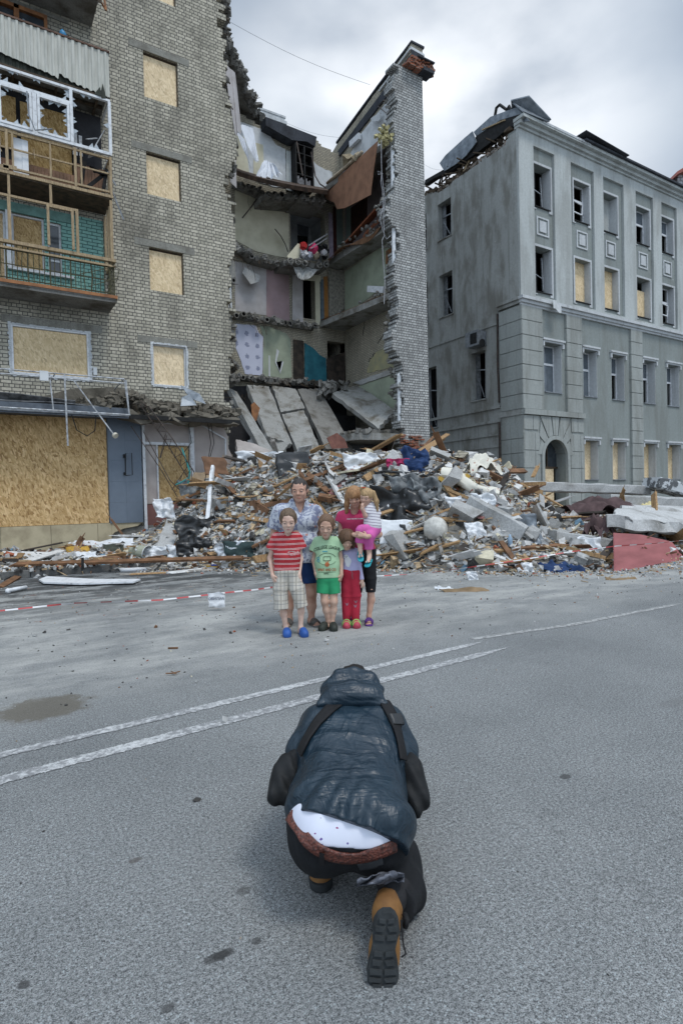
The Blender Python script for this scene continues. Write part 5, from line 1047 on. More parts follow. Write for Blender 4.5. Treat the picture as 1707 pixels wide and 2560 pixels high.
def surround(a, b, z0, z1, hood=False, y=18.12, yb=18.55):
 mb = MB(); w = 0.10
 if not hood:
  mb.box(a-w, a, y-0.045, y-0.002, z0-0.10, z1+w); mb.box(b, b+w, y-0.045, y-0.002, z0-0.16, z1+w); mb.box(a, b, y-0.044, y-0.002, z1, z1+w)
  mb.box(a-w, a+0.12, y-0.05, y-0.001, z0-0.14, z0-0.102); mb.box(b-0.12, b, y-0.05, y-0.001, z0-0.16, z0-0.05)
 else:
  mb.box(a-0.15, b+0.15, y-0.13, y-0.002, z1+0.10, z1+0.19); mb.box(a-0.1, b+0.1, y-0.07, y-0.002, z1+0.02, z1+0.098)
  mb.box(a-0.12, a-0.02, y-0.09, y-0.002, z1-0.18, z1+0.019); mb.box(b+0.02, b+0.12, y-0.09, y-0.002, z1-0.18, z1+0.019)
 mb.box(b-0.012, b-0.002, y+0.0, yb, z0, z1); mb.box(a+0.002, a+0.012, y, yb, z0, z1)
 f = mb.build('window', M_TRIM, GB)
 mb = MB(); mb.box(a+0.015, b-0.015, y-0.06, yb, z0-0.03, z0+0.012); mb.build('sill', M_DARK if not hood else M_STEEL, f)
 return f
def sash(par, a, b, z0, z1, kind, y=18.42):
 mb = MB(); w = 0.055; mid = z0+(z1-z0)*0.62
 if kind in ('sash', 'glass', 'tilt'):
  mb.box(a+0.02, a+0.02+w, y, y+0.05, z0, z1); mb.box(b-0.02-w, b-0.02, y, y+0.05, z0, z1); mb.box(a+0.02+w, b-0.02-w, y, y+0.05, z0+0.015, z0+0.07); mb.box(a+0.02+w, b-0.02-w, y, y+0.05, z1-w, z1)
  mb.box(a+0.02+w, b-0.02-w, y, y+0.05, mid-0.05, mid+0.05)
  if kind == 'tilt':
   for (p, q) in (((a+0.15, mid-0.1), (b-0.25, mid-0.2)), ((b-0.25, mid-0.2), (b-0.32, z0+0.5)), ((b-0.32, z0+0.5), (a+0.1, z0+0.55)), ((a+0.1, z0+0.55), (a+0.15, mid-0.1))): mb.beam((p[0], y-0.12, p[1]), (q[0], y-0.12, q[1]), 0.05, 0.05)
 elif kind == 'wreck':
  mb.beam((a+0.25, y-0.1, z1), (a+0.2, y-0.05, z0), 0.05, 0.05); mb.beam((a+0.2, y-.1, z0+0.9), (a+0.6, y-.2, z0+0.7), 0.03, 0.03); mb.beam((b-0.3, y, z1-0.3), (b-0.35, y-.1, z0+0.2), 0.06, 0.06)
 if kind == 'wreck' or kind in ('sash', 'glass', 'tilt'): mb.build('frame', M_WHITEF if kind != 'wreck' else M_STEEL, par)
 if kind == 'glass' or kind == 'sash':
  g = MB(); g.box(a+0.08, b-0.08, y+0.02, y+0.03, mid+0.05, z1-w) if kind == 'sash' else g.box(a+0.08, b-0.08, y+0.02, y+0.03, z0+0.07, z1-w)
  g.build('pane', simple('sky_glass', (0.10, 0.12, 0.14), 0.06, 0.2, 3, spec=0.8), par)
 if kind == 'osb':
  g = MB(); g.box(a+0.014, b-0.014, y, y+0.02, z0+0.014, z1-0.002); g.build('board', M_OSBW, par)
 if kind == 'osbpart':
  g = MB(); g.box(a+0.014, b-0.014, y, y+0.02, z0+0.014, z1-0.5); g.build('board', M_OSBW, par)
 if kind == 'leaf':
  g = MB(); g.box(a+0.014, b-0.014, y+0.1, y+0.13, z0+0.014, z1-0.002); g.build('board', M_GREYL, par)
kinds3 = ['wreck', 'tilt', 'leaf', 'sash', 'sash', 'sash', 'sash']; kinds2 = ['wreck', 'osb', 'osb', 'osbpart', 'tilt', 'osb', 'osb']
kinds1 = ['glass', 'glass', 'sash', 'sash', 'sash', 'glass', 'sash']
for i, (a, b) in enumerate(WX):
 sash(surround(a, b, *Z3), a, b, *Z3, kinds3[i]); sash(surround(a, b, *Z2), a, b, *Z2, kinds2[i])
for i, (a, b) in enumerate(FX):
 sash(surround(a, b, *Z1, True, 18.0), a, b, *Z1, kinds1[i])
 if i: sash(surround(a, b, *Z0, True, 18.0), a, b, *Z0, 'osb')
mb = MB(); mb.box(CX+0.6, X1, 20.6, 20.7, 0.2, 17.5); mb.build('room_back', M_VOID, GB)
for z in (5.2, 10.2, 13.7):
 mb = MB(); mb.box(CX+0.55, X1, 18.62, 20.6, z, z+0.25); mb.build('floor_slab', M_CONCD, GB)
for i, (a, b) in enumerate(WX):
 x = (a+b)/2; mb = MB()
 for (p, q, r, s) in ((x-0.42, x-0.34, 13.33, 14.17), (x+0.34, x+0.42, 13.33, 14.17), (x-0.34, x+0.34, 13.33, 13.40), (x-0.34, x+0.34, 14.10, 14.17)): mb.box(p, q, 18.08, 18.119, r, s)
 mb.box(x-0.22, x+0.22, 18.07, 18.119, 13.5, 14.0); mb.build('plaque', M_TRIM, GB)
mb = MB(); mb.box(CX-0.05, X1, 17.80, 18.2, 17.82, 17.98); mb.box(CX-0.02, X1, 17.92, 18.2, 17.7, 17.818); mb.box(CX-0.08, X1, 17.62, 18.2, 17.982, 18.12); mb.build('roof_cornice', M_GREYL, GB)
mb = MB(); mb.box(CX+1.2, 25.5, 17.60, 17.66, 18.06, 18.16); mb.build('cornice_lip', M_TRIM, GB)
mb = MB(); mb.box(25.0, X1, 17.5, 19.5, 18.13, 18.22); mb.build('roof_edge', M_TAR, GB)
mb = MB(); mb.beam((24.8, 17.7, 18.42), (28.2, 17.7, 18.24), 0.7, 0.04); mb.build('lifted_roof_sheet', M_TAR, GB)
mb = MB(); mb.box(CX-0.2, X1, 17.72, 17.998, ZC, ZC+0.13); mb.box(CX-0.15, X1, 17.82, 17.998, ZC-0.14, ZC-0.002); mb.box(CX-0.12, X1, 17.9, 17.997, ZC-0.24, ZC-0.142); mb.build('belt_cornice', M_TRIM, GB)
mb = MB(); mb.box(CX-0.12, 25.05, 17.78, 17.998, 5.08, 5.32); mb.build('belt_cornice', M_RUSTIC, GB)
def pier(x0, x1, z0, z1, step, y=17.88, joint=0.035):
 mb = MB(); z = z1
 while z > z0+0.1:
  zz = max(z-step+joint, z0); mb.box(x0, x1, y, 17.998, zz, z); z -= step
 mb.box(x0+0.03, x1-0.03, y+0.045, 17.997, z0, z1); return mb.build('rusticated_pier', M_RUSTIC, GB)
pier(CX-0.10, 22.15, 5.33, 9.9, 0.655); pier(23.85, 24.98, 5.33, 9.9, 0.655); pier(29.0, 30.0, 0.2, 9.9, 0.655); pier(39.2, 40.2, 0.2, 9.9, 0.655)
mb = MB(); z = 5.07
while z > 0.3:
 zz = z-0.8+0.035; off = 0.6 if int(z*10) % 2 else 0.0
 for (xa, xb) in ((CX-0.10, 21.86), (24.02, 25.02)):
  if z > 4.4: continue
  x = xa; first = True
  while x < xb-0.05:
   xe = min(xb, x+(0.75 if first else 0.62));
   mb.box(x+0.0, xe-0.025, 17.88, 17.998, max(zz, 0.2), z); x = xe; first = False
 z -= 0.8
def vou(a0, a1, r0, r1, ztop=5.05):
 def lim(a): return min(r1, (ztop-3.2)/max(1e-3, math.sin(a)), 1.12/max(1e-3, abs(math.cos(a))) if r1 > 1.3 else r1)
 mb.prism([(22.94+r*math.cos(a), 17.865, 3.2+r*math.sin(a)) for r, a in ((r0, a0), (r0, a1), (lim(a1), a1), (lim(a0), a0))], (0, 0.13, 0))
for a0, a1, r1 in ((5, 38, 1.25), (40, 58, 1.9), (60, 80, 2.4), (82, 98, 2.4), (100, 120, 2.4), (122, 140, 1.9), (142, 175, 1.25)): vou(R(a0+0.6), R(a1-0.6), 1.02, r1, 5.05)
for (xa, xb, z0, z1) in ((CX-0.10, 21.4, 4.42, 5.05), (21.43, 21.78, 4.42, 5.05), (24.1, 24.55, 4.42, 5.05), (24.58, 25.02, 4.42, 5.05)): mb.box(xa, xb, 17.88, 17.998, z0, z1)
mb.box(CX-0.09, 22.05, 17.925, 17.997, 0.2, 5.06); mb.box(23.9, 25.0, 17.925, 17.997, 0.2, 5.06); mb.box(22.05, 23.9, 17.925, 17.997, 4.25, 5.06)
mb.build('rusticated_base', M_RUSTIC, GB)
mb = MB(); n = 16
for k in range(n):
 a0, a1 = math.pi*k/n, math.pi*(k+1)/n
 mb.prism([(22.94+r*math.cos(a), 17.84, 3.2+r*math.sin(a)) for r, a in ((0.82, a0), (0.82, a1), (1.0, a1), (1.0, a0))], (0, 0.15, 0))
mb.box(21.94, 22.12, 17.84, 17.99, 0.2, 3.2); mb.box(23.76, 23.94, 17.84, 17.99, 0.2, 3.2); mb.build('arch_moulding', M_RUSTIC, GB)
mb = MB(); mb.box(22.1, 23.78, 18.45, 18.5, 2.7, 2.8); mb.box(22.1, 22.17, 18.45, 18.5, 0.2, 4.0); mb.box(23.0, 23.06, 18.45, 18.5, 2.8, 4.0); dd = mb.build('arched_door', M_DTIMB, GB)
mb = MB(); mb.box(22.17, 23.5, 18.47, 18.49, 0.3, 2.7); mb.build('board', M_OSBW, dd)
mb = MB(); mb.box(22.17, 23.78, 18.52, 18.53, 2.8, 4.05); mb.build('pane', M_GLASS, dd)
SO = [(22.35, 23.35, 14.75, 16.6), (22.35, 23.35, 10.8, 12.95), (20.2, 21.15, 6.15, 8.45), (24.25, 25.3, 14.75, 16.6), (24.25, 25.3, 10.8, 12.95), (23.7, 24.8, 5.2, 8.4), (26.5, 27.5, 14.75, 16.6), (26.5, 27.5, 10.8, 12.95), (26.5, 27.5, 6.2, 8.4)]
stp = [(18.0, 17.65), (18.3, 17.6), (19.0, 17.3), (20.0, 17.35), (21.5, 17.3), (23.2, 17.2), (24.0, 17.5), (30, 17.5)]
def sd(u, z):
 if z > interp(stp, u)+0.06*fnoise(u*9, 4): return False
 return not any(a < u < b and c < z < d for a, b, c, d in SO)
mb = MB(); mb.wall('x', CX, CX+0.5, [18.12, 18.5]+[18.5+0.2*i for i in range(58)]+[v for s in SO for v in s[:2]], [0.1, 16.8, 16.9, 17.0, 17.1, 17.2, 17.3, 17.4, 17.5, 17.6, 17.7]+[v for s in SO for v in s[2:]], sd); mb.build('side_wall', M_SIDE, GB)
for i, (a, b, c, d) in enumerate(SO):
 mb = MB(); mb.box(CX+0.05, CX+0.1, a+0.02, b-0.02, c-0.02, c+0.02); mb.beam((CX+0.15, a+0.15, c), (CX+0.15, a+0.1, d), 0.05, 0.05); mb.beam((CX+0.15, a+0.1, c+(d-c)*0.6), (CX+0.25, b-0.1, c+(d-c)*0.66), 0.05, 0.05)
 mb.beam((CX+0.1, a+0.2, c+0.1), (CX+0.2, b-0.25, c+(d-c)*0.5), 0.035, 0.035); mb.box(CX+0.3, CX+0.34, b-0.3, b-0.02, c+0.02, d); f = mb.build('window', M_STEEL, GB)
 mb = MB(); mb.box(CX-0.05, CX+0.3, a-0.04, b+0.04, c-0.07, c-0.025); mb.build('sill', M_CONC, f)
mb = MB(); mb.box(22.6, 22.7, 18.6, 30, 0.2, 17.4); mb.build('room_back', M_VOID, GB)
mb = MB()
for z0, z1, px_ in ((9.42, 9.52, 0.05), (5.55, 5.68, 0.07), (4.9, 5.02, 0.08), (4.3, 4.38, 0.05), (3.75, 3.82, 0.04)): mb.box(CX-px_, CX-0.002, 19.3, 30, z0, z1)
mb.box(CX-0.13, CX-0.002, 18.0, 19.25, 5.08, 5.32); mb.box(CX-0.22, CX-0.002, 18.0, 19.28, ZC, ZC+0.13); mb.box(CX-0.15, CX-0.002, 18.0, 19.25, ZC-0.16, ZC-0.002); mb.build('side_moulding', M_SIDE, GB)
mb = MB(); z = 9.9
while z > 0.4:
 if not (5.0 < z < 5.4): mb.box(CX-0.12, CX-0.002, 17.9, 19.2, max(z-0.62, 0.2), z)
 z -= 0.655
mb.box(CX-0.08, CX-0.001, 17.95, 19.15, 0.2, 9.9); mb.build('rusticated_pier', M_RUSTIC, GB)
ac = empty('air_conditioner', (CX-0.3, 20.5, 8.55), 'small rusty air conditioner box on the scorched side wall above the tall window', 'air conditioner')
mb = MB(); mb.box(CX-0.55, CX-0.01, 20.1, 20.9, 8.62, 9.3); mb.box(CX-0.58, CX-0.55, 20.08, 20.92, 8.6, 9.32); mb.build('case', M_STEEL, ac)
mb = MB(); mb.box(CX-0.59, CX-0.582, 20.18, 20.6, 8.7, 9.2); mb.tube([(CX-0.3, 20.08, 8.7), (CX-0.3, 20.09, 8.701)], 0.2, 12); mb.build('grille', M_DARK, ac)
mb = MB(); mb.tube([(CX-0.05, 19.35, 9.9), (CX-0.07, 19.37, 7.5), (CX-0.05, 19.33, 5.8)], 0.05, 6); mb.tube([(CX-0.1, 19.3, 4.9), (CX-0.1, 19.3, 0.3)], 0.06, 6); mb.build('downpipe', M_RUST, GB)
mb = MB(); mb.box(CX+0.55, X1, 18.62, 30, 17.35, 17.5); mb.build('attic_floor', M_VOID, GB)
mb = MB()
for k in range(260):
 y = rnd.uniform(18.3, 24.3); zt = interp(stp, y); mb.beam((CX+0.05+rnd.uniform(0, .3), y-0.1, zt+rnd.uniform(-.05, .22)), (CX+0.05+rnd.uniform(0, .3), y+0.1, zt+rnd.uniform(-.05, .22)), 0.13, 0.08)
mb.build('eaves_brick', brick_mat('eaves_brick_mat', (0.34, 0.20, 0.14), (0.3, 0.28, 0.25), (0.3, 0.3, 0.28), stain=0.5), GB)
mb = MB()
for k in range(60):
 y = rnd.uniform(18.6, 24.5); a = Vector((CX+rnd.uniform(0.1, .8), y, 17.45+rnd.uniform(0, .5))); mb.beam(a, a+Vector((rnd.uniform(-.5, .5), rnd.uniform(-.8, .8), rnd.uniform(-.1, .5))), 0.07, 0.05)
for k in range(120):
 y = rnd.uniform(18.4, 24.8); lump(mb, (CX+rnd.uniform(0.1, .7), y, interp(stp, y)+rnd.uniform(.05, .1+.45*max(0, 1-(y-18.3)/6))), (rnd.uniform(.08, .25), rnd.uniform(.1, .3), rnd.uniform(.05, .16)), rnd)
mb.build('roof_timbers', M_DTIMB, GB)
def P(x, y, c): return aX(x, y, c)
mb = MB()
for pts, cx in ((((1183, 330), (1225, 292), (1290, 268), (1323, 302), (1290, 306), (1262, 322), (1225, 352), (1208, 372)), CX+0.1), (((1098, 408), (1113, 388), (1160, 345), (1180, 328), (1190, 355), (1165, 388), (1142, 408), (1110, 428)), CX-0.1)):
 P3 = [aX(x, y, cx) for x, y in pts]; mb.prism(P3, (0.05, 0, 0))
rs_ = mb.build('torn_roof_sheet', M_GALV, GB)
mb = MB(); mb.prism([aX(x, y, CX+0.02) for x, y in ((1190, 340), (1250, 300), (1300, 285), (1290, 310), (1262, 326), (1240, 345), (1200, 375), (1130, 425), (1085, 445), (1060, 462), (1062, 450), (1150, 400))], (0.3, 0, 0)); mb.build('charred_roof_edge', M_DARK, GB)
mb = MB(); mb.prism([(CX-0.1, 17.6, 18.14), (CX+1.5, 17.5, 18.14), (CX+0.3, 17.7, 18.95), (CX-0.1, 18.2, 18.9)], (0, 0.06, 0)); mb.prism([(CX-0.2, 18.2, 18.9), (CX+0.4, 17.7, 19.0), (CX+1.6, 17.5, 18.25), (CX+1.5, 19.5, 18.3)], (0, 0, 0.05)); mb.build('torn_roof_sheet', M_GALV, GB)
mb = MB(); a = aX(1236, 292, CX+0.3); mb.tube([a, aX(1240, 270, CX+0.3), aX(1248, 262, CX+0.3), aX(1266, 275, CX+0.3), aX(1272, 265, CX+0.3), aX(1278, 280, CX+0.3)], 0.07, 5); mb.tube([aX(1258, 290, CX+.3), aX(1270, 270, CX+.3), aX(1276, 285, CX+.3)], 0.06, 5); mb.build('twisted_metal', M_DARK, GB)
mb = MB(); mb.beam((20.9, 21.5, 17.3), (21.2, 21.0, 18.2), 0.08, 0.08); mb.beam(aX(1205, 325, CX), aX(1262, 300, CX), 0.08, 0.05); mb.build('exposed_rafter', M_TIMB, GB)
mb = MB(); mb.grid(lambda u, v: (22.6+0.55*u-0.1*v, 17.65-0.1*v, 10.3-0.42*v-0.15*u+0.05*math.sin(7*u)), 4, 4, 0.015); mb.build('loose_flashing', M_TRIM, GB)
mb = MB(); FB = empty('white_brick_house', (70, 40, 0), 'white painted brick gable with a red roof edge far behind the grey building', 'house')
a = aD(1702, 440, 75); b = aD(1692, 470, 75)
mb.prism([aD(x, y, 75) for x, y in ((1655, 480), (1672, 462), (1692, 455), (1694, 432), (1720, 420), (1780, 430), (1780, 560), (1640, 560))], LY*6); mb.build('wall', brick_mat('white_brick', (0.62, 0.63, 0.65), (0.5, 0.51, 0.53), (0.25, 0.25, 0.26), bw=1.1, rh=0.45, ms=0.06, stain=0.2), FB)
mb = MB(); mb.prism([aD(x, y, 74) for x, y in ((1686, 441), (1692, 428), (1712, 416), (1780, 420), (1780, 432), (1712, 426), (1695, 434))], LY*8); mb.build('roof', M_REDROOF, FB)
# ---------------------------------------------------------------- the rubble heap
rnd = random.Random(5)
FRONT = [(0.0, 13.9), (3.0, 13.9), (4.0, 13.5), (5.2, 12.2), (6.0, 11.6), (7.0, 10.6), (7.9, 9.2), (8.6, 8.1), (10.0, 7.1), (12.5, 6.9), (16, 6.9), (30, 6.9)]
TOPL = [(0.0, 0.35), (3.2, 0.35), (4.2, 0.6), (5.2, 1.3), (6.2, 2.25), (7.4, 2.7), (9.5, 2.65), (12, 2.5), (14, 2.25), (15.2, 1.75), (17, 1.1), (20, 0.85), (26, 0.6), (34, 0.5)]
def hh(x, y):
 f = interp(FRONT, x); d = y-f
 if d <= 0: return 0.0
 w = 3.5 if x < 6 else 5.2+1.8*max(0, min(1, x-14)); s = min(1.0, d/w); s = 1-(1-s)**(1.7-.6*max(0, min(1, x-14)))
 h = interp(TOPL, x)*s
 if y < 16.5: q = max(0, min(1, (x/y-1.0)/0.28)); h *= 1-.48*q*q*(3-2*q)*min(1, (16.5-y)/2)
 if y > 18.8 and x < 15: h *= 1.0
 if y > 17.6 and x > 15.8: h *= max(0.35, 1-(y-17.6)*0.5)
 h += (0.22*fnoise(x*0.9, y*0.9, 1)+0.12*fnoise(x*2.3, y*2.3, 2)+0.06*fnoise(x*6, y*6, 3))*min(1, d/1.2)*(0.35+0.65*min(1, h))
 return max(0.0, h)
def on(x, y, dz=0.0): return Vector((x, y, hh(x, y)+dz))
RM = [simple('chunk_white', (0.55, 0.545, 0.53), 0.9, 0.25, 9), simple('chunk_grey', (0.33, 0.335, 0.33), 0.95, 0.35, 8), simple('chunk_dark', (0.06, 0.058, 0.055), 0.9, 0.5, 8),
      simple('chunk_tan', (0.42, 0.31, 0.19), 0.85, 0.35, 8), simple('chunk_brown', (0.19, 0.105, 0.06), 0.85, 0.4, 8), simple('chunk_red', (0.34, 0.11, 0.06), 0.9, 0.3, 9),
      simple('chunk_blue', (0.16, 0.27, 0.36), 0.8, 0.3, 9), simple('chunk_cream', (0.52, 0.48, 0.36), 0.9, 0.2, 9)]
mb = MB(); nx, ny = 330, 200; vs = []; jt = random.Random(2)
for i in range(nx+1):
 x0 = 0.2+30*(i/nx)**1.12; f = interp(FRONT, x0)
 for j in range(ny+1):
  y = f+0.05+(21.8-f)*(j/ny)**1.1
  if x0 < 7.0: y = min(y, 17.95)
  if x0 > 15.4: y = min(y, 17.9)
  e = min(1, (y-f)/1.0); x = x0+jt.uniform(-.04, .04); vs.append((x, y+jt.uniform(-.035, .035), hh(x, y)-0.03+e*jt.uniform(-.045, .05)))
mi = [jt.choice((0, 1, 1, 1, 2, 2, 3, 8, 8, 8, 8, 7)) for _ in range(nx*ny)]
for i in range(nx):
 for j in range(ny):
  k = mi[i*ny+j]
  if jt.random() < .45 and i: k = mi[(i-1)*ny+j]; mi[i*ny+j] = k
  q = i*(ny+1)+j; mb.f.append((q, q+ny+1, q+ny+2, q+1)); mb.m.append(k)
mb.v = vs
heap = mb.build('rubble', RM+[concrete_mat('rubble_dust', (0.20, 0.19, 0.17), (0.05, 0.045, 0.04), amt=0.95, streak=False)]); tag(heap, 'grey dusty mound of broken brick, plaster and splinters filling the torn bay', 'rubble', kind='stuff')
def pick(w):
 r = rnd.random()*sum(w)
 for i, k in enumerate(w):
  r -= k
  if r < 0: return i
 return 0
def rdir(flat=0.35):
 a = rnd.uniform(0, 2*math.pi); return Vector((math.cos(a), math.sin(a), rnd.uniform(-flat, flat))).normalized()
def crumple(mb, c, s, mi, n=3):
 ux = rdir(0.8); uy = ux.cross(rdir(0.8)).normalized(); nn_ = ux.cross(uy); a = rnd.uniform(.2, .45)*s; ph = rnd.uniform(0, 6)
 mb.cur = mi; mb.grid(lambda u, v: c+ux*((u-.5)*s*2)+uy*((v-.5)*s*1.6)+nn_*(a*math.sin(5*u+ph)*math.cos(4*v+ph)+rnd.uniform(-.12, .12)*s), n, n); mb.cur = 0
mb = MB()
def scatter(n, xr, wts, kinds, szr, front=0.0, dens=1.0, bury=0.3):
 for k in range(n):
  x = rnd.uniform(*xr); f = interp(FRONT, x); v = rnd.random()**1.15; ymax = 17.6 if (x < 6.6 or x > 15.6) else 18.8
  y = f+front+(ymax-f-front)*v; p = on(x, y); s = rnd.uniform(*szr)*rnd.choice((.6, .8, 1, 1.3)); mi = pick(wts); kd = pick(kinds)
  if kd == 0: lump(mb, p+Vector((0, 0, s*(0.5-bury))), (s*rnd.uniform(.8, 1.6), s*rnd.uniform(.6, 1.2), s*rnd.uniform(.4, .9)), rnd, mi)
  elif kd == 1:
   d = rdir(0.55); L = s*rnd.uniform(3, 8); mb.beam(p+Vector((0, 0, s*.3))-d*L/2, p+Vector((0, 0, s*.6))+d*L/2, s*rnd.uniform(.2, .5), s*rnd.uniform(.12, .3), mi if mi in (0, 2, 3, 4, 7) else 3, roll=rnd.uniform(0, 3), jag=s*.7, rnd=rnd)
  else: crumple(mb, p+Vector((0, 0, s*.5)), s*rnd.uniform(.8, 1.5), mi)
scatter(11000, (4.6, 17), (36, 28, 10, 12, 7, 2.5, 1, 5), (50, 28, 22), (0.022, 0.062))
scatter(3000, (14.5, 27), (24, 28, 12, 18, 12, 3, 1, 5), (48, 36, 16), (0.025, 0.075))
scatter(600, (5.5, 15), (40, 34, 10, 3, 2, 1, 1, 6), (82, 2, 16), (0.07, 0.13))
scatter(500, (0.1, 5.5), (26, 20, 16, 16, 14, 6, 2, 4), (55, 25, 20), (0.025, 0.07))
scatter(3600, (6.0, 19), (12, 6, 8, 48, 24, 1, 0, 5), (0, 100, 0), (0.022, 0.085))
def foot():                                                    # crumbs spilling onto the road in front
 for k in range(2600):
  x = rnd.uniform(3.0, 20); f = interp(FRONT, x); y = f-abs(rnd.gauss(0, 0.55)); s = rnd.uniform(.005, .022)*(1.6 if rnd.random() < .1 else 1)
  mi = pick((22, 24, 22, 16, 12, 4, 1, 3))
  if rnd.random() < .75: lump(mb, (x, y, s*.4), (s*1.3, s, s*.6), rnd, mi)
  else: a = rnd.uniform(0, 3.14); d = Vector((math.cos(a), math.sin(a), 0)); mb.beam(Vector((x, y, .012))-d*s*3, Vector((x, y, .014))+d*s*3, s*.5, .01, 3 if rnd.random() < .7 else 0)
 for k in range(1500):
  x = rnd.uniform(-0.5, 12); y = rnd.uniform(4.6, 13.6);
  if y > interp(FRONT, max(0, x)): continue
  s = rnd.uniform(.003, .009)*(1.8 if rnd.random() < .04 else 1); lump(mb, (x, y, s*.4), (s*1.4, s, s*.6), rnd, pick((8, 20, 50, 10, 8, 4, 0, 2)))
 for k in range(90):
  x = rnd.uniform(-.5, 8); y = rnd.uniform(0.8, 4.4); s = rnd.uniform(.002, .005); lump(mb, (x, y, s*.4), (s*1.4, s, s*.6), rnd, pick((10, 20, 50, 10, 8, 2, 0, 2)))
 for k in range(1100):
  x = rnd.uniform(-.5, 4.5); y = 13.95+abs(rnd.gauss(0, 1.2)); s = rnd.uniform(.015, .05)
  if y < 17.7: lump(mb, (x, y, .15+s*.4), (s*1.3, s, s*.6), rnd, pick((18, 24, 30, 12, 12, 7, 1, 3)))
foot()
rb = mb.build('debris', RM); tag(rb, 'loose chips, splinters and crumpled scraps strewn over the heap and road', 'debris', kind='stuff')
# ---- planks one could count
WM = [simple('plank_tan', (0.40, 0.26, 0.13), 0.8, 0.35, 4, 0.003, stretch=(6, 6, 2), c2=(0.22, 0.13, 0.065)), simple('plank_brown', (0.22, 0.115, 0.06), 0.8, 0.35, 4, 0.003, c2=(0.10, 0.055, 0.03)),
      simple('plank_grey', (0.33, 0.31, 0.28), 0.85, 0.35, 4, 0.003, c2=(0.16, 0.15, 0.135)), simple('plank_dark', (0.05, 0.042, 0.036), 0.85, 0.4, 5), simple('plank_white', (0.58, 0.58, 0.57), 0.7, 0.2, 6), simple('plank_maroon', (0.25, 0.065, 0.06), 0.7, 0.3, 6, c2=(0.30, 0.2, 0.19))]
WL = ['splintered tan plank sticking out of the rubble heap', 'dark brown broken plank lying in the rubble heap', 'weathered grey plank lying in the rubble heap', 'charred black plank lying in the rubble heap', 'white painted strip lying in the rubble heap']
WG = ['tan planks in the rubble', 'brown planks in the rubble', 'grey planks in the rubble', 'charred planks in the rubble', 'white strips in the rubble']
def plank(a, b, w, h, mi, label=None, group=None, roll=None, split=True):
 mb = MB(); a = Vector(a); b = Vector(b); d = (b-a).normalized()
 r_ = rnd.uniform(0, 3.1) if roll is None else roll
 mb.beam(a, b, w, h, roll=r_, jag=w*1.2, rnd=rnd)
 if split:
  up = Vector((0, 0, 1)); sx = d.cross(up).normalized() if abs(d.z) < .95 else Vector((1, 0, 0))
  mb.beam(b-d*0.15+sx*w*0.2, b+d*rnd.uniform(.05, .22)+sx*w*rnd.uniform(.1, .5), w*.3, h*.6, roll=r_, jag=w*.5, rnd=rnd, taper=0.3)
 o = mb.build('plank', WM[mi]); tag(o, label or WL[mi], 'plank', group or (WG[mi] if label is None else None)); return o
for k in range(230):
 x = rnd.uniform(5.6, 21) if k < 190 else rnd.uniform(0.3, 6); f = interp(FRONT, x); y = f+0.2+rnd.random()**1.2*((18.3 if 6.8 < x < 15 else 17.3)-f)
 p = on(x, y, 0.04); mi = pick((46, 24, 14, 6, 10)); L = rnd.choice((rnd.uniform(.5, 1.3), rnd.uniform(1.1, 2.6)))*(1 if k < 190 else .6); d = rdir(.4 if k < 190 else .1)
 if rnd.random() < .12: d = Vector((d.x*.6, d.y*.6, .8)).normalized()
 plank(p-d*L*.45, p+d*L*.55+Vector((0, 0, .05)), rnd.uniform(.06, .19), rnd.uniform(.02, .06), mi)
CHM = [concrete_mat('broken_lump', (0.36, 0.36, 0.35), (0.14, 0.13, 0.11), amt=0.7, streak=False), RM[0], M_BRICKIN]
for k in range(95):
 x = rnd.uniform(5.4, 18); f = interp(FRONT, x); y = f+.1+rnd.random()*((18.0 if 6.8 < x < 15 else 17.2)-f); s = rnd.uniform(.11, .3); q = pick((55, 30, 15)); mb = MB()
 if k % 3: lump(mb, on(x, y, s*.1), (s*rnd.uniform(.8, 1.6), s*rnd.uniform(.6, 1.1), s*rnd.uniform(.3, .6)), rnd)
 else:
  ux = rdir(.5); uy = ux.cross(rdir(.9)).normalized(); c = on(x, y, s*.3); P5 = [c+ux*(s*1.9*math.cos(a+rnd.uniform(-.3, .3)))*rnd.uniform(.7, 1.2)+uy*(s*1.3*math.sin(a)) for a in (0.5, 1.4, 2.6, 3.9, 5.3)]
  mb.prism(P5, ux.cross(uy)*.045)
 o = mb.build('rubble_chunk' if k % 3 else 'broken_sheet', CHM[q] if k % 3 else [RM[0], RM[7], RM[4], RM[1]][k % 4])
 if k % 3: tag(o, ['broken grey concrete lump in the rubble heap', 'broken white plaster lump in the rubble heap', 'broken piece of yellowish brickwork in the rubble heap'][q], 'concrete chunk', ['grey lumps in the rubble', 'white lumps in the rubble', 'brickwork lumps in the rubble'][q])
 else: tag(o, ['flat broken white panel piece in the rubble heap', 'flat broken cream panel piece in the rubble heap', 'flat broken brown board piece in the rubble heap', 'flat broken grey board piece in the rubble heap'][k % 4], 'board', ['white panel pieces', 'cream panel pieces', 'brown board pieces', 'grey board pieces'][k % 4]+' in the rubble')
def pp(x, y, dep, back=0.12):
 d = FW + CR*(x-853.5)/FOC - CU*(y-1280)/FOC; t = 6.0/d[1]
 while t*d[1] < 18.3:
  p = CAM0+d*t
  if p[2] < 0.0: return Vector(CAM0+d*(t-0.06)) if dep > 8.95 or y > 1440 else aY(x, y, dep)
  if p[0] > 0.3 and p[2] < hh(p[0], p[1])+0.02 and hh(p[0], p[1]) > 0.06: return Vector(CAM0+d*(t-back))
  t += 0.06
 return aY(x, y, dep)
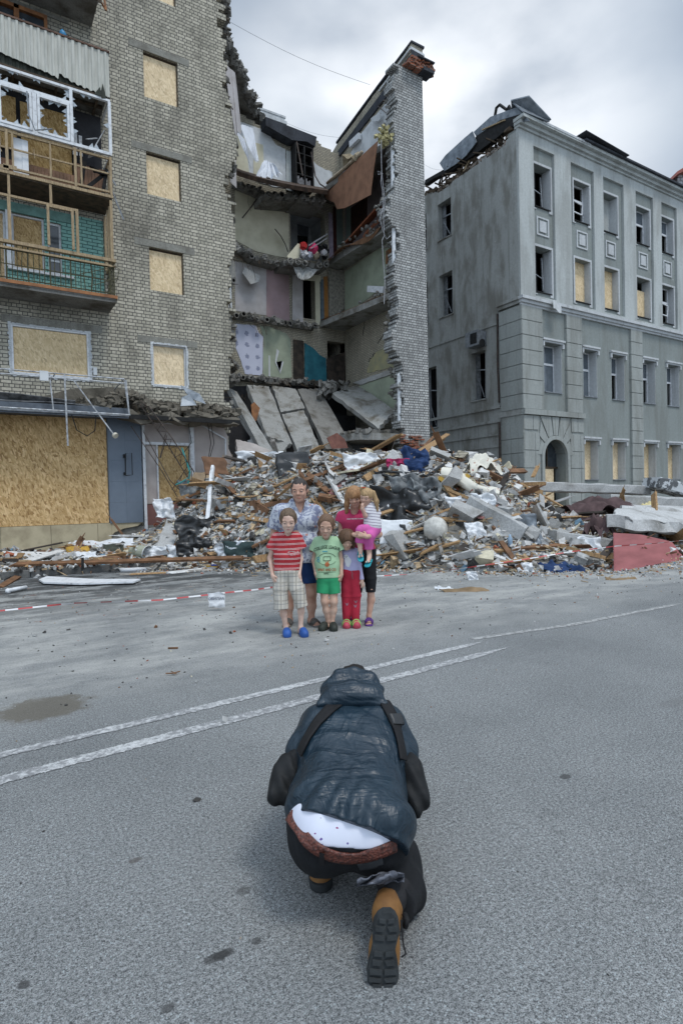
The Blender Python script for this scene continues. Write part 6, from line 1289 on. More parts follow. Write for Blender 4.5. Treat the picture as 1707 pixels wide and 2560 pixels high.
SP = [  # signature pieces traced to their place: (px a, Y a, px b, Y b, width, thick, mat, label)
 ((825, 1245), 14.0, (880, 1168), 15.0, .22, .05, 5, 'dark red painted board standing slanted in the heap behind the family'),
 ((950, 1135), 17.0, (1015, 1160), 16.5, .20, .05, 5, 'dark red painted board lying near the foot of the brick stub'),
 ((862, 1263), 13.2, (820, 1188), 14.2, .13, .06, 4, 'long white board slanted behind the woman'),
 ((790, 1240), 13.6, (845, 1250), 13.4, .20, .12, 1, 'thick brown timber block between the man and the woman'),
 ((765, 1180), 13.8, (822, 1232), 13.6, .14, .06, 1, 'brown board crossing behind the striped shirt boy'),
 ((990, 1165), 16.0, (1120, 1085), 17.4, .16, .04, 0, 'long splintered board rising beside the brick stub'),
 ((1000, 1180), 15.9, (1085, 1090), 17.0, .10, .03, 1, 'thin splintered lath rising beside the brick stub'),
 ((1040, 1140), 16.4, (1110, 1098), 17.0, .08, .03, 0, 'short torn lath near the top of the tall splintered board'),
 ((1215, 1265), 12.6, (1110, 1220), 13.8, .14, .06, 0, 'tan board under the rolled mattress'),
 ((1110, 1210), 13.4, (1180, 1300), 12.0, .12, .06, 0, 'brown rafter slanting down right of the black sheet'),
 ((1135, 1295), 12.4, (1170, 1245), 12.8, .12, .05, 1, 'short crossing rafter right of the black sheet'),
 ((1080, 1295), 12.3, (1150, 1302), 12.0, .14, .05, 0, 'pale tan board lying level below the black sheet'),
 ((1195, 1300), 12.0, (1260, 1245), 12.6, .12, .04, 5, 'narrow dark red board slanting below the long beam'),
 ((1260, 1290), 11.6, (1440, 1280), 11.4, .16, .04, 0, 'long pale splintered board in front of the concrete beam'),
 ((1295, 1205), 13.5, (1420, 1275), 12.0, .10, .04, 0, 'long tan lath slanting down over the concrete beam'),
 ((1275, 1372), 9.0, (1420, 1362), 9.2, .12, .05, 1, 'reddish brown board lying level near the striped tape'),
 ((1210, 1410), 8.4, (1330, 1395), 8.8, .14, .04, 0, 'tan board lying on the edge of the heap below the tape'),
 ((1000, 1335), 12.0, (1100, 1310), 11.8, .10, .03, 0, 'light tan lath right of the woman'),
 ((950, 1400), 10.8, (1005, 1360), 11.2, .10, .03, 0, 'light tan lath beside the woman leg'),
 ((1040, 1390), 10.4, (1100, 1360), 10.8, .12, .03, 0, 'pale splinter right of the light tan laths'),
 ((1245, 1345), 10.6, (1285, 1400), 9.6, .10, .05, 1, 'dark brown stick slanting beside the galvanised sheet'),
 ((1085, 1300), 12.0, (1105, 1385), 11.0, .07, .04, 2, 'thin grey stick slanting below the white sack'),
 ((1200, 1375), 10.0, (1265, 1400), 9.4, .12, .04, 4, 'white batten lying in the debris left of the galvanised sheet'),
 ((600, 1170), 16.0, (665, 1135), 16.5, .09, .03, 1, 'brown lath on top of the pinkish panel'),
 ((555, 1140), 16.5, (618, 1155), 16.3, .16, .04, 3, 'dark board at the upper left of the heap'),
 ((665, 1225), 14.5, (745, 1190), 15.0, .13, .04, 0, 'tan board above the man head'),
 ((840, 1320), 12.9, (790, 1250), 13.0, .10, .05, 0, 'tan post leaning behind the green shirt boy'),
 ((1265, 1195), 17.2, (1280, 1165), 17.4, .12, .05, 0, 'short orange splinter standing before the rusticated pier'),
 ((1330, 1195), 17.0, (1345, 1162), 17.2, .16, .05, 0, 'broad splinter standing before the arched door'),
 ((0, 1470), 13.9, (50, 1440), 14.2, .12, .06, 1, 'reddish brown block at the left end of the kerb'),
 ((22, 1411), 15.3, (620, 1394), 14.6, .16, .05, 1, 'very long brown board lying along the kerb'),
 ((290, 1438), 13.6, (540, 1425), 13.4, .10, .03, 2, 'grey strip lying on the road before the long brown board'),
 ((415, 1435), 13.4, (545, 1420), 13.4, .15, .03, 4, 'white trim board lying before the kerb'),
 ((320, 1437), 13.2, (430, 1432), 13.2, .08, .03, 0, 'tan strip beside the white trim board'),
 ((430, 1370), 15.3, (515, 1310), 15.6, .15, .06, 1, 'brown plank slanting left of the black sheet metal box'),
 ((545, 1400), 14.2, (612, 1345), 14.4, .11, .05, 3, 'dark curved strip leaning on the white foil'),
 ((440, 1248), 16.6, (520, 1252), 16.4, .10, .04, 1, 'brown board below the brown plywood sheet'),
 ((525, 1172), 15.9, (590, 1235), 15.4, .10, .04, 1, 'brown board near the plywood sheet'),
 ((0, 1385), 16.8, (170, 1388), 16.6, .30, .04, 4, 'white painted board lying flat by the plinth'),
 ((60, 1405), 15.8, (160, 1375), 16.0, .16, .03, 4, 'short white board pointing at the plinth')]
for a, ya, b, yb, w, h, mi, lb in SP: plank(pp(*a, ya), pp(*b, yb), w, h, mi, lb, roll=0.3)
# ---- large concrete pieces
M_SL = concrete_mat('fallen_slab', (0.40, 0.405, 0.40), (0.16, 0.15, 0.13), amt=0.55, streak=False)
def beamslab(a, ya, b, yb, w, h, label, mat=None, hollow=False, name='concrete_beam', cat='beam', roll=0.0):
 F_ = (lambda x, y, c: aY(x, y, c)) if (a[0] > 1240 or (b[0] > 600 and a[0] < 600)) else pp
 A, B = F_(*a, ya), F_(*b, yb); mb = MB(); n = max(2, int((B-A).length/0.3)); d = (B-A).normalized(); sx = d.cross(Vector((0, 0, 1))).normalized(); sy = sx.cross(d)
 if roll: q = Matrix.Rotation(roll, 3, d); sx = q@sx; sy = q@sy
 rings = []
 for k in range(n+1):
  p = A.lerp(B, k/n); j = lambda: rnd.uniform(-.018, .018); c = min(w, h)*.12
  rings.append([p+sx*(i+j())+sy*(e+j()) for i, e in ((-w/2+c, -h/2), (w/2-c, -h/2), (w/2, -h/2+c), (w/2, h/2-c), (w/2-c, h/2), (-w/2+c, h/2), (-w/2, h/2-c), (-w/2, -h/2+c))])
 vs = [q for r_ in rings for q in r_]; fs = []
 for k in range(n):
  for i in range(8): fs.append((k*8+i, k*8+(i+1) % 8, (k+1)*8+(i+1) % 8, (k+1)*8+i))
 fs += [tuple(range(8))[::-1], tuple(range(n*8, n*8+8))]; mb.mesh(vs, fs); return thing(mb, name, mat or M_SL, label, cat)
beamslab((1255, 1214), 12.6, (1612, 1226), 11.4, 0.5, 0.30, 'long pale concrete beam lying level along the top of the right heap')
beamslab((1508, 1250), 11.0, (1780, 1262), 10.0, 0.6, 0.34, 'second concrete beam lying lower at the right edge of the photo')
beamslab((1625, 1206), 11.0, (1790, 1250), 10.0, 0.9, 0.36, 'broken stone wall block with white patches at the far right edge', simple('patchy_wall_block', (0.50, 0.52, 0.53), 0.9, 0.5, 5, 0.01, c2=(0.11, 0.115, 0.12), lo=0.48, hi=0.52), cat='wall block')
beamslab((1170, 1255), 13.0, (1310, 1335), 10.6, 0.35, 0.36, 'grey concrete beam sloping down behind the galvanised sheet')
beamslab((1350, 1336), 8.8, (1500, 1356), 8.2, 1.5, 0.22, 'low concrete slab under the brown cloth', name='concrete_slab', cat='slab')
beamslab((1300, 1380), 9.2, (1430, 1400), 8.8, 0.7, 0.25, 'small grey slab beneath the level reddish board', name='concrete_slab', cat='slab')
beamslab((538, 1256), 15.4, (690, 1312), 13.0, 0.5, 0.40, 'heavy concrete beam sloping down to the man elbow')
beamslab((560, 1222), 16.0, (700, 1250), 14.4, 0.9, 0.30, 'upper concrete slab with rubble on it above the sloping beam', M_CONCD, name='concrete_slab', cat='slab')
beamslab((410, 1380), 15.2, (438, 1300), 15.7, 0.42, 0.22, 'pale broken concrete post leaning left of the brown plank', cat='post')
beamslab((532, 1165), 15.6, (518, 1305), 15.2, 0.09, 0.12, 'white metal post standing at the left end of the sloping beam', M_WHITEF, name='metal_post', cat='post')
beamslab((590, 1320), 14.2, (680, 1350), 13.4, 0.6, 0.5, 'tan broken block beneath the sloping beam', simple('tan_block', (0.30, 0.25, 0.19), 0.9, 0.3, 4), name='concrete_slab', cat='slab')
A = [pp(1522, 1312, 9.0), pp(1545, 1288, 9.6), pp(1800, 1298, 8.8), pp(1800, 1398, 8.0), pp(1600, 1372, 8.2)]
mb = MB();
TL, TR = aY(1516, 1318, 7.6), aY(1900, 1352, 7.2); BL_, BR_ = aY(1550, 1284, 9.4), aY(1900, 1290, 9.0)
def fnS(u, v): return TL.lerp(TR, u).lerp(BL_.lerp(BR_, u), v)+Vector((0, 0, 0.05*fnoise(u*9, v*7)-(0.07 if (math.sin(v*11+u*2) > 0.75) else 0)))
mb.grid(fnS, 40, 16, -0.26); thing(mb, 'concrete_slab', concrete_mat('broken_top_slab', (0.46, 0.465, 0.46), (0.17, 0.165, 0.15), amt=0.8, streak=False), 'large broken floor slab with rough pale top at the right foreground', 'slab')
mb = MB(); pts = [(1535, 1332), (1600, 1336), (1678, 1354), (1707, 1392), (1820, 1420), (1820, 1470), (1707, 1446), (1600, 1441), (1580, 1424), (1565, 1425), (1553, 1436), (1537, 1438)]
def redY(x, y): return 7.35-(y-1336)/105*0.75
P3 = [aY(x, y, redY(x, y)) for x, y in pts]; mb.prism(P3, Vector((0, 0.03, 0))); thing(mb, 'dark_red_board', simple('faded_red_panel', (0.30, 0.105, 0.105), 0.7, 0.15, 1.5, c2=(0.22, 0.075, 0.075), stretch=(1, 1, 5)), 'large faded red panel leaning on the big slab at the right edge', 'panel')
def drape(c, rx, ry, h, mat, name, label, cat, seed=0.0, n=26, thick=0.0, rot=0.0, fold=0.08):
 C_ = Vector(c); mb = MB(); cs, sn = math.cos(rot), math.sin(rot)
 def fn(u, v):
  a, b_ = (u-.5)*2, (v-.5)*2; q = max(0, 1-(a*a+b_*b_)*0.5); edge = 1+0.18*fnoise(a*2+seed, b_*2)
  x, y = a*rx*edge, b_*ry*edge; z = h*q+fold*fnoise(a*3.1+seed, b_*4.3, seed)+fold*0.6*math.sin(7*a+4*b_+seed)-0.05*(a*a+b_*b_)
  return C_+Vector((x*cs-y*sn, x*sn+y*cs, z))
 mb.grid(fn, n, n, thick); return thing(mb, name, mat, label, cat, smooth=True)
drape(aY(1500, 1290, 9.7), 1.15, 0.6, 0.42, simple('brown_cloth', (0.085, 0.055, 0.055), 0.95, 0.35, 4), 'cloth', 'dark brown cloth spread over the slabs behind the red panel', 'cloth', 1.3, rot=-0.15, fold=0.16)
drape(aY(1495, 1335, 7.9), 0.30, 0.25, 0.34, simple('brown_cloth', (0.085, 0.055, 0.055)), 'cloth', 'hanging dark brown cloth corner left of the big slab', 'cloth', 4.3, fold=0.14)
drape(aY(1440, 1275, 10.4), 0.65, 0.2, 0.1, simple('cream_sheet', (0.55, 0.50, 0.38), 0.95, 0.2, 4), 'sheet', 'cream sheet at the left end of the brown cloth', 'sheet', 2.2, rot=0.3)
drape(aY(1625, 1266, 10.2), 0.3, 0.2, 0.1, simple('yellow_foam_scrap', (0.60, 0.52, 0.28), 0.95, 0.2, 7), 'foam_scrap', 'small yellowish foam scrap on the second concrete beam', 'foam', 5.2)
mb = MB(); A, B = pp(1110, 1188, 13.0), pp(1250, 1240, 12.2); d = (B-A);
def fm(u, v):
 a = 2*math.pi*v; r = 0.30*(1-0.55*u)+0.03*math.sin(9*u+3*v*6.28); up = Vector((0, 0, 1)); sx = d.normalized().cross(up).normalized()
 return A+d*u+sx*(r*math.cos(a))+up*(r*math.sin(a)*0.7+0.05*math.sin(8*u))
mb.grid(fm, 16, 16); m_, t, b = new_mat('floral_ticking'); v = coords(t, 'World', 1.0); a1 = noise(t, v, 12, 4, 0.6); t.links.new(mix(t, mrange(t, a1, 0.6, 0.66), (0.62, 0.60, 0.52), (0.32, 0.13, 0.10)), b.inputs['Base Color']); b.inputs['Roughness'].default_value = 0.95
thing(mb, 'mattress', m_, 'rolled floral cream mattress behind the yellow foam block', 'mattress', smooth=True)
drape(pp(1205, 1180, 13.4), 0.5, 0.2, 0.4, m_, 'quilt', 'upright floral quilt heap behind the rolled mattress', 'quilt', 3.1, fold=0.1)
mb = MB(); C0 = pp(1128, 1198, 12.6)
def ff(u, v):
 a = -0.9+2.0*u; return C0+LX*(math.sin(a)*0.36)+Vector((0, 0, -math.cos(a)*0.28+0.24))+LY*(-0.25+0.5*v)
mb.grid(ff, 10, 3, 0.09); thing(mb, 'foam_block', simple('yellow_foam', (0.52, 0.33, 0.07), 0.95, 0.2, 5), 'bright yellow curved foam piece in the middle of the right heap', 'foam')
def crumpled(px, Y_, s, mat, name, label, cat, seed, asp=1.0, th=0.0, tilt=None, n=18, amp=0.25):
 c = pp(*px, Y_); ux = LX.copy(); uy = (tilt or Vector((0, 0.35, 0.9))).normalized(); nn_ = ux.cross(uy); mb = MB()
 def fn(u, v):
  q = 1+0.25*fnoise(u*2.2+seed, v*2.2); return c+ux*((u-.5)*s*asp*q)+uy*((v-.5)*s*q)+nn_*(s*amp*(fnoise(u*3.3+seed, v*3.3, seed)+0.5*fnoise(u*8+seed, v*8, seed)))
 mb.grid(fn, n, n, th); return thing(mb, name, mat, label, cat, smooth=True)
MP = {'white': simple('white_plastic', (0.66, 0.68, 0.70), 0.45, 0.15, 8), 'black': simple('black_plastic', (0.018, 0.019, 0.02), 0.35, 0.4, 9, spec=0.5), 'foil': simple('foil', (0.5, 0.52, 0.54), 0.35, 0.3, 8, metal=0.6), 'blue': simple('navy_cloth', (0.02, 0.045, 0.12), 0.9, 0.3, 7), 'grey': simple('grey_tarp', (0.20, 0.215, 0.22), 0.6, 0.4, 5, c2=(0.07, 0.075, 0.08)), 'ply': simple('pale_plywood', (0.50, 0.37, 0.24), 0.7, 0.2, 3), 'brown': simple('brown_ply', (0.17, 0.09, 0.05), 0.7, 0.3, 4), 'card': simple('cardboard', (0.24, 0.17, 0.10), 0.9, 0.3, 5), 'galv': M_GALV, 'pink': simple('magenta_cloth', (0.35, 0.03, 0.10), 0.9, 0.3, 7)}
CR_ = [((1030, 1285), 12.6, 1.2, 'black', 'plastic_sheet', 'large black plastic sheet in the heap right of the toddler', 'plastic sheet', 1, 1.2, .35), ((1025, 1232), 13.6, .8, 'grey', 'tarp', 'grey tarpaulin bulging above the black sheet', 'tarp', 2, 1.0, .3), ((1066, 1225), 13.2, .65, 'grey', 'tarp', 'dark grey tarpaulin left of the yellow foam', 'tarp', 8, 1.0, .3),
       ((1315, 1330), 9.6, .75, 'galv', 'metal_sheet', 'bent galvanised sheet slanting above the level reddish board', 'sheet', 3, .8, .15), ((1040, 1150), 15.6, .7, 'blue', 'clothes', 'navy blue clothes beside the splintered boards near the brick stub', 'clothes', 4, .9, .3), ((1048, 1168), 15.3, .5, 'blue', 'clothes', 'second dark blue garment lower beside the brick stub', 'clothes', 14, 1.2, .3),
       ((1400, 1420), 7.9, .45, 'blue', 'clothes', 'crumpled navy jeans lying at the foot of the heap', 'clothes', 5, 1.5, .3), ((995, 1165), 16.0, .35, 'pink', 'clothes', 'magenta scrap of cloth near the splintered boards', 'clothes', 6, 1.6, .3),
       ((1480, 1372), 8.2, .5, 'white', 'plastic_sheet', 'white plastic sheet left of the red panel', 'plastic sheet', 7, 1.0, .2), ((580, 1385), 13.6, .62, 'foil', 'paper_sheet', 'crumpled silvery paper sheet by the kerb near the toy truck', 'paper', 9, 1.2, .3), ((500, 1330), 14.4, .85, 'black', 'sheet_metal_box', 'black crushed box standing by the kerb left of the silvery sheet', 'box', 10, 1.3, .25), ((490, 1375), 14.0, .6, 'black', 'plastic_bag', 'black plastic bag under the black crushed box', 'bag', 11, 1.4, .3),
       ((500, 1210), 16.2, .75, 'ply', 'plywood_sheet', 'torn pale plywood sheet leaning beside the shop door', 'plywood', 12, 1.0, .04), ((538, 1165), 16.0, .55, 'brown', 'plywood_sheet', 'small dark brown board tilted above the pale plywood', 'plywood', 13, 1.2, .04), ((470, 1225), 16.5, .6, 'grey', 'tarp', 'torn grey sheet hanging beside the pale plywood', 'tarp', 15, .8, .15),
       ((410, 1270), 16.8, .6, 'white', 'plastic_sheet', 'pale plastic sheet hanging before the maroon dado', 'plastic sheet', 16, .9, .3), ((262, 1360), 15.6, .55, 'white', 'bed_sheet', 'long white cloth with red stains lying by the plinth', 'sheet', 17, 3.0, .2), ((385, 1385), 14.9, .4, 'white', 'bed_sheet', 'white rag near the dented bucket', 'sheet', 18, 2.0, .3), ((215, 1388), 15.2, .4, 'white', 'plastic_sheet', 'white folded packaging lying left of the bucket', 'packaging', 19, 1.4, .2), ((450, 1385), 14.6, .42, 'white', 'bed_sheet', 'crumpled white towel right of the bucket', 'sheet', 20, 1.4, .3),
       ((650, 1150), 15.6, .55, 'white', 'plastic_sheet', 'big cream plastic sheet at the top of the heap under the leaning slabs', 'plastic sheet', 21, 2.6, .25), ((735, 1165), 15.2, .8, 'black', 'board', 'black triangular board on top of the heap', 'board', 22, 1.2, .05), ((1190, 1330), 11.6, .4, 'white', 'plastic_bag', 'white bag with red print in the middle right heap', 'bag', 23, 1.0, .3), ((1210, 1255), 12.6, .4, 'white', 'plastic_bag', 'white plastic bag below the rolled mattress', 'bag', 24, 1.2, .3), ((1345, 1252), 12.0, .4, 'ply', 'wallpaper_roll', 'cream paper scrap below the long concrete beam', 'paper', 25, 1.2, .2),
       ((1312, 1425), 7.6, .28, 'white', 'paper_sheet', 'white crumpled paper at the foot of the heap left of the jeans', 'paper', 26, 1.2, .25), ((1180, 1440), 7.7, .16, 'white', 'plastic_cup', 'small white plastic tub on the road edge', 'tub', 27, 1.2, .3), ((985, 1262), 13.4, .5, 'white', 'plastic_sheet', 'white sheet right of the toddler shoulder', 'plastic sheet', 28, 1.3, .2), ((990, 1330), 12.2, .55, 'white', 'board', 'bright white board right of the woman hip', 'board', 29, 1.6, .04), ((905, 1160), 14.8, .55, 'white', 'plastic_sheet', 'white cloth heap above the toddler', 'plastic sheet', 30, 1.6, .25),
       ((1150, 1262), 12.8, .4, 'white', 'plastic_sheet', 'white crumpled sheet right of the grey tarpaulins', 'plastic sheet', 31, 1.3, .25), ((1560, 1452), 6.5, .25, 'card', 'cardboard', 'brown cardboard scrap under the red panel', 'cardboard', 32, 2.2, .15), ((1650, 1456), 6.2, .35, 'black', 'plastic_bag', 'black plastic bag under the right end of the red panel', 'bag', 33, 2.4, .2), ((1672, 1458), 6.1, .18, 'grey', 'plastic_bag', 'grey bag on top of the black bag at the right edge', 'bag', 34, 1.2, .3), ((1165, 1478), 6.4, .22, 'card', 'cardboard', 'flattened brown cardboard lying on the road right of the family', 'cardboard', 35, 3.2, .12), ((1112, 1473), 6.6, .17, 'white', 'paper_cup', 'small white paper cup left of the flattened cardboard', 'paper', 36, 1.5, .3)]
for px, Y_, s, mt, nm, lb, ct, sd, asp, am in CR_: crumpled(px, Y_, s, MP[mt], nm, lb, ct, sd*1.7, asp, 0.012, amp=am, tilt=Vector((0, 0.9, 0.35)) if (px[1] > 1440 and 'tape' not in lb) or 'lying' in lb else None)
def ball(c, r, mat, name, label, cat, sq=(1, 1, 1), bum=0.08, n=18, seed=0):
 mb = MB(); c = Vector(c)
 def fn(u, v):
  a, b_ = 2*math.pi*u, math.pi*v; d = Vector((math.sin(b_)*math.cos(a), math.sin(b_)*math.sin(a), math.cos(b_))); q = r*(1+bum*fnoise(d.x*3+seed, d.y*3, d.z*3)); return c+Vector((d.x*q*sq[0], d.y*q*sq[1], d.z*q*sq[2]))
 mb.grid(fn, n, n//2+3); return thing(mb, name, mat, label, cat, smooth=True)
ball(pp(1088, 1322, 11.8), .26, simple('wrapped_sack', (0.55, 0.54, 0.50), 0.95, 0.3, 6, 0.01), 'sack', 'round wrapped white sack in the middle right heap', 'sack')
bk = empty('bucket', pp(360, 1385, 14.7), 'dented pale green bucket lying on its side by the kerb', 'bucket')
mb = MB(); a, b = pp(335, 1378, 14.7), pp(372, 1384, 14.5); mb.tube([a, b], [0.19, 0.16][::-1], 18, caps=False); mb.tube([a, a+(b-a)*.04], [.155, .155], 18); mb.build('body', simple('pale_green_bucket', (0.36, 0.38, 0.30), 0.5, 0.2, 5), bk)
mb = MB(); mb.tube([b, b+(b-a)*.05], [.2, .2], 18, caps=False); mb.build('rim', M_WHITEF, bk)
tt = empty('toy_truck', pp(535, 1425, 13.3), 'small red, yellow and blue toy truck lying at the kerb left of the family', 'toy truck')
o_ = pp(535, 1420, 13.3)
mb = MB(); mb.beam(o_-LX*.16, o_+LX*.1, .14, .10); mb.build('cargo_bed', simple('toy_yellow', (0.6, 0.35, 0.03), 0.5), tt)
mb = MB(); mb.beam(o_+LX*.1-Vector((0, 0, .03)), o_+LX*.28-Vector((0, 0, .03)), .15, .15); mb.beam(o_-LX*.18-Vector((0, 0, .07)), o_+LX*.26-Vector((0, 0, .09)), .13, .05); mb.build('cab', simple('toy_red', (0.45, 0.03, 0.04), 0.5), tt)
mb = MB(); mb.beam(o_-LX*.05+Vector((0, 0, .06)), o_+LX*.08+Vector((0, 0, .06)), .12, .04); mb.build('toy_top', simple('toy_blue', (0.06, 0.10, 0.35), 0.5), tt)
for dx in (-.12, .2): mb = MB(); c = o_+LX*dx-Vector((0, 0, .09))-LY*.06; mb.tube([c, c-LY*.03], .05, 12); mb.build('wheel', MP['black'], tt)
mb = MB(); p = pp(1274, 1352, 10.2); mb.tube([p+Vector((0, 0, -.12)), p+Vector((0, 0, .05)), p+Vector((0, 0, .09)), p+Vector((0, 0, .13))], [.05, .05, .025, .02], 10); thing(mb, 'bottle', simple('blue_bottle', (0.30, 0.42, 0.55), 0.2, 0.2, 5), 'small pale blue plastic bottle left of the galvanised sheet', 'bottle', smooth=True)
mb = MB(); mb.prism([aZ(98, 1452, .03), aZ(118, 1444, .03), aZ(240, 1451, .03), aZ(352, 1451, .03), aZ(335, 1458, .03), aZ(200, 1462, .03), aZ(110, 1459, .03)], (0, 0, .03)); thing(mb, 'white_board', M_WHITEF, 'long pointed white board lying on the road before the kerb at left', 'board')
mb = MB(); a, b = aZ(24, 1476, .05), aZ(66, 1468, .05); mb.tube([a, b], .035, 8); mb.tube([a, a-LX*.04+Vector((0, 0, -.02))], .05, 8); thing(mb, 'plastic_pipe', M_WHITEF, 'short white plastic pipe lying on the road at the left edge', 'pipe', smooth=True)
mb = MB(); p = aZ(208, 1424, 0.15); mb.tube([p, p+Vector((0, 0, .25))], .03, 6); thing(mb, 'steel_stub', M_DARK, 'short dark steel stub standing on the kerb before the plinth', 'stub')
crumpled((335, 1428), 13.9, .42, simple('white_foam', (0.68, 0.70, 0.72)), 'foam_sheet', 'white foam offcut lying on the kerb below the bucket', 'foam', 41, 1.4, 0.04, Vector((0, .9, .3)), 4, .05)
crumpled((195, 1378), 15.4, .35, simple('ochre_foam', (0.45, 0.27, 0.05), 0.9), 'foam_scrap', 'ochre yellow wedge by the white stained cloth', 'foam', 43, 1.6, 0.05, Vector((0, .6, .6)), 4, .1)
crumpled((285, 1370), 15.3, .3, simple('olive_dark', (0.06, 0.065, 0.05), 0.9), 'jacket', 'dark olive garment lying in front of the white stained cloth', 'clothes', 47, 1.8, 0.02, Vector((0, .6, .6)), 6, .3)
crumpled((600, 1378), 13.6, .45, simple('teal_dark', (0.03, 0.05, 0.05), 0.9), 'clothes', 'dark teal trimmed bundle left of the striped shirt boy', 'clothes', 49, 1.6, 0.02, None, 8, .3)
for pts, lb in ((((1130, 1165), (1180, 1150), (1230, 1165), (1250, 1180)), 'thick black cable arching beside the rolled mattress'), (((905, 1195), (960, 1178), (1010, 1182), (1065, 1190), (1110, 1160)), 'black cable crossing the heap above the toddler'), (((870, 1205), (930, 1180), (990, 1195)), 'thin black cable crossing behind the toddler hair')):
 mb = MB(); mb.tube([pp(x, y, 15.0) for x, y in pts], .035, 5); thing(mb, 'black_cable', MP['black'], lb, 'cable')
# ---- barrier tape
M_TAPE = [simple('tape_white', (0.62, 0.62, 0.62), 0.4, 0.08, 6), simple('tape_red', (0.42, 0.07, 0.07), 0.4, 0.15, 6)]
def tape(pts, label, per=0.17):
 P3 = [aY(x, y, Y_) for x, y, Y_ in pts]; mb = MB(); prev = None; n = 40; L = 0.0; pl = P3[0]
 for i in range(len(P3)-1):
  for k in range(n):
   p = P3[i].lerp(P3[i+1], k/n); L += (p-pl).length; pl = p; w = 0.011; tw = 0.6*math.sin(L*2.1+math.sin(L*.7)*2); c = (p+Vector((0, .02*tw, w*(1-abs(tw)*.5))), p-Vector((0, .02*tw, w*(1-abs(tw)*.5))))
   if prev: mb.face([prev[1], c[1], c[0], prev[0]], int(L/per) % 2)
   prev = c
 return thing(mb, 'barrier_tape', M_TAPE, label, 'tape')
tape([(-60, 1533, 9.0), (0, 1527, 9.0), (180, 1508, 8.8), (400, 1500, 8.3), (520, 1487, 8.0), (570, 1481, 8.0), (640, 1474, 8.2), (700, 1465, 8.6)], 'red and white barrier tape sagging low across the left of the road')
tape([(940, 1440, 9.2), (1050, 1435, 9.0), (1160, 1420, 8.4), (1300, 1400, 7.6), (1420, 1380, 7.2), (1540, 1365, 6.8), (1640, 1358, 6.5), (1760, 1345, 6.4)], 'red and white barrier tape strung before the right heap and red panel')
_pp = pp; pp = lambda x, y, c, back=0: aY(x, y, c)
bag = crumpled((541, 1500), 7.8, .20, MP['white'], 'plastic_bag', 'white plastic bag with faint dark lettering caught on the barrier tape', 'bag', 51, 1.1, 0.0, Vector((0, .1, 1)), 12, .12)
pp = _pp
BAGC = aY(541, 1498, 7.68)
mb = MB(); a = aZ(432, 1683, .02); mb.tube([a-LX*.06, a, a+LX*.05+LY*.05], .006, 4); mb.tube([a-LX*.03+LY*.06, a+LX*.02], .005, 4); mb.tube([a, a+LX*.04-LY*.02], .004, 4); thing(mb, 'twig', WM[1], 'small forked twig lying on the asphalt left of the kneeling man', 'twig')
mb = MB(); a = aZ(433, 1620, .01); mb.beam(a-LX*.05, a+LX*.05, .02, .015); thing(mb, 'wood_chip', WM[1], 'dark wood chip lying on the road above the forked twig', 'chip')
for (x, y, s, mi, lb) in ((560, 1801, .022, 1, 'grey stone on the near white line'), (492, 2000, .014, 2, 'dark pebble lying left of the kneeling man shoulder bag'), (817, 1601, .02, 0, 'white scrap on the road in front of the family'), (113, 1581, .016, 2, 'dark pebble on the road at left'), (390, 1567, .02, 4, 'brown pebble on the dusty road')):
 mb = MB(); lump(mb, aZ(x, y, s*.5), (s*1.3, s, s*.7), rnd); thing(mb, 'pebble', RM[mi], lb, 'pebble')
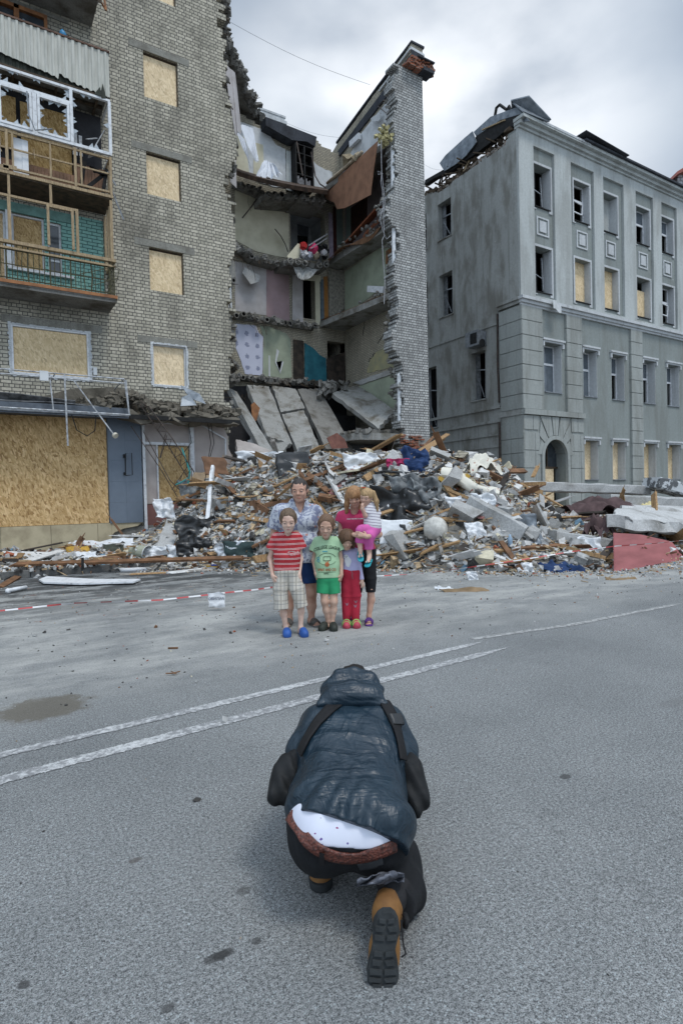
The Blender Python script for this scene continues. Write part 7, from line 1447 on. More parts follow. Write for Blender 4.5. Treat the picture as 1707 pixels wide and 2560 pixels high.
# ---------------------------------------------------------------- implicit surfaces for people and clothes
class SDF:
 def __init__(s, lo, hi, h):
  s.h = h; s.o = np.array(lo, float)-3*h; s.n = np.ceil((np.array(hi)-s.o)/h+3).astype(int)
  s.F = np.full(tuple(s.n), 0.3, np.float32); s.ax = [(s.o[i]+h*np.arange(s.n[i])).astype(np.float32) for i in range(3)]
 def _win(s, lo, hi):
  a = np.clip(np.floor((np.array(lo)-s.o)/s.h).astype(int), 0, s.n); b = np.clip(np.ceil((np.array(hi)-s.o)/s.h).astype(int)+1, 0, s.n)
  sl = tuple(slice(a[i], b[i]) for i in range(3))
  return sl, s.ax[0][sl[0]][:, None, None], s.ax[1][sl[1]][None, :, None], s.ax[2][sl[2]][None, None, :]
 def _put(s, sl, d, k, op):
  G = s.F[sl]
  if G.size == 0: return
  if op == 'add': hh_ = np.maximum(k-np.abs(G-d), 0)/k; s.F[sl] = np.minimum(G, d)-hh_*hh_*k*0.25
  else: d = -d; hh_ = np.maximum(k-np.abs(G-d), 0)/k; s.F[sl] = np.maximum(G, d)+hh_*hh_*k*0.25
 def cone(s, a, b, ra, rb, k=0.03, flat=None, op='add', sq=1.0):
  a = np.array(a, float); b = np.array(b, float); m = max(ra, rb)+k+0.03
  sl, X, Y, Z = s._win(np.minimum(a, b)-m, np.maximum(a, b)+m); ab = b-a; L2 = max(1e-9, ab@ab)
  px, py, pz = X-a[0], (Y-a[1]), Z-a[2]
  t = np.clip((px*ab[0]+py*ab[1]+pz*ab[2])/L2, 0, 1)
  d = np.sqrt((px-t*ab[0])**2+((py-t*ab[1])/sq)**2+(pz-t*ab[2])**2)-(ra+(rb-ra)*t)
  if flat:
   L = math.sqrt(L2); u = ab/L; q = px*u[0]+py*u[1]+pz*u[2]
   if 'b' in flat: d = np.maximum(d, q-L)
   if 'a' in flat: d = np.maximum(d, -q)
  s._put(sl, d.astype(np.float32), k, op); return s
 def chain(s, pts, rs, k=0.02, **kw):
  for i in range(len(pts)-1): s.cone(pts[i], pts[i+1], rs[i], rs[i+1], k, **kw)
  return s
 def ell(s, c, r, M=None, k=0.03, op='add'):
  c = np.array(c, float); r = np.array(r if isinstance(r, (tuple, list, np.ndarray)) else (r, r, r), float); m = r.max()+k+0.03
  sl, X, Y, Z = s._win(c-m, c+m); p = [X-c[0], Y-c[1], Z-c[2]]
  if M is not None: M = np.array(M); p = [p[0]*M[0][i]+p[1]*M[1][i]+p[2]*M[2][i] for i in range(3)]
  k0 = np.sqrt((p[0]/r[0])**2+(p[1]/r[1])**2+(p[2]/r[2])**2); k1 = np.sqrt((p[0]/r[0]**2)**2+(p[1]/r[1]**2)**2+(p[2]/r[2]**2)**2)
  d = k0*(k0-1)/np.maximum(k1, 1e-6); s._put(sl, d.astype(np.float32), k, op); return s
 def plane(s, p, n):
  n = np.array(n, float); n = n/np.linalg.norm(n); p = np.array(p, float)
  D = (s.ax[0][:, None, None]-p[0])*n[0]+(s.ax[1][None, :, None]-p[1])*n[1]+(s.ax[2][None, None, :]-p[2])*n[2]
  s.F = np.maximum(s.F, D.astype(np.float32)); return s
 def wrinkle(s, amp, freq=30, seed=0, aniso=(1, 1, 1), ridge=False, mask=None):
  rr = np.random.RandomState(seed); X, Y, Z = s.ax[0][:, None, None]*aniso[0], s.ax[1][None, :, None]*aniso[1], s.ax[2][None, None, :]*aniso[2]
  W = 0
  for i in range(4):
   d = rr.normal(size=3); d /= np.linalg.norm(d); e = rr.normal(size=3); e /= np.linalg.norm(e); f = freq*rr.uniform(.6, 1.5)
   w = np.sin(f*(d[0]*X+d[1]*Y+d[2]*Z)+rr.uniform(0, 6)+1.3*np.sin(f*.45*(e[0]*X+e[1]*Y+e[2]*Z)+rr.uniform(0, 6)))
   if ridge: w = 1-2*np.abs(w)**0.7
   W = W+w/4
  s.F = s.F+(amp*W*(mask if mask is not None else 1)).astype(np.float32); return s
 def mesh(s):
  F = s.F; S = F < 0; nx, ny, nz = F.shape; o, h = s.o, s.h
  c8 = np.zeros((nx-1, ny-1, nz-1), np.int8)
  for i in (0, 1):
   for j in (0, 1):
    for k in (0, 1): c8 += S[i:nx-1+i, j:ny-1+j, k:nz-1+k]
  act = np.argwhere((c8 > 0) & (c8 < 8)); idx = np.full(c8.shape, -1, np.int32); idx[tuple(act.T)] = np.arange(len(act))
  P = np.zeros((len(act), 3)); cnt = np.zeros(len(act))
  cor = [(i, j, k) for i in (0, 1) for j in (0, 1) for k in (0, 1)]
  for a in cor:
   for ax in range(3):
    if a[ax]: continue
    b = list(a); b[ax] = 1
    fa = F[act[:, 0]+a[0], act[:, 1]+a[1], act[:, 2]+a[2]]; fb = F[act[:, 0]+b[0], act[:, 1]+b[1], act[:, 2]+b[2]]
    m = (fa < 0) != (fb < 0); t = np.where(m, fa/np.where(m, fa-fb, 1), 0)
    q = np.tile(np.array(a, float), (len(act), 1)); q[:, ax] += t; P[m] += q[m]; cnt[m] += 1
  V = o+(act+P/np.maximum(cnt, 1)[:, None])*h
  quads = []
  for ax in range(3):
   u, v = [(1, 2), (2, 0), (0, 1)][ax]
   sl0 = [slice(1, n-1) for n in F.shape]; sl1 = list(sl0); sl0[ax] = slice(0, F.shape[ax]-1); sl1[ax] = slice(1, F.shape[ax])
   A, B = S[tuple(sl0)], S[tuple(sl1)]; E = np.argwhere(A != B)
   if len(E) == 0: continue
   flip = A[tuple(E.T)]
   off = np.array([0 if k == ax else 1 for k in range(3)]); E = E+off
   eu = np.zeros(3, int); eu[u] = 1; ev = np.zeros(3, int); ev[v] = 1
   q = np.stack([idx[tuple((E-eu-ev).T)], idx[tuple((E-ev).T)], idx[tuple(E.T)], idx[tuple((E-eu).T)]], 1)
   q[~flip] = q[~flip][:, ::-1]; quads.append(q)
  Q = np.concatenate(quads) if quads else np.zeros((0, 4), int); Q = Q[(Q >= 0).all(1)]
  return V, Q
def obj_vq(name, V, Q, mats, parent=None, paint=None, loc=None, rz=None):
 me = bpy.data.meshes.new(name); me.vertices.add(len(V)); me.vertices.foreach_set('co', V.astype(np.float32).ravel())
 me.loops.add(len(Q)*4); me.loops.foreach_set('vertex_index', Q.astype(np.int32).ravel())
 me.polygons.add(len(Q)); me.polygons.foreach_set('loop_start', np.arange(len(Q), dtype=np.int32)*4)
 try: me.polygons.foreach_set('loop_total', np.full(len(Q), 4, np.int32))
 except Exception: pass
 mats = mats if isinstance(mats, (list, tuple)) else [mats]
 for m in mats: me.materials.append(m)
 if paint:
  C = V[Q].mean(1); mi = np.zeros(len(Q), np.int32)
  for c, r, k in paint:
   if callable(c): mi[c(C)] = k
   else: mi[(((C-np.array(c))/np.array(r))**2).sum(1) < 1] = k
  me.polygons.foreach_set('material_index', mi)
 me.polygons.foreach_set('use_smooth', np.ones(len(Q), bool)); me.update(calc_edges=True); me.validate()
 o = bpy.data.objects.new(name, me); col.objects.link(o)
 if parent is not None: o.parent = parent
 if loc is not None: o.location = loc
 if rz is not None: o.rotation_euler = (0, 0, rz)
 return o
def rotm(yaw=0, pitch=0, roll=0):
 return np.array(Matrix.Rotation(yaw, 3, 'Z') @ Matrix.Rotation(pitch, 3, 'X') @ Matrix.Rotation(roll, 3, 'Y'))
class Head:
 """chin at c, height H, facing -y before M"""
 def __init__(s, c, H, M): s.c = np.array(c, float); s.H = H; s.M = np.array(M)
 def p(s, x, y, z): return s.c+s.M@(np.array([x, y, z])*s.H)
 def build(s, B, wide=1.0, nose=1.0, jaw=1.0):
  H, M, p = s.H, s.M, s.p
  B.ell(p(0, .03, .62), (.335*H*wide, .41*H, .385*H), M, .03)
  B.ell(p(0, -.08, .33), (.255*H*wide*jaw, .29*H, .32*H), M, .03)
  B.ell(p(0, -.22, .09), (.12*H*jaw, .11*H, .09*H), M, .03)
  for e in (-1, 1):
   B.ell(p(.14*e, -.27, .36), (.10*H, .09*H, .09*H), M, .02)
   B.ell(p(.145*e, -.415, .50), (.07*H, .045*H, .045*H), M, .012, 'sub')
   B.ell(p(.145*e, -.335, .495), (.06*H, .055*H, .045*H), M, .005)
   B.ell(p(.335*e*wide, .03, .47), (.035*H, .075*H, .11*H), M, .008)
   B.cone(p(.05*e, -.36, .575), p(.22*e, -.325, .58), .028*H, .022*H, .02)
  B.cone(p(0, -.345, .54), p(0, -.43*nose, .375), .03*H, .048*H, .015)
  for e in (-1, 1): B.ell(p(.045*e, -.37, .365), (.035*H, .045*H, .03*H), M, .01)
  B.cone(p(-.075, -.325, .225), p(.075, -.325, .225), .030*H, .030*H, .012); B.ell(p(0, -.345, .20), (.055*H, .03*H, .02*H), M, .01)
 def paint(s, brow=True):
  p, H = s.p, s.H; L = []
  for e in (-1, 1):
   L.append((p(.145*e, -.385, .487), (.055*H, .06*H, .022*H), 3)); L.append((p(.14*e, -.39, .487), (.024*H, .06*H, .024*H), 2))
   if brow: L.append((p(.15*e, -.37, .585), (.085*H, .06*H, .018*H), 4))
  L.append((p(0, -.355, .212), (.085*H, .05*H, .026*H), 1)); return L
def hair_short(h, name, mat, par, top=1.0, line=.73, grid=.005, seed=1, vol=.03, length=0):
 H, p, M = h.H, h.p, h.M; r = H*.62; c = p(0, 0, .6); S = SDF(c-r, c+r, grid)
 S.ell(p(0, .045, .635), ((.345+vol)*H, (.405+vol)*H, (.375+vol)*H*top), M, .01)
 for e in (-1, 1): S.ell(p(.30*e, .08, .5), (.07*H, .22*H, .2*H), M, .02)
 S.ell(p(0, .3, .42), (.24*H, .15*H, .25*H), M, .03)
 S.ell(p(0, -.47, line-.37), (.30*H, .36*H, .40*H), M, .02, 'sub')
 for e in (-1, 1): S.ell(p(.37*e, -.03, .40), (.1*H, .14*H, .14*H), M, .01, 'sub')
 S.plane(p(0, 0, .20), -(M@np.array([0, 0, 1.0]))); S.wrinkle(.0035, 140, seed, (1, 1, .5)); V, Q = S.mesh()
 return obj_vq(name, V, Q, mat, par)
def hand(B, w, d, palm, side=1, curl=.35, s=1.0, spread=.22):
 """w wrist, d pointing direction, palm normal; unequal curled fingers and a thumb"""
 w = np.array(w, float); d = np.array(d, float); d /= np.linalg.norm(d); n = np.array(palm, float); n -= d*(n@d); n /= np.linalg.norm(n); x = np.cross(d, n)*side
 L = .085*s; c = w+d*L*.5; B.cone(w, w+d*L*.35, .022*s, .026*s, .015);
 for k in (-1, -.33, .33, 1): B.cone(w+d*.02*s+x*.012*s*k, w+d*L*.95+x*.024*s*k, .013*s, .012*s, .012)
 for k, (o, l, r) in enumerate(((-1.0, .062, .0085), (-.33, .075, .009), (.33, .070, .009), (1.0, .054, .008))):
  b = w+d*L*.95+x*.025*s*o; dd = d+x*spread*o*.5; dd /= np.linalg.norm(dd); q = b; ang = 0
  for j, (f, rr) in enumerate(((.45, 1), (.32, .92), (.23, .8))):
   ang += curl*(.5+.25*j); v = dd*math.cos(ang)+n*math.sin(ang); e = q+v*l*s*f; B.cone(q, e, r*s*rr, r*s*rr*.92, .004); q = e
 t0 = w+d*.022*s-x*.022*s; t1 = t0+(d*.7-x*.8+n*.25)/1.1*.035*s; t2 = t1+(d*.95-x*.25+n*.25)*.030*s; B.cone(t0, t1, .014*s, .011*s, .01); B.cone(t1, t2, .0105*s, .008*s, .005)
# ---------------------------------------------------------------- the family
def skin_set(nm, c, hair, lip=None):
 return [simple('skin_'+nm, c, 0.55, 0.14, 9, spec=0.35, c2=(c[0]*.82, c[1]*.72, c[2]*.68)), simple('lip_'+nm, lip or (c[0]*.78, c[1]*.5, c[2]*.5), 0.5, 0.1, 9), simple('pupil', (0.03, 0.02, 0.018), 0.3, 0.1, 9), simple('eye_white', (0.45, 0.40, 0.37), 0.4, 0.1, 9), simple('brow_'+nm, hair, 0.8, 0.2, 20)]
def hair_mat(nm, c): return simple('hair_'+nm, c, 0.65, 0.45, 30, 0.002, kind='Object', stretch=(3, 3, .4), c2=tuple(x*.45 for x in c), bscale=60)
class Fig:
 """local frame: x to the picture's right, y away from the camera, z up; origin on the ground"""
 def __init__(s, base, D): s.b = Vector(base); s.D = D
 def q(s, zx, zy, dd=0.0):
  p = aD(640+zx*.21684, 1170+zy*.21684, s.D+dd)-s.b; return np.array([p.dot(LX), p.dot(LY), p.z])
 def place(s, o): o.location = s.b; o.rotation_euler = (0, 0, -YAW)
def fig(zx, zy):
 b = aZ(640+zx*.21684, 1170+zy*.21684, 0.0); return Fig(b, b.dot(LY))
def pattern(name, fn, rough=0.9, bumpamt=0.0):
 m, t, b = new_mat(name); c = N(t, 'ShaderNodeTexCoord').outputs['Object']; t.links.new(fn(t, c), b.inputs['Base Color']); b.inputs['Roughness'].default_value = rough; b.inputs['Specular IOR Level'].default_value = 0.2; return m
def stripes(t, c, axis, period, duty, wob=0.004, phase=0.0):
 s_ = N(t, 'ShaderNodeSeparateXYZ'); t.links.new(c, s_.inputs[0]); n = noise(t, c, 6, 2)
 v = math_(t, 'ADD', math_(t, 'ADD', s_.outputs[axis], math_(t, 'MULTIPLY', n, wob)), phase)
 return math_(t, 'LESS_THAN', math_(t, 'FRACT', math_(t, 'DIVIDE', v, period)), duty)
def clog(f, c, L, mat, par, toe, name='clog', strap=True, up=0.0):
 """chunky clog, c heel centre on ground, toe direction"""
 c = np.array(c, float); t_ = np.array(toe, float); t_[2] = 0; t_ /= np.linalg.norm(t_); sd = np.array([-t_[1], t_[0], 0]); lo = c-L*1.2; hi = c+L*1.2; lo[2] = -0.01; hi[2] = .15
 S = SDF(lo, hi, .005)
 S.cone(c+t_*.03+[0, 0, .012], c+t_*L*.85+[0, 0, .012], .034, .045, .01); S.plane((0, 0, .045), (0, 0, 1))
 T = S; T.ell(c+t_*L*.72+[0, 0, .035], (.048, .075 if abs(t_[1]) > .5 else .06, .045), rotm(math.atan2(-t_[0], t_[1])), .012)
 T.cone(c+t_*L*.55+[0, 0, .05], c+t_*L*.8+[0, 0, .04], .045, .042, .012)
 T.ell(c+t_*L*.22+[0, 0, .075], (.033, .05, .05), rotm(math.atan2(-t_[0], t_[1])), .01, 'sub')
 for k in range(5): T.ell(c+t_*L*(.62+.09*k)+sd*(.045*(-1 if k % 2 else 1))+[0, 0, .05], .008, None, .002, 'sub')
 for k in range(3): T.ell(c+t_*L*.72+sd*(.02*(k-1))+[0, 0, .082], .008, None, .002, 'sub')
 T.plane((0, 0, 0.0), (0, 0, -1)); V, Q = T.mesh(); o = obj_vq(name, V, Q, mat, par)
 return o
def project_decal(par_obj, build, mat, name, par, lift=0.004):
 """flat print laid on the front of a garment; build gives (verts, faces) in local x,z"""
 bv = BVHTree.FromPolygons([v.co[:] for v in par_obj.data.vertices], [p.vertices[:] for p in par_obj.data.polygons])
 vs, fs = build; out = []
 for x, z in vs:
  h = bv.ray_cast(Vector((x, -3, z)), Vector((0, 1, 0))); out.append((x, (h[0].y if h[0] else -.12)-lift, z))
 me = bpy.data.meshes.new(name); me.from_pydata(out, [], fs); me.materials.append(mat); o = bpy.data.objects.new(name, me); col.objects.link(o); o.parent = par; return o
def text_poly(txt, size, cx, cz, arc=0.0, bold=0.0, xs=1.0):
 cu = bpy.data.curves.new('t', 'FONT'); cu.body = txt; cu.size = size; cu.align_x = 'CENTER'; cu.resolution_u = 2; cu.offset = bold
 o = bpy.data.objects.new('t', cu); col.objects.link(o); me = bpy.data.meshes.new_from_object(o.evaluated_get(bpy.context.evaluated_depsgraph_get()))
 vs = [];
 for v in me.vertices: x = v.co.x*xs; vs.append((cx+x, cz+v.co.y-(arc*x*x)))
 fs = [tuple(p.vertices) for p in me.polygons]; bpy.data.objects.remove(o); bpy.data.curves.remove(cu); bpy.data.meshes.remove(me); return vs, fs
def quads(L):
 vs = []; fs = []
 for P in L: i = len(vs); vs += list(P); fs.append(tuple(range(i, i+len(P))))
 return vs, fs
def strip(pts, w):
 L = []
 for a, b in zip(pts, pts[1:]):
  d = Vector((b[0]-a[0], b[1]-a[1])); d.normalize(); n = Vector((-d.y, d.x))*w/2; L.append(((a[0]+n.x, a[1]+n.y), (a[0]-n.x, a[1]-n.y), (b[0]-n.x, b[1]-n.y), (b[0]+n.x, b[1]+n.y)))
 return quads(L)
def body(f, head, joints, h=.0055, lo=None, hi=None, mats=None, label='', nk=.05, wide=1.0, nose=1.0, jaw=1.0, torso=None, extra=None, group=None):
 lo = np.array(lo); hi = np.array(hi); B = SDF(lo, hi, h)
 for ch in joints: B.chain(ch[0], ch[1], ch[2] if len(ch) > 2 else .025)
 if torso:
  for e in torso: B.ell(e[0], e[1], None, .04)
 head.build(B, wide, nose, jaw)
 if extra: extra(B)
 V, Q = B.mesh(); o = obj_vq('person', V, Q, mats, None, head.paint()); f.place(o); tag(o, label, 'person', group); return o
def A_(*p): return np.array(p, float)
def foot_(B, an, toe, L, s=1.0, k=.015):
 an = np.array(an, float); t_ = np.array(toe, float); t_[2] = 0; t_ /= np.linalg.norm(t_); h0 = A_(an[0], an[1], .035*s)-t_*.03
 B.cone(an, h0, .032*s, .034*s, .02); B.cone(h0+A_(0, 0, .005), h0+t_*L*.72+A_(0, 0, -.008), .034*s, .026*s, .02, sq=1.0)
 sd = np.array([-t_[1], t_[0], 0])
 for j in range(5): q = h0+t_*L*(.68+.02*(4-abs(j-1)))+sd*(.016*(j-2))*s; q[2] = .018; B.cone(q, q+t_*L*(.16-.018*j), .011*s, .0095*s, .006)
_v, _f = text_poly('ОБИЛИА', .05, 0, 0, 0, .001); mb = MB(); mb.mesh([BAGC+LX*x+Vector((0, 0, z-.01)) for x, z in _v], _f); mb.build('lettering', simple('faded_ink', (0.12, 0.13, 0.17), 0.8), bag)
# ---- man in the floral shirt
f = fig(665, 1800); u = f.q
mk = skin_set('man', (0.54, 0.335, 0.25), (0.05, 0.04, 0.035))
cz = u(512, 392, .0); Hh = u(500, 122)[2]-cz[2]
hd = Head(cz+A_(0, .0, 0), Hh, rotm(R(-6), R(6), R(-2)))
sh = [u(262, 505, .05), u(690, 505, .05)]; el = [u(205, 800, .10), u(735, 770, .12)]; wr = [u(215, 1010, .0), u(690, 900, .16)]
hipL, hipR = u(385, 1120, .05), u(610, 1120, .05); knL, knR = u(375, 1440, .04), u(640, 1440, .0); anL, anR = u(385, 1740, .06), u(640, 1745, .02)
anL[2] = .09; anR[2] = .09
def ex(B):
 hand(B, wr[0], (u(228, 1060, -.08)-wr[0]), (1, .2, 0), 1, .5, 1.05); hand(B, wr[1], (-.5, -.3, -.6), (0, -1, 0), -1, .4, 1.05)
 foot_(B, anR, (.45, -1, 0), .25, 1.1); foot_(B, anL, (-.1, -1, 0), .25, 1.1)
chest = u(470, 640, .04); belly = u(480, 900, .02); pel = u(495, 1090, .04)
man = body(f, hd, [([sh[0], el[0], wr[0]], [.055, .046, .030]), ([sh[1], el[1], wr[1]], [.055, .046, .030]), ([hipL, knL, u(378, 1600, .06), anL], [.095, .062, .058, .036]), ([hipR, knR, u(640, 1590, .03), anR], [.095, .062, .058, .036]), ([u(480, 500, .04), u(500, 380, .03)], [.075, .066], .03), ([chest, belly, pel], [.12, .12, .12], .05)],
           lo=(-.60, -.45, 0), hi=(.36, .5, 1.9), mats=mk, label='man with receding dark hair in a floral shirt and navy shorts standing behind two boys', wide=1.04, nose=1.05, jaw=1.08, torso=None, extra=ex)
hair_short(hd, 'hair', hair_mat('man', (0.06, 0.052, 0.048)), man, 1.0, .76, seed=3, vol=.012)
S = SDF((-.6, -.4, .6), (.36, .5, 1.65), .0065)
S.chain([sh[0], u(215, 690, .09)], [.088, .098], .04, flat='b'); S.chain([sh[1], u(722, 700, .10)], [.088, .095], .04, flat='b')
S.cone(u(330, 500, .06), u(620, 500, .06), .10, .10, .06, sq=1.1); S.cone(u(380, 620, .03), u(590, 620, .03), .145, .145, .06); S.cone(u(390, 860, .02), u(590, 860, .02), .15, .15, .06); S.cone(u(400, 1060, .03), u(590, 1060, .03), .15, .15, .06)
S.cone(u(430, 470, .05), u(440, 410, .03), .075, .07, .03); S.cone(u(560, 470, .05), u(550, 410, .03), .075, .07, .03)
S.ell(u(512, 440, -.10), (.045, .10, .12), None, .02, 'sub'); S.cone(u(505, 430, .03), u(507, 370, .02), .066, .075, .01, op='sub')
S.wrinkle(.006, 16, 4, (1, .6, .7)); S.plane((0, 0, u(500, 1085)[2]), (0, 0, -1)); V, Q = S.mesh()
def fl(t, c):
 vo = N(t, 'ShaderNodeTexVoronoi'); vo.inputs['Scale'].default_value = 20; t.links.new(c, vo.inputs['Vector']); a = noise(t, c, 13, 4, .6, 1.0); b_ = noise(t, c, 30, 3, .6, 1.5)
 x = mix(t, mrange(t, a, .48, .56), (0.48, 0.51, 0.56), (0.19, 0.21, 0.30)); x = mix(t, mrange(t, b_, .60, .66), x, (0.10, 0.10, 0.15)); sp = N(t, 'ShaderNodeSeparateColor'); t.links.new(vo.outputs['Color'], sp.inputs[0])
 x = mix(t, math_(t, 'MULTIPLY', math_(t, 'GREATER_THAN', sp.outputs[0], .82), mrange(t, vo.outputs['Distance'], .35, .4, .9, 0)), x, (0.40, 0.20, 0.16)); return x
shirt = obj_vq('shirt', V, Q, pattern('floral_print', fl), man)
S = SDF((-.4, -.35, .45), (.36, .45, 1.0), .007)
S.chain([u(395, 1080, .05), u(385, 1330, .04)], [.125, .105], .03, flat='b'); S.chain([u(605, 1080, .05), u(620, 1330, .02)], [.125, .100], .03, flat='b'); S.cone(u(420, 1080, .05), u(590, 1080, .05), .13, .13, .05); S.wrinkle(.005, 22, 8); S.plane((0, 0, u(500, 1070)[2]), (0, 0, 1)); V, Q = S.mesh()
obj_vq('shorts', V, Q, simple('navy_shorts', (0.012, 0.04, 0.13), 0.8, 0.2, 8), man)
def sandal(an, toe, L, mat, par, n=4, name='sandal', s=1.0, solec=None):
 an = np.array(an, float); t_ = np.array(toe, float); t_[2] = 0; t_ /= np.linalg.norm(t_); sd = np.array([-t_[1], t_[0], 0]); h0 = A_(an[0], an[1], 0)-t_*.03
 S = SDF(h0+t_*L*.4-.2, h0+t_*L*.4+.2, .005); S.cone(h0+A_(0, 0, .0), h0+t_*L*.8, .042*s, .048*s, .01); S.plane((0, 0, .018), (0, 0, 1)); S.plane((0, 0, 0.001), (0, 0, -1)); V, Q = S.mesh(); o = obj_vq(name, V, Q, mat, par)
 for k in range(n):
  c = h0+t_*L*(.42+.36*k/max(1, n-1)); c[2] = .02; mb = MB(); r = .047*s-(.004*k)
  mb.tube([c+sd*r*math.cos(a)*1.05+A_(0, 0, r*1.15*max(0, math.sin(a)))+t_*.012*math.cos(a*2+k) for a in [math.pi*j/8 for j in range(9)]], .0075*s, 5); me = mb.build('strap', mat, o, smooth=True, origin=(0, 0, 0), uvs=False)
 return o
M_SAND = simple('grey_sandal', (0.12, 0.11, 0.10), 0.7, 0.3, 20); sandal(anR, (.45, -1, 0), .27, M_SAND, man, s=1.12); sandal(anL, (-.1, -1, 0), .27, M_SAND, man, s=1.12)
# ---- boy in the striped red shirt
f = fig(480, 1915); u = f.q
mk = skin_set('boy', (0.66, 0.48, 0.39), (0.13, 0.09, 0.06), (0.45, 0.22, 0.2))
cz = u(376, 736, -.01); hd = Head(cz, u(370, 465)[2]-cz[2], rotm(R(4), R(14), 0))
sh = [u(232, 800, .03), u(480, 800, .03)]; el = [u(163, 1040, .06), u(512, 1050, .06)]; wr = [u(192, 1235, -.02), u(497, 1230, -.02)]
knL, knR = u(300, 1560, -.04), u(525, 1500, -.03); anL, anR = u(345, 1825, .02), u(515, 1850, 0); anL[2] = anR[2] = .075
def ex(B):
 hand(B, wr[0], u(240, 1360, -.05)-wr[0], (.6, .5, 0), -1, .3, .86); hand(B, wr[1], u(505, 1360, -.03)-wr[1], (-.2, .9, 0), 1, .28, .86, .35)
 foot_(B, anL, (.15, -1, 0), .2, .85); foot_(B, anR, (.30, -1, 0), .2, .85)
boy = body(f, hd, [([sh[0], el[0], wr[0]], [.036, .029, .020]), ([sh[1], el[1], wr[1]], [.036, .029, .020]), ([u(300, 1250, .02), knL, u(318, 1680, 0), anL], [.055, .038, .036, .024]), ([u(420, 1250, .02), knR, u(520, 1650, .0), anR], [.055, .038, .036, .024]), ([u(362, 810, .02), u(372, 710, .01)], [.044, .040], .02), ([u(355, 900, .02), u(355, 1150, .02)], [.06, .065], .02)],
           lo=(-.36, -.32, 0), hi=(.22, .3, 1.5), mats=mk, label='taller boy with short brown hair in a red striped shirt and plaid shorts', h=.005, extra=ex)
hair_short(hd, 'hair', hair_mat('boy', (0.17, 0.115, 0.075)), boy, 1.02, .78, seed=5, vol=.02)
S = SDF((-.4, -.3, .6), (.25, .3, 1.25), .005)
S.chain([sh[0], u(178, 930, .05)], [.053, .062], .025, flat='b'); S.chain([sh[1], u(528, 925, .05)], [.053, .062], .025, flat='b'); S.cone(u(275, 815, .03), u(440, 815, .03), .066, .066, .04); S.cone(u(345, 790, .02), u(385, 790, .02), .062, .062, .03); S.chain([u(315, 880, .02), u(305, 1020, .02), u(305, 1180, .02)], [.082, .090, .095], .04); S.chain([u(405, 880, .02), u(412, 1020, .02), u(415, 1180, .02)], [.082, .090, .095], .04)
S.cone(u(366, 735, -.03), u(368, 690, -.02), .046, .05, .01, op='sub'); S.wrinkle(.004, 24, 7); S.plane((0, 0, u(360, 1178)[2]), (0, 0, -1)); V, Q = S.mesh()
def rs_f(t, c):
 a = stripes(t, c, 'Z', .054, .085, .012); b_ = stripes(t, c, 'Z', .054, .085, .012, .012); n = noise(t, c, 9, 4)
 x = mix(t, mrange(t, n, .35, .65), (0.32, 0.026, 0.034), (0.44, 0.042, 0.05)); return mix(t, math_(t, 'MAXIMUM', a, b_), x, (0.62, 0.52, 0.50))
tee = obj_vq('shirt', V, Q, pattern('red_striped_jersey', rs_f), boy)
zz = u(430, 975); blob = [(zz[0]+.055*math.cos(a)*(1+.3*math.sin(3*a)), zz[2]+.032*math.sin(a)*(1+.25*math.cos(2*a))) for a in [2*math.pi*k/20 for k in range(20)]]
project_decal(tee, quads([blob]), simple('grey_print', (0.42, 0.33, 0.32), 0.8, 0.4, 40, c2=(0.42, .04, .05)), 'shirt_print', boy)
S = SDF((-.4, -.3, .2), (.3, .3, .95), .005)
S.chain([u(300, 1200, .02), u(285, 1400, 0), u(295, 1628, -.03)], [.085, .085, .078], .02, flat='b'); S.chain([u(410, 1200, .02), u(470, 1400, -.01), u(528, 1605, -.02)], [.085, .080, .072], .02, flat='b'); S.cone(u(315, 1190, .02), u(400, 1190, .02), .095, .095, .03); S.wrinkle(.005, 22, 12); S.plane((0, 0, u(360, 1172)[2]), (0, 0, 1)); V, Q = S.mesh()
def plaid(t, c):
 x = mix(t, noise(t, c, 9, 4), (0.42, 0.385, 0.33), (0.58, 0.55, 0.48))
 for ax, per, du, c_, ph in (('X', .085, .22, (0.33, .30, .26), 0), ('Z', .10, .16, (0.36, .33, .28), .01), ('X', .085, .05, (.07, .09, .13), .03), ('X', .085, .04, (.12, .13, .16), .044), ('Z', .10, .045, (.10, .11, .14), .04)): x = mix(t, math_(t, 'MULTIPLY', stripes(t, c, ax, per, du, .01, ph), .8), x, c_)
 return x
obj_vq('plaid_shorts', V, Q, pattern('plaid_cotton', plaid), boy)
M_BL = simple('blue_rubber', (0.025, 0.085, 0.30), 0.55, 0.25, 10); clog(f, A_(anL[0], anL[1]+.03, 0), .215, M_BL, boy, (.15, -1, 0)); clog(f, A_(anR[0], anR[1]+.03, 0), .215, M_BL, boy, (.30, -1, 0))
# ---- boy in the green shirt
f = fig(850, 1850); u = f.q
mk = skin_set('boy2', (0.58, 0.40, 0.305), (0.13, 0.08, 0.05))
cz = u(808, 796, -.01); hd = Head(cz, u(805, 533)[2]-cz[2], rotm(R(-3), R(14), R(3)))
sh = [u(705, 845, .03), u(938, 845, .03)]; el = [u(668, 1065, .05), u(978, 1060, .05)]; wr = [u(690, 1215, -.01), u(985, 1230, .0)]
knL, knR = u(792, 1540, -.02), u(896, 1540, -.02); anL, anR = u(832, 1755, .02), u(878, 1780, 0); anL[2] = anR[2] = .075
def ex(B):
 hand(B, wr[0], u(735, 1330, -.02)-wr[0], (.5, .6, 0), -1, .35, .82); hand(B, wr[1], u(952, 1330, -.01)-wr[1], (-.6, .5, 0), 1, .45, .82); foot_(B, anL, (-.45, -1, 0), .19, .82); foot_(B, anR, (.12, -1, 0), .19, .82)
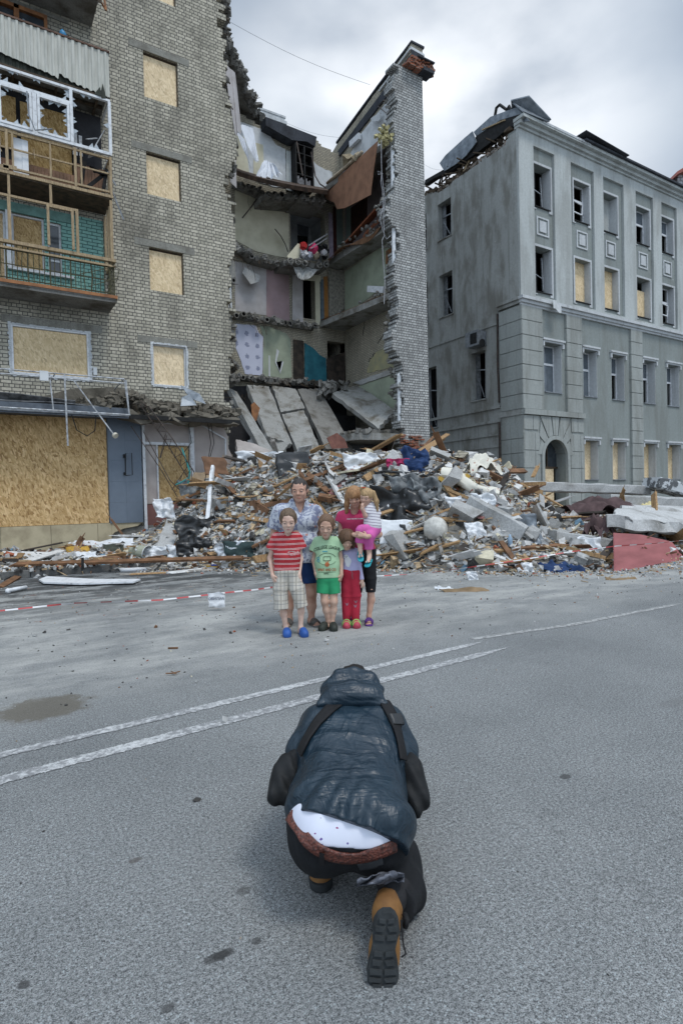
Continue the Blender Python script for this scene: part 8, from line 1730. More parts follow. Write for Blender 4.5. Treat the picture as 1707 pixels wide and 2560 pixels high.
boy2 = body(f, hd, [([sh[0], el[0], wr[0]], [.034, .028, .020]), ([sh[1], el[1], wr[1]], [.034, .028, .020]), ([u(780, 1300, .02), knL, u(808, 1640, .0), anL], [.060, .042, .037, .024]), ([u(890, 1300, .02), knR, u(893, 1640, .0), anR], [.060, .042, .037, .024]), ([u(808, 850, .02), u(808, 770, .01)], [.042, .038], .02), ([u(815, 920, .02), u(825, 1250, .02)], [.06, .065], .02)],
   lo=(-.26, -.32, 0), hi=(.22, .3, 1.4), mats=mk, label='frowning boy in a pale green printed shirt and bright green shorts, hands at his sides', h=.005, extra=ex)
hair_short(hd, 'hair', hair_mat('boy2', (0.20, 0.12, 0.075)), boy2, 1.03, .80, seed=6, vol=.02)
S = SDF((-.28, -.3, .45), (.25, .3, 1.2), .005)
S.chain([sh[0], u(668, 955, .04)], [.050, .066], .025, flat='b'); S.chain([sh[1], u(968, 945, .04)], [.050, .064], .025, flat='b'); S.cone(u(745, 860, .03), u(895, 860, .03), .066, .066, .04); S.cone(u(790, 835, .02), u(830, 835, .02), .06, .06, .03); S.chain([u(765, 930, .02), u(770, 1100, .02), u(775, 1265, .02)], [.078, .088, .095], .04); S.chain([u(872, 930, .02), u(868, 1100, .02), u(872, 1265, .02)], [.078, .088, .095], .04)
S.cone(u(808, 785, -.03), u(808, 745, -.02), .045, .05, .01, op='sub'); S.wrinkle(.003, 20, 9); S.plane((0, 0, u(820, 1262)[2]), (0, 0, -1)); V, Q = S.mesh()
tee = obj_vq('shirt', V, Q, simple('pale_green_jersey', (0.36, 0.54, 0.34), 0.9, 0.1, 6), boy2)
c1, c2, c3, c4 = u(818, 905), u(820, 1165), u(818, 1205), u(820, 1050); K = .000993
ink = simple('dark_green_ink', (0.03, 0.05, 0.03), 0.8); org = simple('orange_ink', (0.42, 0.13, 0.05), 0.8); cyan = simple('cyan_ink', (0.05, 0.28, 0.36), 0.8)
project_decal(tee, text_poly('COLLEGE LEAGUE', .052, c1[0], c1[2]-.018, 1.6, .0012, .72), ink, 'shirt_lettering', boy2)
project_decal(tee, text_poly('SPIRIT AND CO.', .042, c2[0], c2[2]-.014, 0, .001, .72), org, 'shirt_lettering', boy2)
project_decal(tee, text_poly('NYC', .026, c3[0]-.005, c3[2]-.012, 0, .001), ink, 'shirt_lettering', boy2)
project_decal(tee, strip([(c2[0]+x, c3[2]+.012) for x in (-.10, -.05, 0, .05, .10)], .004), ink, 'shirt_print', boy2)
project_decal(tee, strip([(c4[0]+.105*math.cos(a), c4[2]+.075*math.sin(a)) for a in [R(20+140*k/16) for k in range(17)]], .005), ink, 'shirt_print', boy2)
project_decal(tee, strip([(c4[0]+.105*math.cos(a), c4[2]+.0*1+.075*math.sin(a)*.8) for a in [R(200+140*k/16) for k in range(17)]], .004), ink, 'shirt_print', boy2)
project_decal(tee, strip([(c4[0]-.04, c4[2]-.01), (c4[0]-.04, c4[2]+.035), (c4[0]+.04, c4[2]+.035), (c4[0]+.04, c4[2]-.01), (c4[0]-.045, c4[2]-.01)], .006), ink, 'shirt_print', boy2)
project_decal(tee, quads([[(c4[0]+.026*math.cos(a), c4[2]-.055+.026*math.sin(a)) for a in [2*math.pi*k/14 for k in range(14)]]]), org, 'shirt_print', boy2)
project_decal(tee, strip([(c4[0]-.02, c4[2]-.012), (c4[0]-.008, c4[2]-.035), (c4[0]+.008, c4[2]-.035), (c4[0]+.02, c4[2]-.012), (c4[0], c4[2]-.03)], .005), org, 'shirt_print', boy2)
project_decal(tee, strip([(c4[0]-.10+.015*math.cos(a), c4[2]+.012*math.sin(a)+.018) for a in [2*math.pi*k/10 for k in range(11)]], .007), cyan, 'shirt_print', boy2, .005)
project_decal(tee, strip([(c4[0]-.10+.015*math.cos(a), c4[2]+.012*math.sin(a)-.012) for a in [2*math.pi*k/10 for k in range(11)]], .007), cyan, 'shirt_print', boy2, .005)
project_decal(tee, strip([(c4[0]-.05+.008*k, c4[2]+.092+.006*(k % 2)) for k in range(8)], .010), cyan, 'shirt_print', boy2, .005)
S = SDF((-.25, -.3, .3), (.25, .3, .8), .005)
S.chain([u(785, 1280, .02), u(770, 1445, .0)], [.085, .072], .02, flat='b'); S.chain([u(880, 1280, .02), u(905, 1450, .0)], [.085, .070], .02, flat='b'); S.cone(u(790, 1270, .02), u(870, 1270, .02), .088, .088, .02); S.wrinkle(.004, 28, 22); S.plane((0, 0, u(820, 1258)[2]), (0, 0, 1)); V, Q = S.mesh()
obj_vq('shorts', V, Q, simple('green_shorts', (0.03, 0.30, 0.13), 0.85, 0.15, 7), boy2)
M_GC = simple('dark_olive_rubber', (0.03, 0.035, 0.028), 0.6, 0.3, 10); clog(f, A_(anL[0], anL[1]+.03, 0), .20, M_GC, boy2, (-.45, -1, 0)); clog(f, A_(anR[0], anR[1]+.03, 0), .20, M_GC, boy2, (.12, -1, 0))
# ---- small girl in lilac and red
f = fig(1100, 1820); u = f.q
mk = skin_set('girl', (0.57, 0.39, 0.30), (0.10, 0.06, 0.035))
cz = u(1036, 925, -.03); hd = Head(cz, u(1050, 700)[2]-cz[2], rotm(R(8), R(22), R(4)))
sh = [u(1010, 960, .03), u(1145, 965, .03)]; el = [u(985, 1090, .08), u(1185, 1120, .05)]; wr = [u(1000, 1230, .08), u(1218, 1290, .0)]
def ex(B):
 hand(B, wr[1], u(1240, 1390, -.02)-wr[1], (-.4, .7, 0), 1, .3, .66, .5); hand(B, wr[0], (.1, 0, -1), (1, 0, 0), 1, .3, .66)
anL, anR = u(1048, 1745, .0), u(1140, 1750, -.01); anL[2] = anR[2] = .06
girl = body(f, hd, [([sh[0], el[0], wr[0]], [.030, .025, .018]), ([sh[1], el[1], wr[1]], [.030, .025, .018]), ([u(1045, 1250, .02), u(1040, 1500, 0), anL], [.05, .036, .022]), ([u(1125, 1250, .02), u(1145, 1500, 0), anR], [.05, .036, .022]), ([u(1075, 970, .02), u(1050, 900, .0)], [.036, .034], .02), ([u(1080, 1010, .02), u(1085, 1200, .02)], [.045, .05], .02)],
   lo=(-.2, -.3, 0), hi=(.25, .28, 1.25), mats=mk, label='small girl with bobbed brown hair in a lilac top and long red trousers', h=.005, extra=ex)
S = SDF(hd.p(0, 0, .5)-.2, hd.p(0, 0, .5)+.2, .005); H = hd.H; M = hd.M; p = hd.p
S.ell(p(0, .04, .62), (.43*H, .50*H, .44*H), M, .03)
for e in (-1, 1): S.cone(p(.36*e, -.02, .6), p(.38*e, .02, .12), .13*H, .10*H, .03); S.cone(p(.22*e, .25, .5), p(.24*e, .28, .05), .16*H, .10*H, .03)
S.ell(p(0, -.60, .22), (.27*H, .44*H, .46*H), M, .015, 'sub'); S.wrinkle(.006, 80, 3, (1, 1, .35)); V, Q = S.mesh(); obj_vq('hair', V, Q, hair_mat('girl', (0.15, 0.085, 0.05)), girl)
S = SDF((-.2, -.25, .4), (.28, .28, 1.0), .005)
S.chain([sh[0], el[0], wr[0]], [.042, .034, .026], .02, flat='b'); S.chain([sh[1], el[1], wr[1]], [.042, .034, .027], .02, flat='b'); S.chain([u(1045, 985, .02), u(1055, 1160, .02)], [.062, .076], .04); S.chain([u(1115, 985, .02), u(1120, 1160, .02)], [.062, .076], .04); S.wrinkle(.003, 30, 31); S.plane((0, 0, u(1080, 1170)[2]), (0, 0, -1)) if False else None; V, Q = S.mesh()
lil = obj_vq('long_sleeve_top', V, Q, simple('lilac_jersey', (0.44, 0.42, 0.62), 0.9, 0.12, 7), girl)
d0 = u(1058, 1060); wh = simple('white_print', (0.66, 0.66, 0.68), 0.8, 0.1, 20); gk = simple('grey_ink', (0.15, 0.15, 0.17), 0.8)
project_decal(lil, quads([[(d0[0]+.038*math.cos(a)*(1+.15*math.sin(3*a)), d0[2]-.02+.058*math.sin(a)*(1+.1*math.cos(5*a))) for a in [2*math.pi*k/22 for k in range(22)]], [(d0[0]-.02+.028*math.cos(a), d0[2]+.042+.026*math.sin(a)) for a in [2*math.pi*k/16 for k in range(16)]]]), wh, 'puppy_print', girl)
project_decal(lil, quads([[(d0[0]+x+.005*math.cos(a), d0[2]+z+.005*math.sin(a)) for a in [2*math.pi*k/8 for k in range(8)]] for x, z in ((-.03, .048), (-.01, .046), (-.021, .032))]), gk, 'puppy_print', girl, .006)
S = SDF((-.2, -.25, .02), (.25, .25, .75), .005)
S.chain([u(1045, 1210, .02), u(1040, 1480, 0), u(1045, 1748, 0)], [.068, .058, .046], .02, flat='b'); S.chain([u(1125, 1210, .02), u(1150, 1480, -.01), u(1146, 1752, -.01)], [.068, .060, .046], .02, flat='b'); S.cone(u(1060, 1200, .02), u(1110, 1200, .02), .085, .085, .03); S.wrinkle(.005, 24, 41, (1, 1, 1.3)); S.plane((0, 0, u(1080, 1160)[2]), (0, 0, 1)); V, Q = S.mesh()
pants = obj_vq('red_trousers', V, Q, simple('red_fleece', (0.42, 0.026, 0.05), 0.95, 0.2, 6), girl)
for zx, zy in ((1148, 1530), (1142, 1580), (1048, 1560)):
 g_ = u(zx, zy); project_decal(pants, strip([(g_[0]+.02*math.cos(1.9*k)*(1 if k % 2 else .5), g_[2]+.018*math.sin(2.7*k)) for k in range(8)], .004), simple('pink_grey_ink', (0.30, 0.18, 0.22), 0.8), 'trouser_print', girl)
g_ = u(1105, 1175); project_decal(pants, strip([(g_[0]-.01, g_[2]), (g_[0]+.004, g_[2]-.03), (g_[0]+.0, g_[2]-.06), (g_[0]+.006, g_[2]-.10)], .006), gk, 'drawstring', girl)
for c_, tt_ in ((anL, (-.05, -1, 0)), (anR, (.12, -1, 0))):
 o = clog(f, A_(c_[0], c_[1]+.02, 0), .165, simple('red_rubber', (0.42, 0.06, 0.09), 0.6, 0.2, 9), girl, tt_)
 mb = MB(); t_ = A_(*tt_); t_ /= np.linalg.norm(t_); sd = A_(-t_[1], t_[0], 0)
 for q_, r_ in ((.10, .050), (.145, .046)): c = A_(c_[0], c_[1]+.02, 0)+t_*q_; mb.tube([c+sd*r_*math.cos(a)+A_(0, 0, .03+(.062 if q_ < .12 else .045)*math.sin(a)) for a in [math.pi*j/8 for j in range(9)]], .009, 5)
 mb.build('green_strap', simple('lime_rubber', (0.22, 0.50, 0.12), 0.6, 0.2, 9), o, smooth=True, origin=(0, 0, 0), uvs=False)
# ---- woman in the pink shirt
f = fig(1300, 1785); u = f.q
mk = skin_set('woman', (0.57, 0.37, 0.28), (0.16, 0.09, 0.05))
cz = u(1148, 442, -.03); hd = Head(cz, u(1130, 205)[2]-cz[2], rotm(R(-4), R(20), R(-5)))
sh = [u(985, 550, .03), u(1270, 555, .03)]; el = [u(985, 735, .04), u(1415, 765, -.12)]; wr = [u(1130, 770, -.30), u(1275, 792, -.42)]
anR = u(1300, 1700, 0); anL = u(1125, 1700, .05); anR[2] = anL[2] = .08
def ex(B):
 hand(B, wr[0], u(1240, 800, -.40)-wr[0], (0, .9, .3), -1, .25, .88, .3); hand(B, wr[1], u(1180, 760, -.38)-wr[1], (0, .9, -.2), 1, .35, .88)
 foot_(B, anR, (-.05, -1, 0), .22, .9); foot_(B, anL, (-.1, -1, 0), .22, .9)
woman = body(f, hd, [([sh[0], el[0], wr[0]], [.040, .036, .024]), ([sh[1], el[1], wr[1]], [.040, .038, .026]), ([u(1200, 1000, .04), u(1170, 1400, .05), u(1150, 1530, .07), anL], [.085, .052, .047, .030]), ([u(1280, 1000, .04), u(1322, 1390, .0), u(1325, 1520, .03), anR], [.075, .046, .045, .029]), ([u(1130, 540, .03), u(1135, 420, .0)], [.052, .046], .03), ([u(1140, 640, .03), u(1180, 800, .03), u(1230, 960, .04)], [.08, .07, .09], .03)],
             lo=(-.45, -.62, 0), hi=(.30, .35, 1.75), mats=mk, label='woman with long strawberry blond hair in a pink shirt and black leggings carrying the toddler', extra=ex)
S = SDF(hd.p(0, 0, .4)-.28, hd.p(0, 0, .4)+.28, .0055); H = hd.H; M = hd.M; p = hd.p
S.ell(p(0, .04, .63), (.40*H, .47*H, .41*H), M, .03)
for e in (-1, 1): S.chain([p(.34*e, -.08, .6), p(.40*e, -.12, .2), p(.42*e-.08, -.12, -.35)] if e < 0 else [p(.34*e, -.05, .6), p(.38*e, .0, .2), p(.36*e, .05, -.1)], [.12*H, .12*H, .07*H], .03)
S.chain([p(0, .3, .5), p(0, .36, -.25)], [.3*H, .2*H], .03); S.ell(p(0, -.60, .17), (.25*H, .38*H, .46*H), M, .015, 'sub'); S.wrinkle(.005, 75, 5, (1, 1, .3)); V, Q = S.mesh(); obj_vq('hair', V, Q, hair_mat('woman', (0.42, 0.23, 0.11)), woman)
S = SDF((-.5, -.35, .7), (.35, .35, 1.55), .006)
S.chain([sh[0], u(972, 612, .04)], [.056, .064], .03, flat='b'); S.chain([sh[1], u(1330, 640, .02)], [.058, .060], .03, flat='b'); S.cone(u(1050, 545, .04), u(1210, 545, .04), .068, .068, .04); S.chain([u(1075, 620, .01), u(1110, 800, .03), u(1180, 950, .03)], [.10, .10, .115], .05); S.chain([u(1195, 620, .01), u(1225, 800, .03), u(1275, 950, .03)], [.10, .10, .11], .05)
S.cone(u(1130, 480, -.04), u(1133, 400, -.02), .062, .075, .01, op='sub'); S.wrinkle(.005, 20, 15); S.plane((0, 0, u(1250, 940)[2]), (0, 0, -1)); V, Q = S.mesh()
tee = obj_vq('shirt', V, Q, simple('pink_jersey', (0.48, 0.045, 0.12), 0.9, 0.15, 6), woman)
c1 = u(1145, 583); project_decal(tee, text_poly('LIVING COLOURS OF SUMMER', .018, c1[0], c1[2]-.006, 0, .0006, .85), simple('white_ink', (0.7, 0.66, 0.66), 0.8), 'shirt_lettering', woman)
S = SDF((-.4, -.3, .2), (.3, .35, 1.0), .006)
S.chain([u(1200, 960, .04), u(1175, 1300, .04), u(1165, 1430, .05)], [.105, .068, .06], .02, flat='b'); S.chain([u(1285, 960, .04), u(1318, 1280, .01), u(1322, 1428, .01)], [.105, .072, .060], .02, flat='b'); S.wrinkle(.002, 40, 15); S.plane((0, 0, u(1250, 925)[2]), (0, 0, 1)); V, Q = S.mesh()
obj_vq('black_leggings', V, Q, simple('black_leggings', (0.012, 0.012, 0.014), 0.85, 0.3, 20), woman)
M_PU = simple('purple_rubber', (0.10, 0.035, 0.20), 0.6, 0.2, 9); sandal(anR, (-.05, -1, 0), .24, M_PU, woman, 3, 'slide', 1.0); sandal(anL, (-.1, -1, 0), .24, M_PU, woman, 3, 'slide', 1.0)
# ---- toddler on her arm
b0 = f.b; f = Fig(b0, f.D-.20); u = f.q
mk = skin_set('toddler', (0.62, 0.43, 0.34), (0.30, 0.19, 0.10))
cz = u(1268, 428, -.02); hd = Head(cz, (u(1285, 232)[2]-cz[2]), rotm(R(-28), R(12), R(10)))
shl = u(1290, 430, -.02); hipc = u(1335, 690, .0)
def ex(B):
 hand(B, u(1222, 470, -.10), u(1228, 400, -.12)-u(1222, 470, -.10), (0, 1, 0), 1, .7, .5)
 foot_(B, u(1195, 905, -.08)*A_(1, 1, 1), (0, -1, 0), .1, .5) if False else None
 for an, d in ((u(1200, 905, -.10), A_(.0, -.6, -.8)), (u(1305, 1010, -.10), A_(-.25, -.75, -.35))):
  B.cone(an, an+d*.03+A_(0, .0, -.02), .024, .026, .015); B.cone(an+A_(0, 0, -.025), an+A_(0, 0, -.03)+d*.085, .024, .020, .015)
  for j in range(5): q = an+A_(.010*(j-2), 0, -.03)+d*.088; B.cone(q, q+d*(.02-.002*j), .0075, .0065, .004)
tod = body(f, hd, [([shl, u(1262, 545, -.06), u(1222, 470, -.10)], [.032, .027, .020]), ([u(1360, 450, .03), u(1400, 560, .05)], [.03, .025]), ([hipc, u(1205, 730, -.10), u(1195, 850, -.09), u(1200, 905, -.10)], [.065, .050, .038, .026]), ([u(1370, 700, .0), u(1300, 790, -.12), u(1300, 900, -.09), u(1305, 1010, -.10)], [.065, .050, .038, .026]), ([u(1310, 440, .0), u(1290, 400, .0)], [.034, .034], .02), ([u(1330, 480, .0), u(1345, 650, .0)], [.06, .065], .02)],
           lo=tuple(u(1150, 1130, -.3)), hi=tuple(u(1480, 190, .3)+A_(0, 0, .02)), mats=mk, label='toddler with blond pigtails in a striped white shirt, carried on the woman arm', h=.0048, extra=ex, wide=1.08)
S = SDF(hd.p(0, 0, .5)-.24, hd.p(0, 0, .5)+.24, .005); H = hd.H; M = hd.M; p = hd.p
S.ell(p(0, .04, .64), (.39*H, .44*H, .40*H), M, .02); S.ell(p(0, -.60, .25), (.27*H, .42*H, .42*H), M, .015, 'sub'); S.chain([p(.38, .1, .8), p(.60, .1, .3), p(.72, .05, -.25)], [.12*H, .13*H, .05*H], .02); S.chain([p(-.2, .0, 1.0), p(-.32, -.05, 1.0), p(-.38, -.1, .85)], [.06*H, .06*H, .03*H], .02); S.wrinkle(.004, 80, 5, (1, 1, .4)); V, Q = S.mesh(); obj_vq('hair', V, Q, hair_mat('toddler', (0.50, 0.33, 0.17)), tod)
o_ = p(-.22, -.02, 1.04); mb = MB(); mb.tube([Vector(o_)+Vector((.022*math.cos(a), .02*math.sin(a), 0)) for a in [2*math.pi*k/8 for k in range(9)]], .006, 5); mb.build('hair_tie', simple('red_tie', (0.5, 0.08, 0.04), 0.7), tod, smooth=True, origin=(0, 0, 0), uvs=False)
S = SDF(u(1180, 740, -.25), u(1500, 360, .25), .005)
S.chain([shl, u(1270, 525, -.05)], [.044, .048], .02, flat='b'); S.chain([u(1365, 450, .02), u(1405, 540, .04)], [.044, .045], .02, flat='b'); S.cone(u(1325, 470, .0), u(1342, 660, .0), .085, .105, .03); S.cone(u(1310, 430, .0), u(1290, 385, .0), .036, .05, .01, op='sub'); S.wrinkle(.003, 40, 2); S.plane(u(1340, 700), (-.15, 0, -1)); V, Q = S.mesh()
def ts(t, c):
 mpn = N(t, 'ShaderNodeMapping'); mpn.inputs['Rotation'].default_value = (0, R(-8), 0); t.links.new(c, mpn.inputs['Vector']); return mix(t, stripes(t, mpn.outputs[0], 'Z', .033, .17, .008), (0.66, 0.65, 0.68), (0.09, 0.04, 0.12))
obj_vq('striped_shirt', V, Q, pattern('striped_toddler_jersey', ts), tod)
S = SDF(u(1130, 960, -.3), u(1480, 640, .25), .005)
S.chain([hipc, u(1208, 725, -.10), u(1195, 862, -.09)], [.082, .062, .052], .03, flat='b'); S.chain([u(1365, 700, .0), u(1300, 795, -.12), u(1302, 935, -.10)], [.082, .062, .050], .03, flat='b'); S.wrinkle(.003, 34, 4); V, Q = S.mesh()
obj_vq('pink_trousers', V, Q, simple('magenta_pink', (0.55, 0.11, 0.34), 0.9, 0.15, 8), tod)
M_TL = simple('teal_flipflop', (0.02, 0.30, 0.36), 0.6, 0.2, 9)
for an, d in ((u(1200, 905, -.10), A_(.0, -.6, -.8)), (u(1305, 1010, -.10), A_(-.25, -.75, -.35))):
 d = d/np.linalg.norm(d); c = an+A_(0, 0, -.05)+d*.03; nrm = np.cross(np.cross(d, A_(0, 0, 1)), d); nrm /= np.linalg.norm(nrm); c = c-nrm*.012
 S = SDF(c-.12, c+.12, .0045); S.cone(c-d*.045, c+d*.075, .032, .036, .01); S.plane(c+nrm*.006, nrm); S.plane(c-nrm*.009, -nrm); V, Q = S.mesh(); o = obj_vq('flip_flop', V, Q, M_TL, tod)
 sd = np.cross(d, nrm); mb = MB(); mb.tube([c+sd*.034+d*.01, c+nrm*.045+d*.04, c+nrm*.03+d*.07], .006, 5); mb.tube([c-sd*.034+d*.01, c+nrm*.045+d*.04], .006, 5); mb.build('strap', M_TL, o, smooth=True, origin=(0, 0, 0), uvs=False)
f.place(tod)
# ---------------------------------------------------------------- the kneeling photographer, seen from behind
rnd = random.Random(8)
b0 = aD(880, 2150, 2.1); b0.z = 0; f = Fig(b0, 2.1)
def g(x, y, d): p = aD(x, y, d)-f.b; return np.array([p.dot(LX), p.dot(LY), p.z])
CAML = np.array([(-f.b).dot(LX), (-f.b).dot(LY), CAMH])
mk = skin_set('kneeling', (0.40, 0.25, 0.19), (0.02, 0.018, 0.016))
hd = Head(g(886, 1780, 2.86), .225, rotm(R(178), 0, 0)@rotm(0, R(38), 0))
shL, shR = g(800, 1825, 2.56), g(965, 1825, 2.56); elL, elR = g(768, 1905, 2.50), g(998, 1905, 2.50); haL, haR = g(840, 1860, 2.92), g(925, 1860, 2.92)
hpL, hpR = g(805, 2105, 2.10), g(935, 2105, 2.10); knL, knR = g(775, 1925, 2.66), g(1000, 2195, 2.30); anL, anR = g(800, 2168, 2.28), g(972, 2262, 1.93)
def ex(B):
 hand(B, haL, (.3, .3, .9), (1, 0, 0), 1, .9); hand(B, haR, (-.3, .3, .9), (-1, 0, 0), -1, .9)
 B.cone(anL, anL+A_(.0, .16, -.07), .035, .03); B.cone(anR, anR+A_(0, -.01, -.12), .02, .02)
pho = body(f, hd, [([shL, elL, haL], [.04, .04, .03]), ([shR, elR, haR], [.04, .04, .03]), ([hpL, knL, anL], [.07, .055, .035]), ([hpR, knR, anR], [.06, .045, .025]), ([g(880, 1840, 2.62), g(884, 1760, 2.80)], [.05, .055]), ([g(880, 1870, 2.48), g(870, 1960, 2.34), g(870, 2080, 2.14)], [.07, .08, .08])],
           lo=(-.45, -.5, 0), hi=(.45, 1.05, .95), mats=mk, label='photographer kneeling on the asphalt with his back to us, in a dark teal hooded jacket', h=.0075, extra=ex)
H, M, p = hd.H, hd.M, hd.p
S = SDF(hd.c-.3, hd.c+.35, .005); S.ell(p(0, .05, .64), (.37*H, .45*H, .40*H), M, .02); S.ell(p(0, .3, .35), (.27*H, .2*H, .25*H), M, .03); S.wrinkle(.006, 110, 3); V, Q = S.mesh(); obj_vq('hair', V, Q, hair_mat('black', (0.018, 0.015, 0.013)), pho)
m_, t, b = new_mat('teal_nylon'); c = N(t, 'ShaderNodeTexCoord').outputs['Object']
n1_ = noise(t, c, 5, 5, .6, .5); n2_ = noise(t, c, 22, 5, .6, 1.2)
t.links.new(mix(t, mrange(t, n1_, .3, .7), (0.005, 0.016, 0.028), (0.009, 0.026, 0.042)), b.inputs['Base Color']); b.inputs['Roughness'].default_value = 0.42; b.inputs['Specular IOR Level'].default_value = 0.55
cr1 = noise(t, coords(t, 'Object', (2.2, 8, 7), (0, 0, R(24))), 1.0, 4, .5, .7); cr2 = noise(t, coords(t, 'Object', (7, 3, 3.5), (0, R(15), R(-35))), 1.0, 4, .5, .7)
rdg = lambda q: math_(t, 'ABSOLUTE', math_(t, 'SUBTRACT', q, .5))
bump(t, b, math_(t, 'ADD', math_(t, 'MULTIPLY', rdg(cr1), -3.0), math_(t, 'ADD', math_(t, 'MULTIPLY', rdg(cr2), -2.2), math_(t, 'MULTIPLY', n2_, .18))), 0.6, 0.026); M_JK = m_
S = SDF((-.45, -.42, .1), (.45, .75, .98), .0058)
def st(y, d, xc, hw, r, k=.06): w = hw/1472.6*d-r; c_ = g(xc, y, d); S.cone(c_-A_(w, 0, 0), c_+A_(w, 0, 0), r, r, k)
for a in ((1800, 2.60, 878, 92, .095), (1840, 2.50, 880, 122, .115), (1895, 2.40, 880, 132, .135), (1955, 2.30, 880, 130, .145), (2010, 2.20, 870, 140, .150), (2052, 2.12, 869, 150, .150), (2085, 2.06, 882, 148, .145)): st(*a)
S.chain([g(795, 1812, 2.54), g(765, 1880, 2.47), g(772, 1935, 2.52)], [.078, .072, .064], .05); S.chain([g(968, 1812, 2.54), g(996, 1880, 2.47), g(990, 1935, 2.52)], [.078, .072, .064], .05)
S.chain([g(772, 1935, 2.52), haL], [.062, .05], .03); S.chain([g(990, 1935, 2.52), haR], [.068, .05], .03)
JP = (g(718, 2018, 2.05), g(1036, 2128, 1.98), g(880, 2205, 2.5)); nJ = np.cross(JP[1]-JP[0], JP[2]-JP[0]); nJ /= np.linalg.norm(nJ)
if nJ@(g(880, 2200, 2.0)-JP[0]) < 0: nJ = -nJ
X_, Y_, Z_ = S.ax[0][:, None, None], S.ax[1][None, :, None], S.ax[2][None, None, :]
dh = -((X_-JP[0][0])*nJ[0]+(Y_-JP[0][1])*nJ[1]+(Z_-JP[0][2])*nJ[2])
hem = np.exp(-(dh/.055)**2); gath = np.exp(-np.clip(dh, 0, 1)/.11)
S.F = S.F+(.009*hem*1.0+.010*gath*np.sin(62*X_+5*np.sin(9*Y_+7*Z_)+3*np.sin(13*X_))-.012*np.exp(-((dh-.09)/.06)**2)).astype(np.float32)
s1 = X_*0.55+Y_*1.0+Z_*.6; S.F = S.F+(.0030*(1-2*np.abs(np.sin(21*s1+2.2*np.sin(6*X_-4*Y_)+1.2*np.sin(17*X_)))**.6)*np.clip(1.2*np.sin(5*X_+1.0)+.35*np.sin(11*Y_)+.3, 0, 1)).astype(np.float32)
s2 = X_*1.0-Y_*.75; S.F = S.F+(.0032*(1-2*np.abs(np.sin(17*s2+2*np.sin(8*Y_)))**.6)*np.clip(-X_*5+.1, 0, 1)).astype(np.float32)
S.wrinkle(.0016, 42, 17, (.35, .9, 1.1), ridge=True); S.wrinkle(.0014, 60, 23, (.6, .9, .5), ridge=True); S.wrinkle(.0045, 8, 5)
S.plane(JP[0], nJ); V, Q = S.mesh(); jk = obj_vq('jacket', V, Q, M_JK, pho)
S = SDF((-.4, .2, .35), (.4, .95, .95), .0052)                    # bunched hood
S.chain([g(803, 1757, 2.53), g(835, 1740, 2.56), g(878, 1732, 2.57), g(925, 1740, 2.56), g(958, 1760, 2.53)], [.020, .042, .050, .042, .018], .04)
S.chain([g(822, 1724, 2.62), g(850, 1700, 2.66), g(885, 1695, 2.67), g(918, 1702, 2.65), g(940, 1726, 2.62)], [.036, .040, .040, .040, .030], .03)
S.ell(g(880, 1750, 2.66), (.11, .09, .07), None, .04)
S.wrinkle(.007, 30, 9, (.45, 1, 1.6), ridge=True); S.wrinkle(.005, 18, 4); V, Q = S.mesh(); obj_vq('hood', V, Q, M_JK, jk)
TP = (g(716, 2030, 2.10), g(1010, 2092, 2.02), g(855, 2134, 1.93)); nT = np.cross(TP[1]-TP[0], TP[2]-TP[0]); nT /= np.linalg.norm(nT)
if nT@(g(870, 2040, 2.0)-TP[2]) < 0: nT = -nT
def pelvis(S, e=0.0):
 c_ = g(862, 2068, 2.09); S.cone(c_-A_(.062, 0, 0), c_+A_(.072, 0, 0), .130+e, .130+e, .05); c_ = g(862, 2045, 2.18); S.cone(c_-A_(.07, 0, 0), c_+A_(.08, 0, 0), .14+e, .14+e, .05)
S = SDF((-.45, -.5, 0), (.45, .75, .62), .006); pelvis(S)
S.chain([hpL, knL], [.105, .075], .05); S.chain([knL, g(792, 2075, 2.44)], [.065, .052], .03, flat='b')
S.chain([g(948, 2105, 2.10), g(985, 2150, 2.22), knR], [.105, .088, .070], .05); S.chain([g(1000, 2200, 2.24), g(1005, 2225, 2.08), g(990, 2262, 1.96)], [.075, .074, .062], .04, flat='b')
S.wrinkle(.006, 24, 14, (1, 1, 1), ridge=True); S.wrinkle(.003, 50, 2); S.plane(TP[2]+nT*.004, nT); V, Q = S.mesh()
tr_ = obj_vq('trousers', V, Q, simple('black_denim', (0.010, 0.011, 0.013), 0.85, 0.35, 14, 0.003, kind='Object', bscale=90), pho)
S = SDF((-.35, -.4, .1), (.35, .5, .62), .006); pelvis(S, .005); c_ = g(875, 2060, 2.12); S.cone(c_-A_(.06, 0, 0), c_+A_(.06, 0, 0), .144, .144, .04); S.wrinkle(.003, 30, 6); S.plane(TP[2]-nT*.004, -nT); S.plane(JP[0]-nJ*.12, -nJ); V, Q = S.mesh()
def shf(t, c):
 vo = N(t, 'ShaderNodeTexVoronoi'); vo.inputs['Scale'].default_value = 34; vo.inputs['Randomness'].default_value = .8; t.links.new(c, vo.inputs['Vector']); nn_ = noise(t, c, 90, 3); sp = N(t, 'ShaderNodeSeparateColor'); t.links.new(vo.outputs['Color'], sp.inputs[0])
 x = mix(t, noise(t, c, 12, 3), (0.60, 0.63, 0.74), (0.70, 0.73, 0.82)); k = math_(t, 'LESS_THAN', math_(t, 'ADD', vo.outputs['Distance'], math_(t, 'MULTIPLY', nn_, .5)), .36); k = math_(t, 'MULTIPLY', k, math_(t, 'GREATER_THAN', sp.outputs[0], .30)); return mix(t, k, x, mix(t, sp.outputs[1], (0.05, 0.10, 0.35), (0.35, 0.05, 0.12)))
obj_vq('shirt', V, Q, pattern('white_figured_cotton', shf), pho)
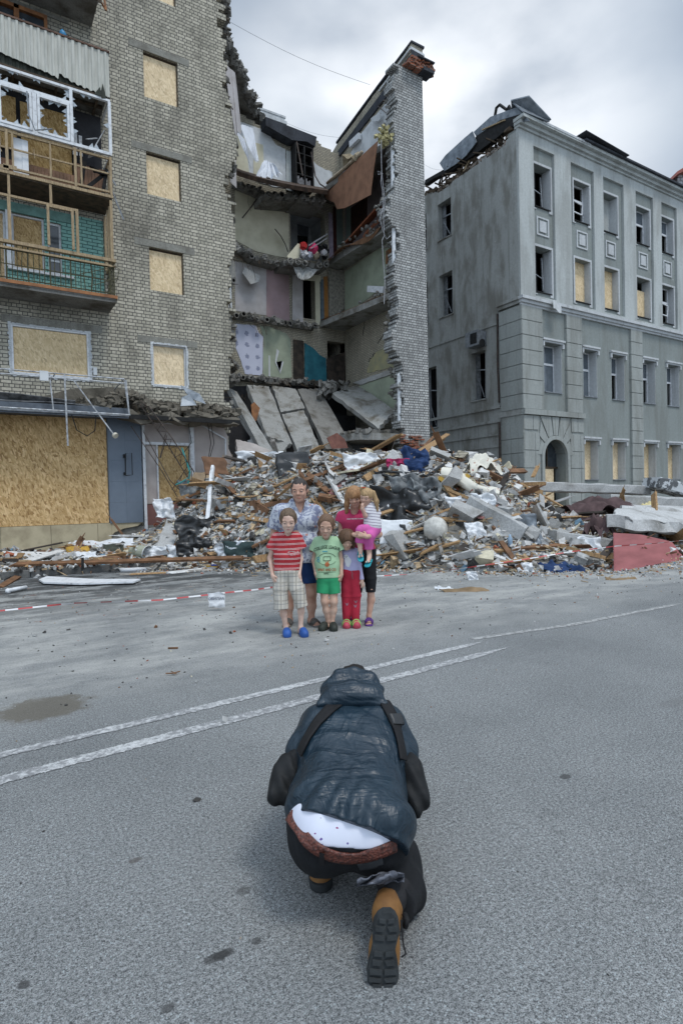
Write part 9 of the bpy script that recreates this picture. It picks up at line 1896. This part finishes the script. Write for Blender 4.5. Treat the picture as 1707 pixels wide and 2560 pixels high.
def ribbon(paths, target, w, th, mat, name, par, lift=.006, wob=0):
 bv = BVHTree.FromPolygons([v.co[:] for v in target.data.vertices], [q.vertices[:] for q in target.data.polygons]); P = []; Nn = []
 n = 44
 for i in range(n+1):
  k = i/n*(len(paths)-1); j = min(int(k), len(paths)-2); a = np.array(paths[j], float); b2 = np.array(paths[j+1], float); q = a+(b2-a)*(k-j)
  tgt = g(q[0], q[1], 2.0); d = tgt-CAML; d /= np.linalg.norm(d); h = bv.ray_cast(Vector(CAML), Vector(d))
  if h[0] is None: continue
  P.append(np.array(h[0])); Nn.append(np.array(h[1]))
 P = np.array(P); Nn = np.array(Nn)
 for _ in range(5):
  P[1:-1] = (P[:-2]+2*P[1:-1]+P[2:])/4; Nn[1:-1] = (Nn[:-2]+2*Nn[1:-1]+Nn[2:])/4
 mb = MB(); prev = None
 for i in range(len(P)):
  d = P[min(i+1, len(P)-1)]-P[max(i-1, 0)]; d /= np.linalg.norm(d); nn_ = Nn[i]/np.linalg.norm(Nn[i]); s_ = np.cross(d, nn_); c_ = P[i]+nn_*lift
  R_ = [c_+s_*w/2*e+nn_*th*(1 if k else -.8) for e, k in ((-1, 0), (1, 0), (1.0, 1), (.5, 1.25), (0, 1.3), (-.5, 1.25), (-1, 1))]
  if prev: mb.mesh([Vector(v) for v in prev+R_], [(k, (k+1) % 7, 7+(k+1) % 7, 7+k) for k in range(7)])
  prev = R_
 return mb.build(name, mat, par, smooth=True, origin=(0, 0, 0), uvs=False)
M_STRAP = simple('black_webbing', (0.010, 0.010, 0.011), 0.75, 0.3, 60, 0.001)
st1 = ribbon([(752, 1885), (768, 1850), (797, 1805), (830, 1770), (862, 1748), (900, 1738)], jk, .054, .004, M_STRAP, 'shoulder_strap', pho, .008)
st2 = ribbon([(905, 1738), (940, 1738), (962, 1760), (980, 1795), (992, 1835), (1000, 1870), (1004, 1900)], jk, .052, .004, M_STRAP, 'shoulder_strap', pho, .008)
st3 = ribbon([(982, 1790), (987, 1802), (991, 1815)], jk, .062, .008, simple('buckle_plastic', (0.03, 0.032, 0.034), 0.4), 'buckle', pho, .012)
m_, t, b = new_mat('braided_leather'); c = N(t, 'ShaderNodeTexCoord').outputs['Object']; vo = N(t, 'ShaderNodeTexVoronoi'); vo.inputs['Scale'].default_value = 110; t.links.new(c, vo.inputs['Vector'])
t.links.new(mix(t, vo.outputs['Distance'], (0.16, 0.045, 0.028), (0.03, 0.012, 0.01)), b.inputs['Base Color']); b.inputs['Roughness'].default_value = .5; bump(t, b, vo.outputs['Distance'], .8, .004)
bp = [(728, 2046), (742, 2072), (762, 2098), (790, 2122), (825, 2138), (862, 2146), (900, 2144), (940, 2134), (985, 2116)]
ribbon([(x, y-5) for x, y in bp], tr_, .042, .004, m_, 'belt', pho, .010)
for q in ((808, 2134),): ribbon([(q[0]-1, q[1]-12), (q[0]-2, q[1]+2), (q[0]-4, q[1]+18)], tr_, .016, .005, M_STRAP, 'belt_loop', pho, .016)
ribbon([(897, 2165), (925, 2161), (955, 2150)], tr_, .03, .003, simple('dark_patch', (0.035, 0.037, 0.04), 0.8), 'back_pocket', pho, .004)
for pts, rr, lb in (([(748, 1885, 2.42), (724, 1925, 2.36), (702, 1968, 2.32), (722, 1985, 2.30)], [.028, .050, .050, .040], 'black shoulder bag hanging at the left side of the kneeling photographer'), ([(1008, 1890, 2.42), (1028, 1930, 2.36), (1040, 1985, 2.30), (1038, 2020, 2.26)], [.028, .048, .048, .032], 'black shoulder bag hanging at the right side of the kneeling photographer')):
 S = SDF((-.5, -.3, .1), (.5, .6, .75), .007); S.chain([g(*q) for q in pts], rr, .03, sq=1.4); S.wrinkle(.010, 22, int(pts[0][0]), (1, 1, .4), ridge=True); S.F = S.F+(.004*np.sin(95*(S.ax[0][:, None, None]+S.ax[1][None, :, None]*.6)+2*np.sin(18*S.ax[2][None, None, :]))).astype(np.float32); S.plane(g(pts[2][0]-8 if pts[0][0] < 800 else pts[3][0], 2012 if pts[0][0] < 800 else 2044, 2.30), (-.25 if pts[0][0] < 800 else .3, -.2, -1)); S.plane(g(670 if pts[0][0] < 800 else 1070, 1980, 2.30), (-1 if pts[0][0] < 800 else 1, -.1, .28)); S.wrinkle(.003, 50, 3, (1.5, 1, .4)); V, Q = S.mesh(); o = obj_vq('shoulder_bag', V, Q, simple('black_canvas', (0.010, 0.011, 0.012), 0.7, 0.3, 12, 0.002), None); f.place(o); tag(o, lb, 'bag')
M_TAN = simple('tan_nubuck', (0.27, 0.135, 0.042), 0.75, 0.3, 9, 0.002, kind='Object', c2=(0.15, 0.072, 0.025)); M_SOLE = simple('dark_tread', (0.028, 0.032, 0.034), 0.8, 0.3, 20, kind='Object')
S = SDF((-.25, -.45, 0), (.35, .0, .42), .0048)
tq, hq = g(957, 2440, 1.86), g(966, 2312, 1.905); S.chain([tq, (tq+hq)/2+A_(0, .005, 0), hq], [.052, .045, .043], .02); S.ell(g(966, 2280, 1.92), (.042, .045, .05), None, .02); S.cone(g(967, 2280, 1.93), g(976, 2245, 1.975), .044, .050, .03, flat='b'); S.cone(tq+A_(0, .05, .0), g(970, 2330, 2.02), .05, .045, .03)
S.plane(g(957, 2400, 1.795), (0, -1, .15)); S.wrinkle(.0025, 45, 8); V, Q = S.mesh(); bt = obj_vq('boot', V, Q, M_TAN, pho)
prof = [(2283, 968, 10), (2292, 967, 22), (2308, 966, 31), (2330, 965, 34), (2352, 962, 31), (2372, 960, 28), (2392, 959, 31), (2415, 958, 37), (2438, 957, 40), (2455, 956, 38), (2466, 956, 28)]
def sdep(y): return 1.835-(y-2283)/183*.055
L_ = [g(x-w, y, sdep(y)) for y, x, w in prof]; R__ = [g(x+w, y, sdep(y)) for y, x, w in prof][::-1]
mb = MB(); mb.prism([Vector(v) for v in L_+R__], Vector((0, .028, 0)))
for i in range(1, len(prof)-1):
 (y0, x0, w0), (y1, x1, w1) = prof[i], prof[min(i+1, len(prof)-1)]
 if i in (4,): continue
 yc = (y0+y1)/2; xc = (x0+x1)/2; w = min(w0, w1)-3; hgt = (y1-y0)*.55
 for k in (-1, 1):
  P4 = [(xc+k*3, yc-hgt*.5+2), (xc+k*w, yc-hgt*.5-3+2), (xc+k*w, yc+hgt*.5-1), (xc+k*(3 if i % 2 else 8), yc+hgt*.5+1)]
  mb.prism([Vector(g(a, b_, sdep(b_)-.001)) for a, b_ in P4], Vector((0, -.008, 0)))
mb.build('sole', M_SOLE, bt, origin=(0, 0, 0), uvs=False)
mb = MB(); mb.tube([g(1002, 2300, 1.86), g(1008, 2360, 1.83), g(1014, 2385, 1.80), g(1004, 2392, 1.79)], .003, 5); mb.tube([g(1010, 2285, 1.9), g(1018, 2300, 1.88), g(1012, 2318, 1.88)], .010, 5); mb.build('lace', M_STRAP, bt, smooth=True, origin=(0, 0, 0), uvs=False)
S = SDF((-.25, -.1, 0), (.1, .42, .25), .0048); hl = g(803, 2222, 2.25); S.chain([g(803, 2205, 2.26), g(802, 2150, 2.28)], [.043, .041], .02, flat='b'); S.chain([g(803, 2212, 2.26), g(803, 2212, 2.26)+A_(-.02, .17, -.005)], [.040, .045], .02); S.plane((0, 0, .028), (0, 0, -1)); S.wrinkle(.002, 45, 2); V, Q = S.mesh(); bl = obj_vq('boot', V, Q, M_TAN, pho)
S = SDF((-.25, -.1, 0), (.1, .42, .08), .0048); q0 = hl.copy(); q0[2] = .02; S.chain([q0, q0+A_(-.02, .19, 0)], [.046, .05], .01); S.plane((0, 0, .034), (0, 0, 1)); S.plane((0, 0, .002), (0, 0, -1)); V, Q = S.mesh(); obj_vq('sole', V, Q, M_SOLE, bl)
mb = MB(); c_ = g(945, 2205, 1.93)
mb.grid(lambda u_, v_: Vector(g(892+118*u_, 2202-22*math.sin(2.2*u_)+34*v_*(.4+u_*(1.25-u_)), 1.95-.03*math.sin(9*u_+5*v_)))+Vector((0, 0, .010*fnoise(u_*7, v_*6))), 26, 10, .003)
mb.build('torn_lining', simple('grey_denim_lining', (0.16, 0.17, 0.20), 0.9, 0.35, 40, kind='Object', c2=(0.05, 0.055, 0.07)), pho, smooth=True, origin=(0, 0, 0), uvs=False)
S = SDF((-.1, -.4, .05), (.35, .1, .45), .005); S.cone(g(973, 2262, 1.95), g(990, 2218, 2.02), .046, .064, .02, flat='ab'); V, Q = S.mesh(); obj_vq('sock_cuff', V, Q, simple('dark_sock', (0.02, 0.02, 0.022), 0.9, 0.3, 30), pho)
cm = empty('handheld_camera', tuple(aD(884, 1800, 2.98)), 'black camera held up in front of the kneeling photographer', 'camera')
mb = MB(); q = aD(884, 1800, 2.98); mb.beam(q-LX*.07, q+LX*.07, .08, .10); mb.build('camera_body', M_STRAP, cm); mb = MB(); mb.tube([q, q+LY*.12], .04, 14); mb.build('lens', M_STRAP, cm)
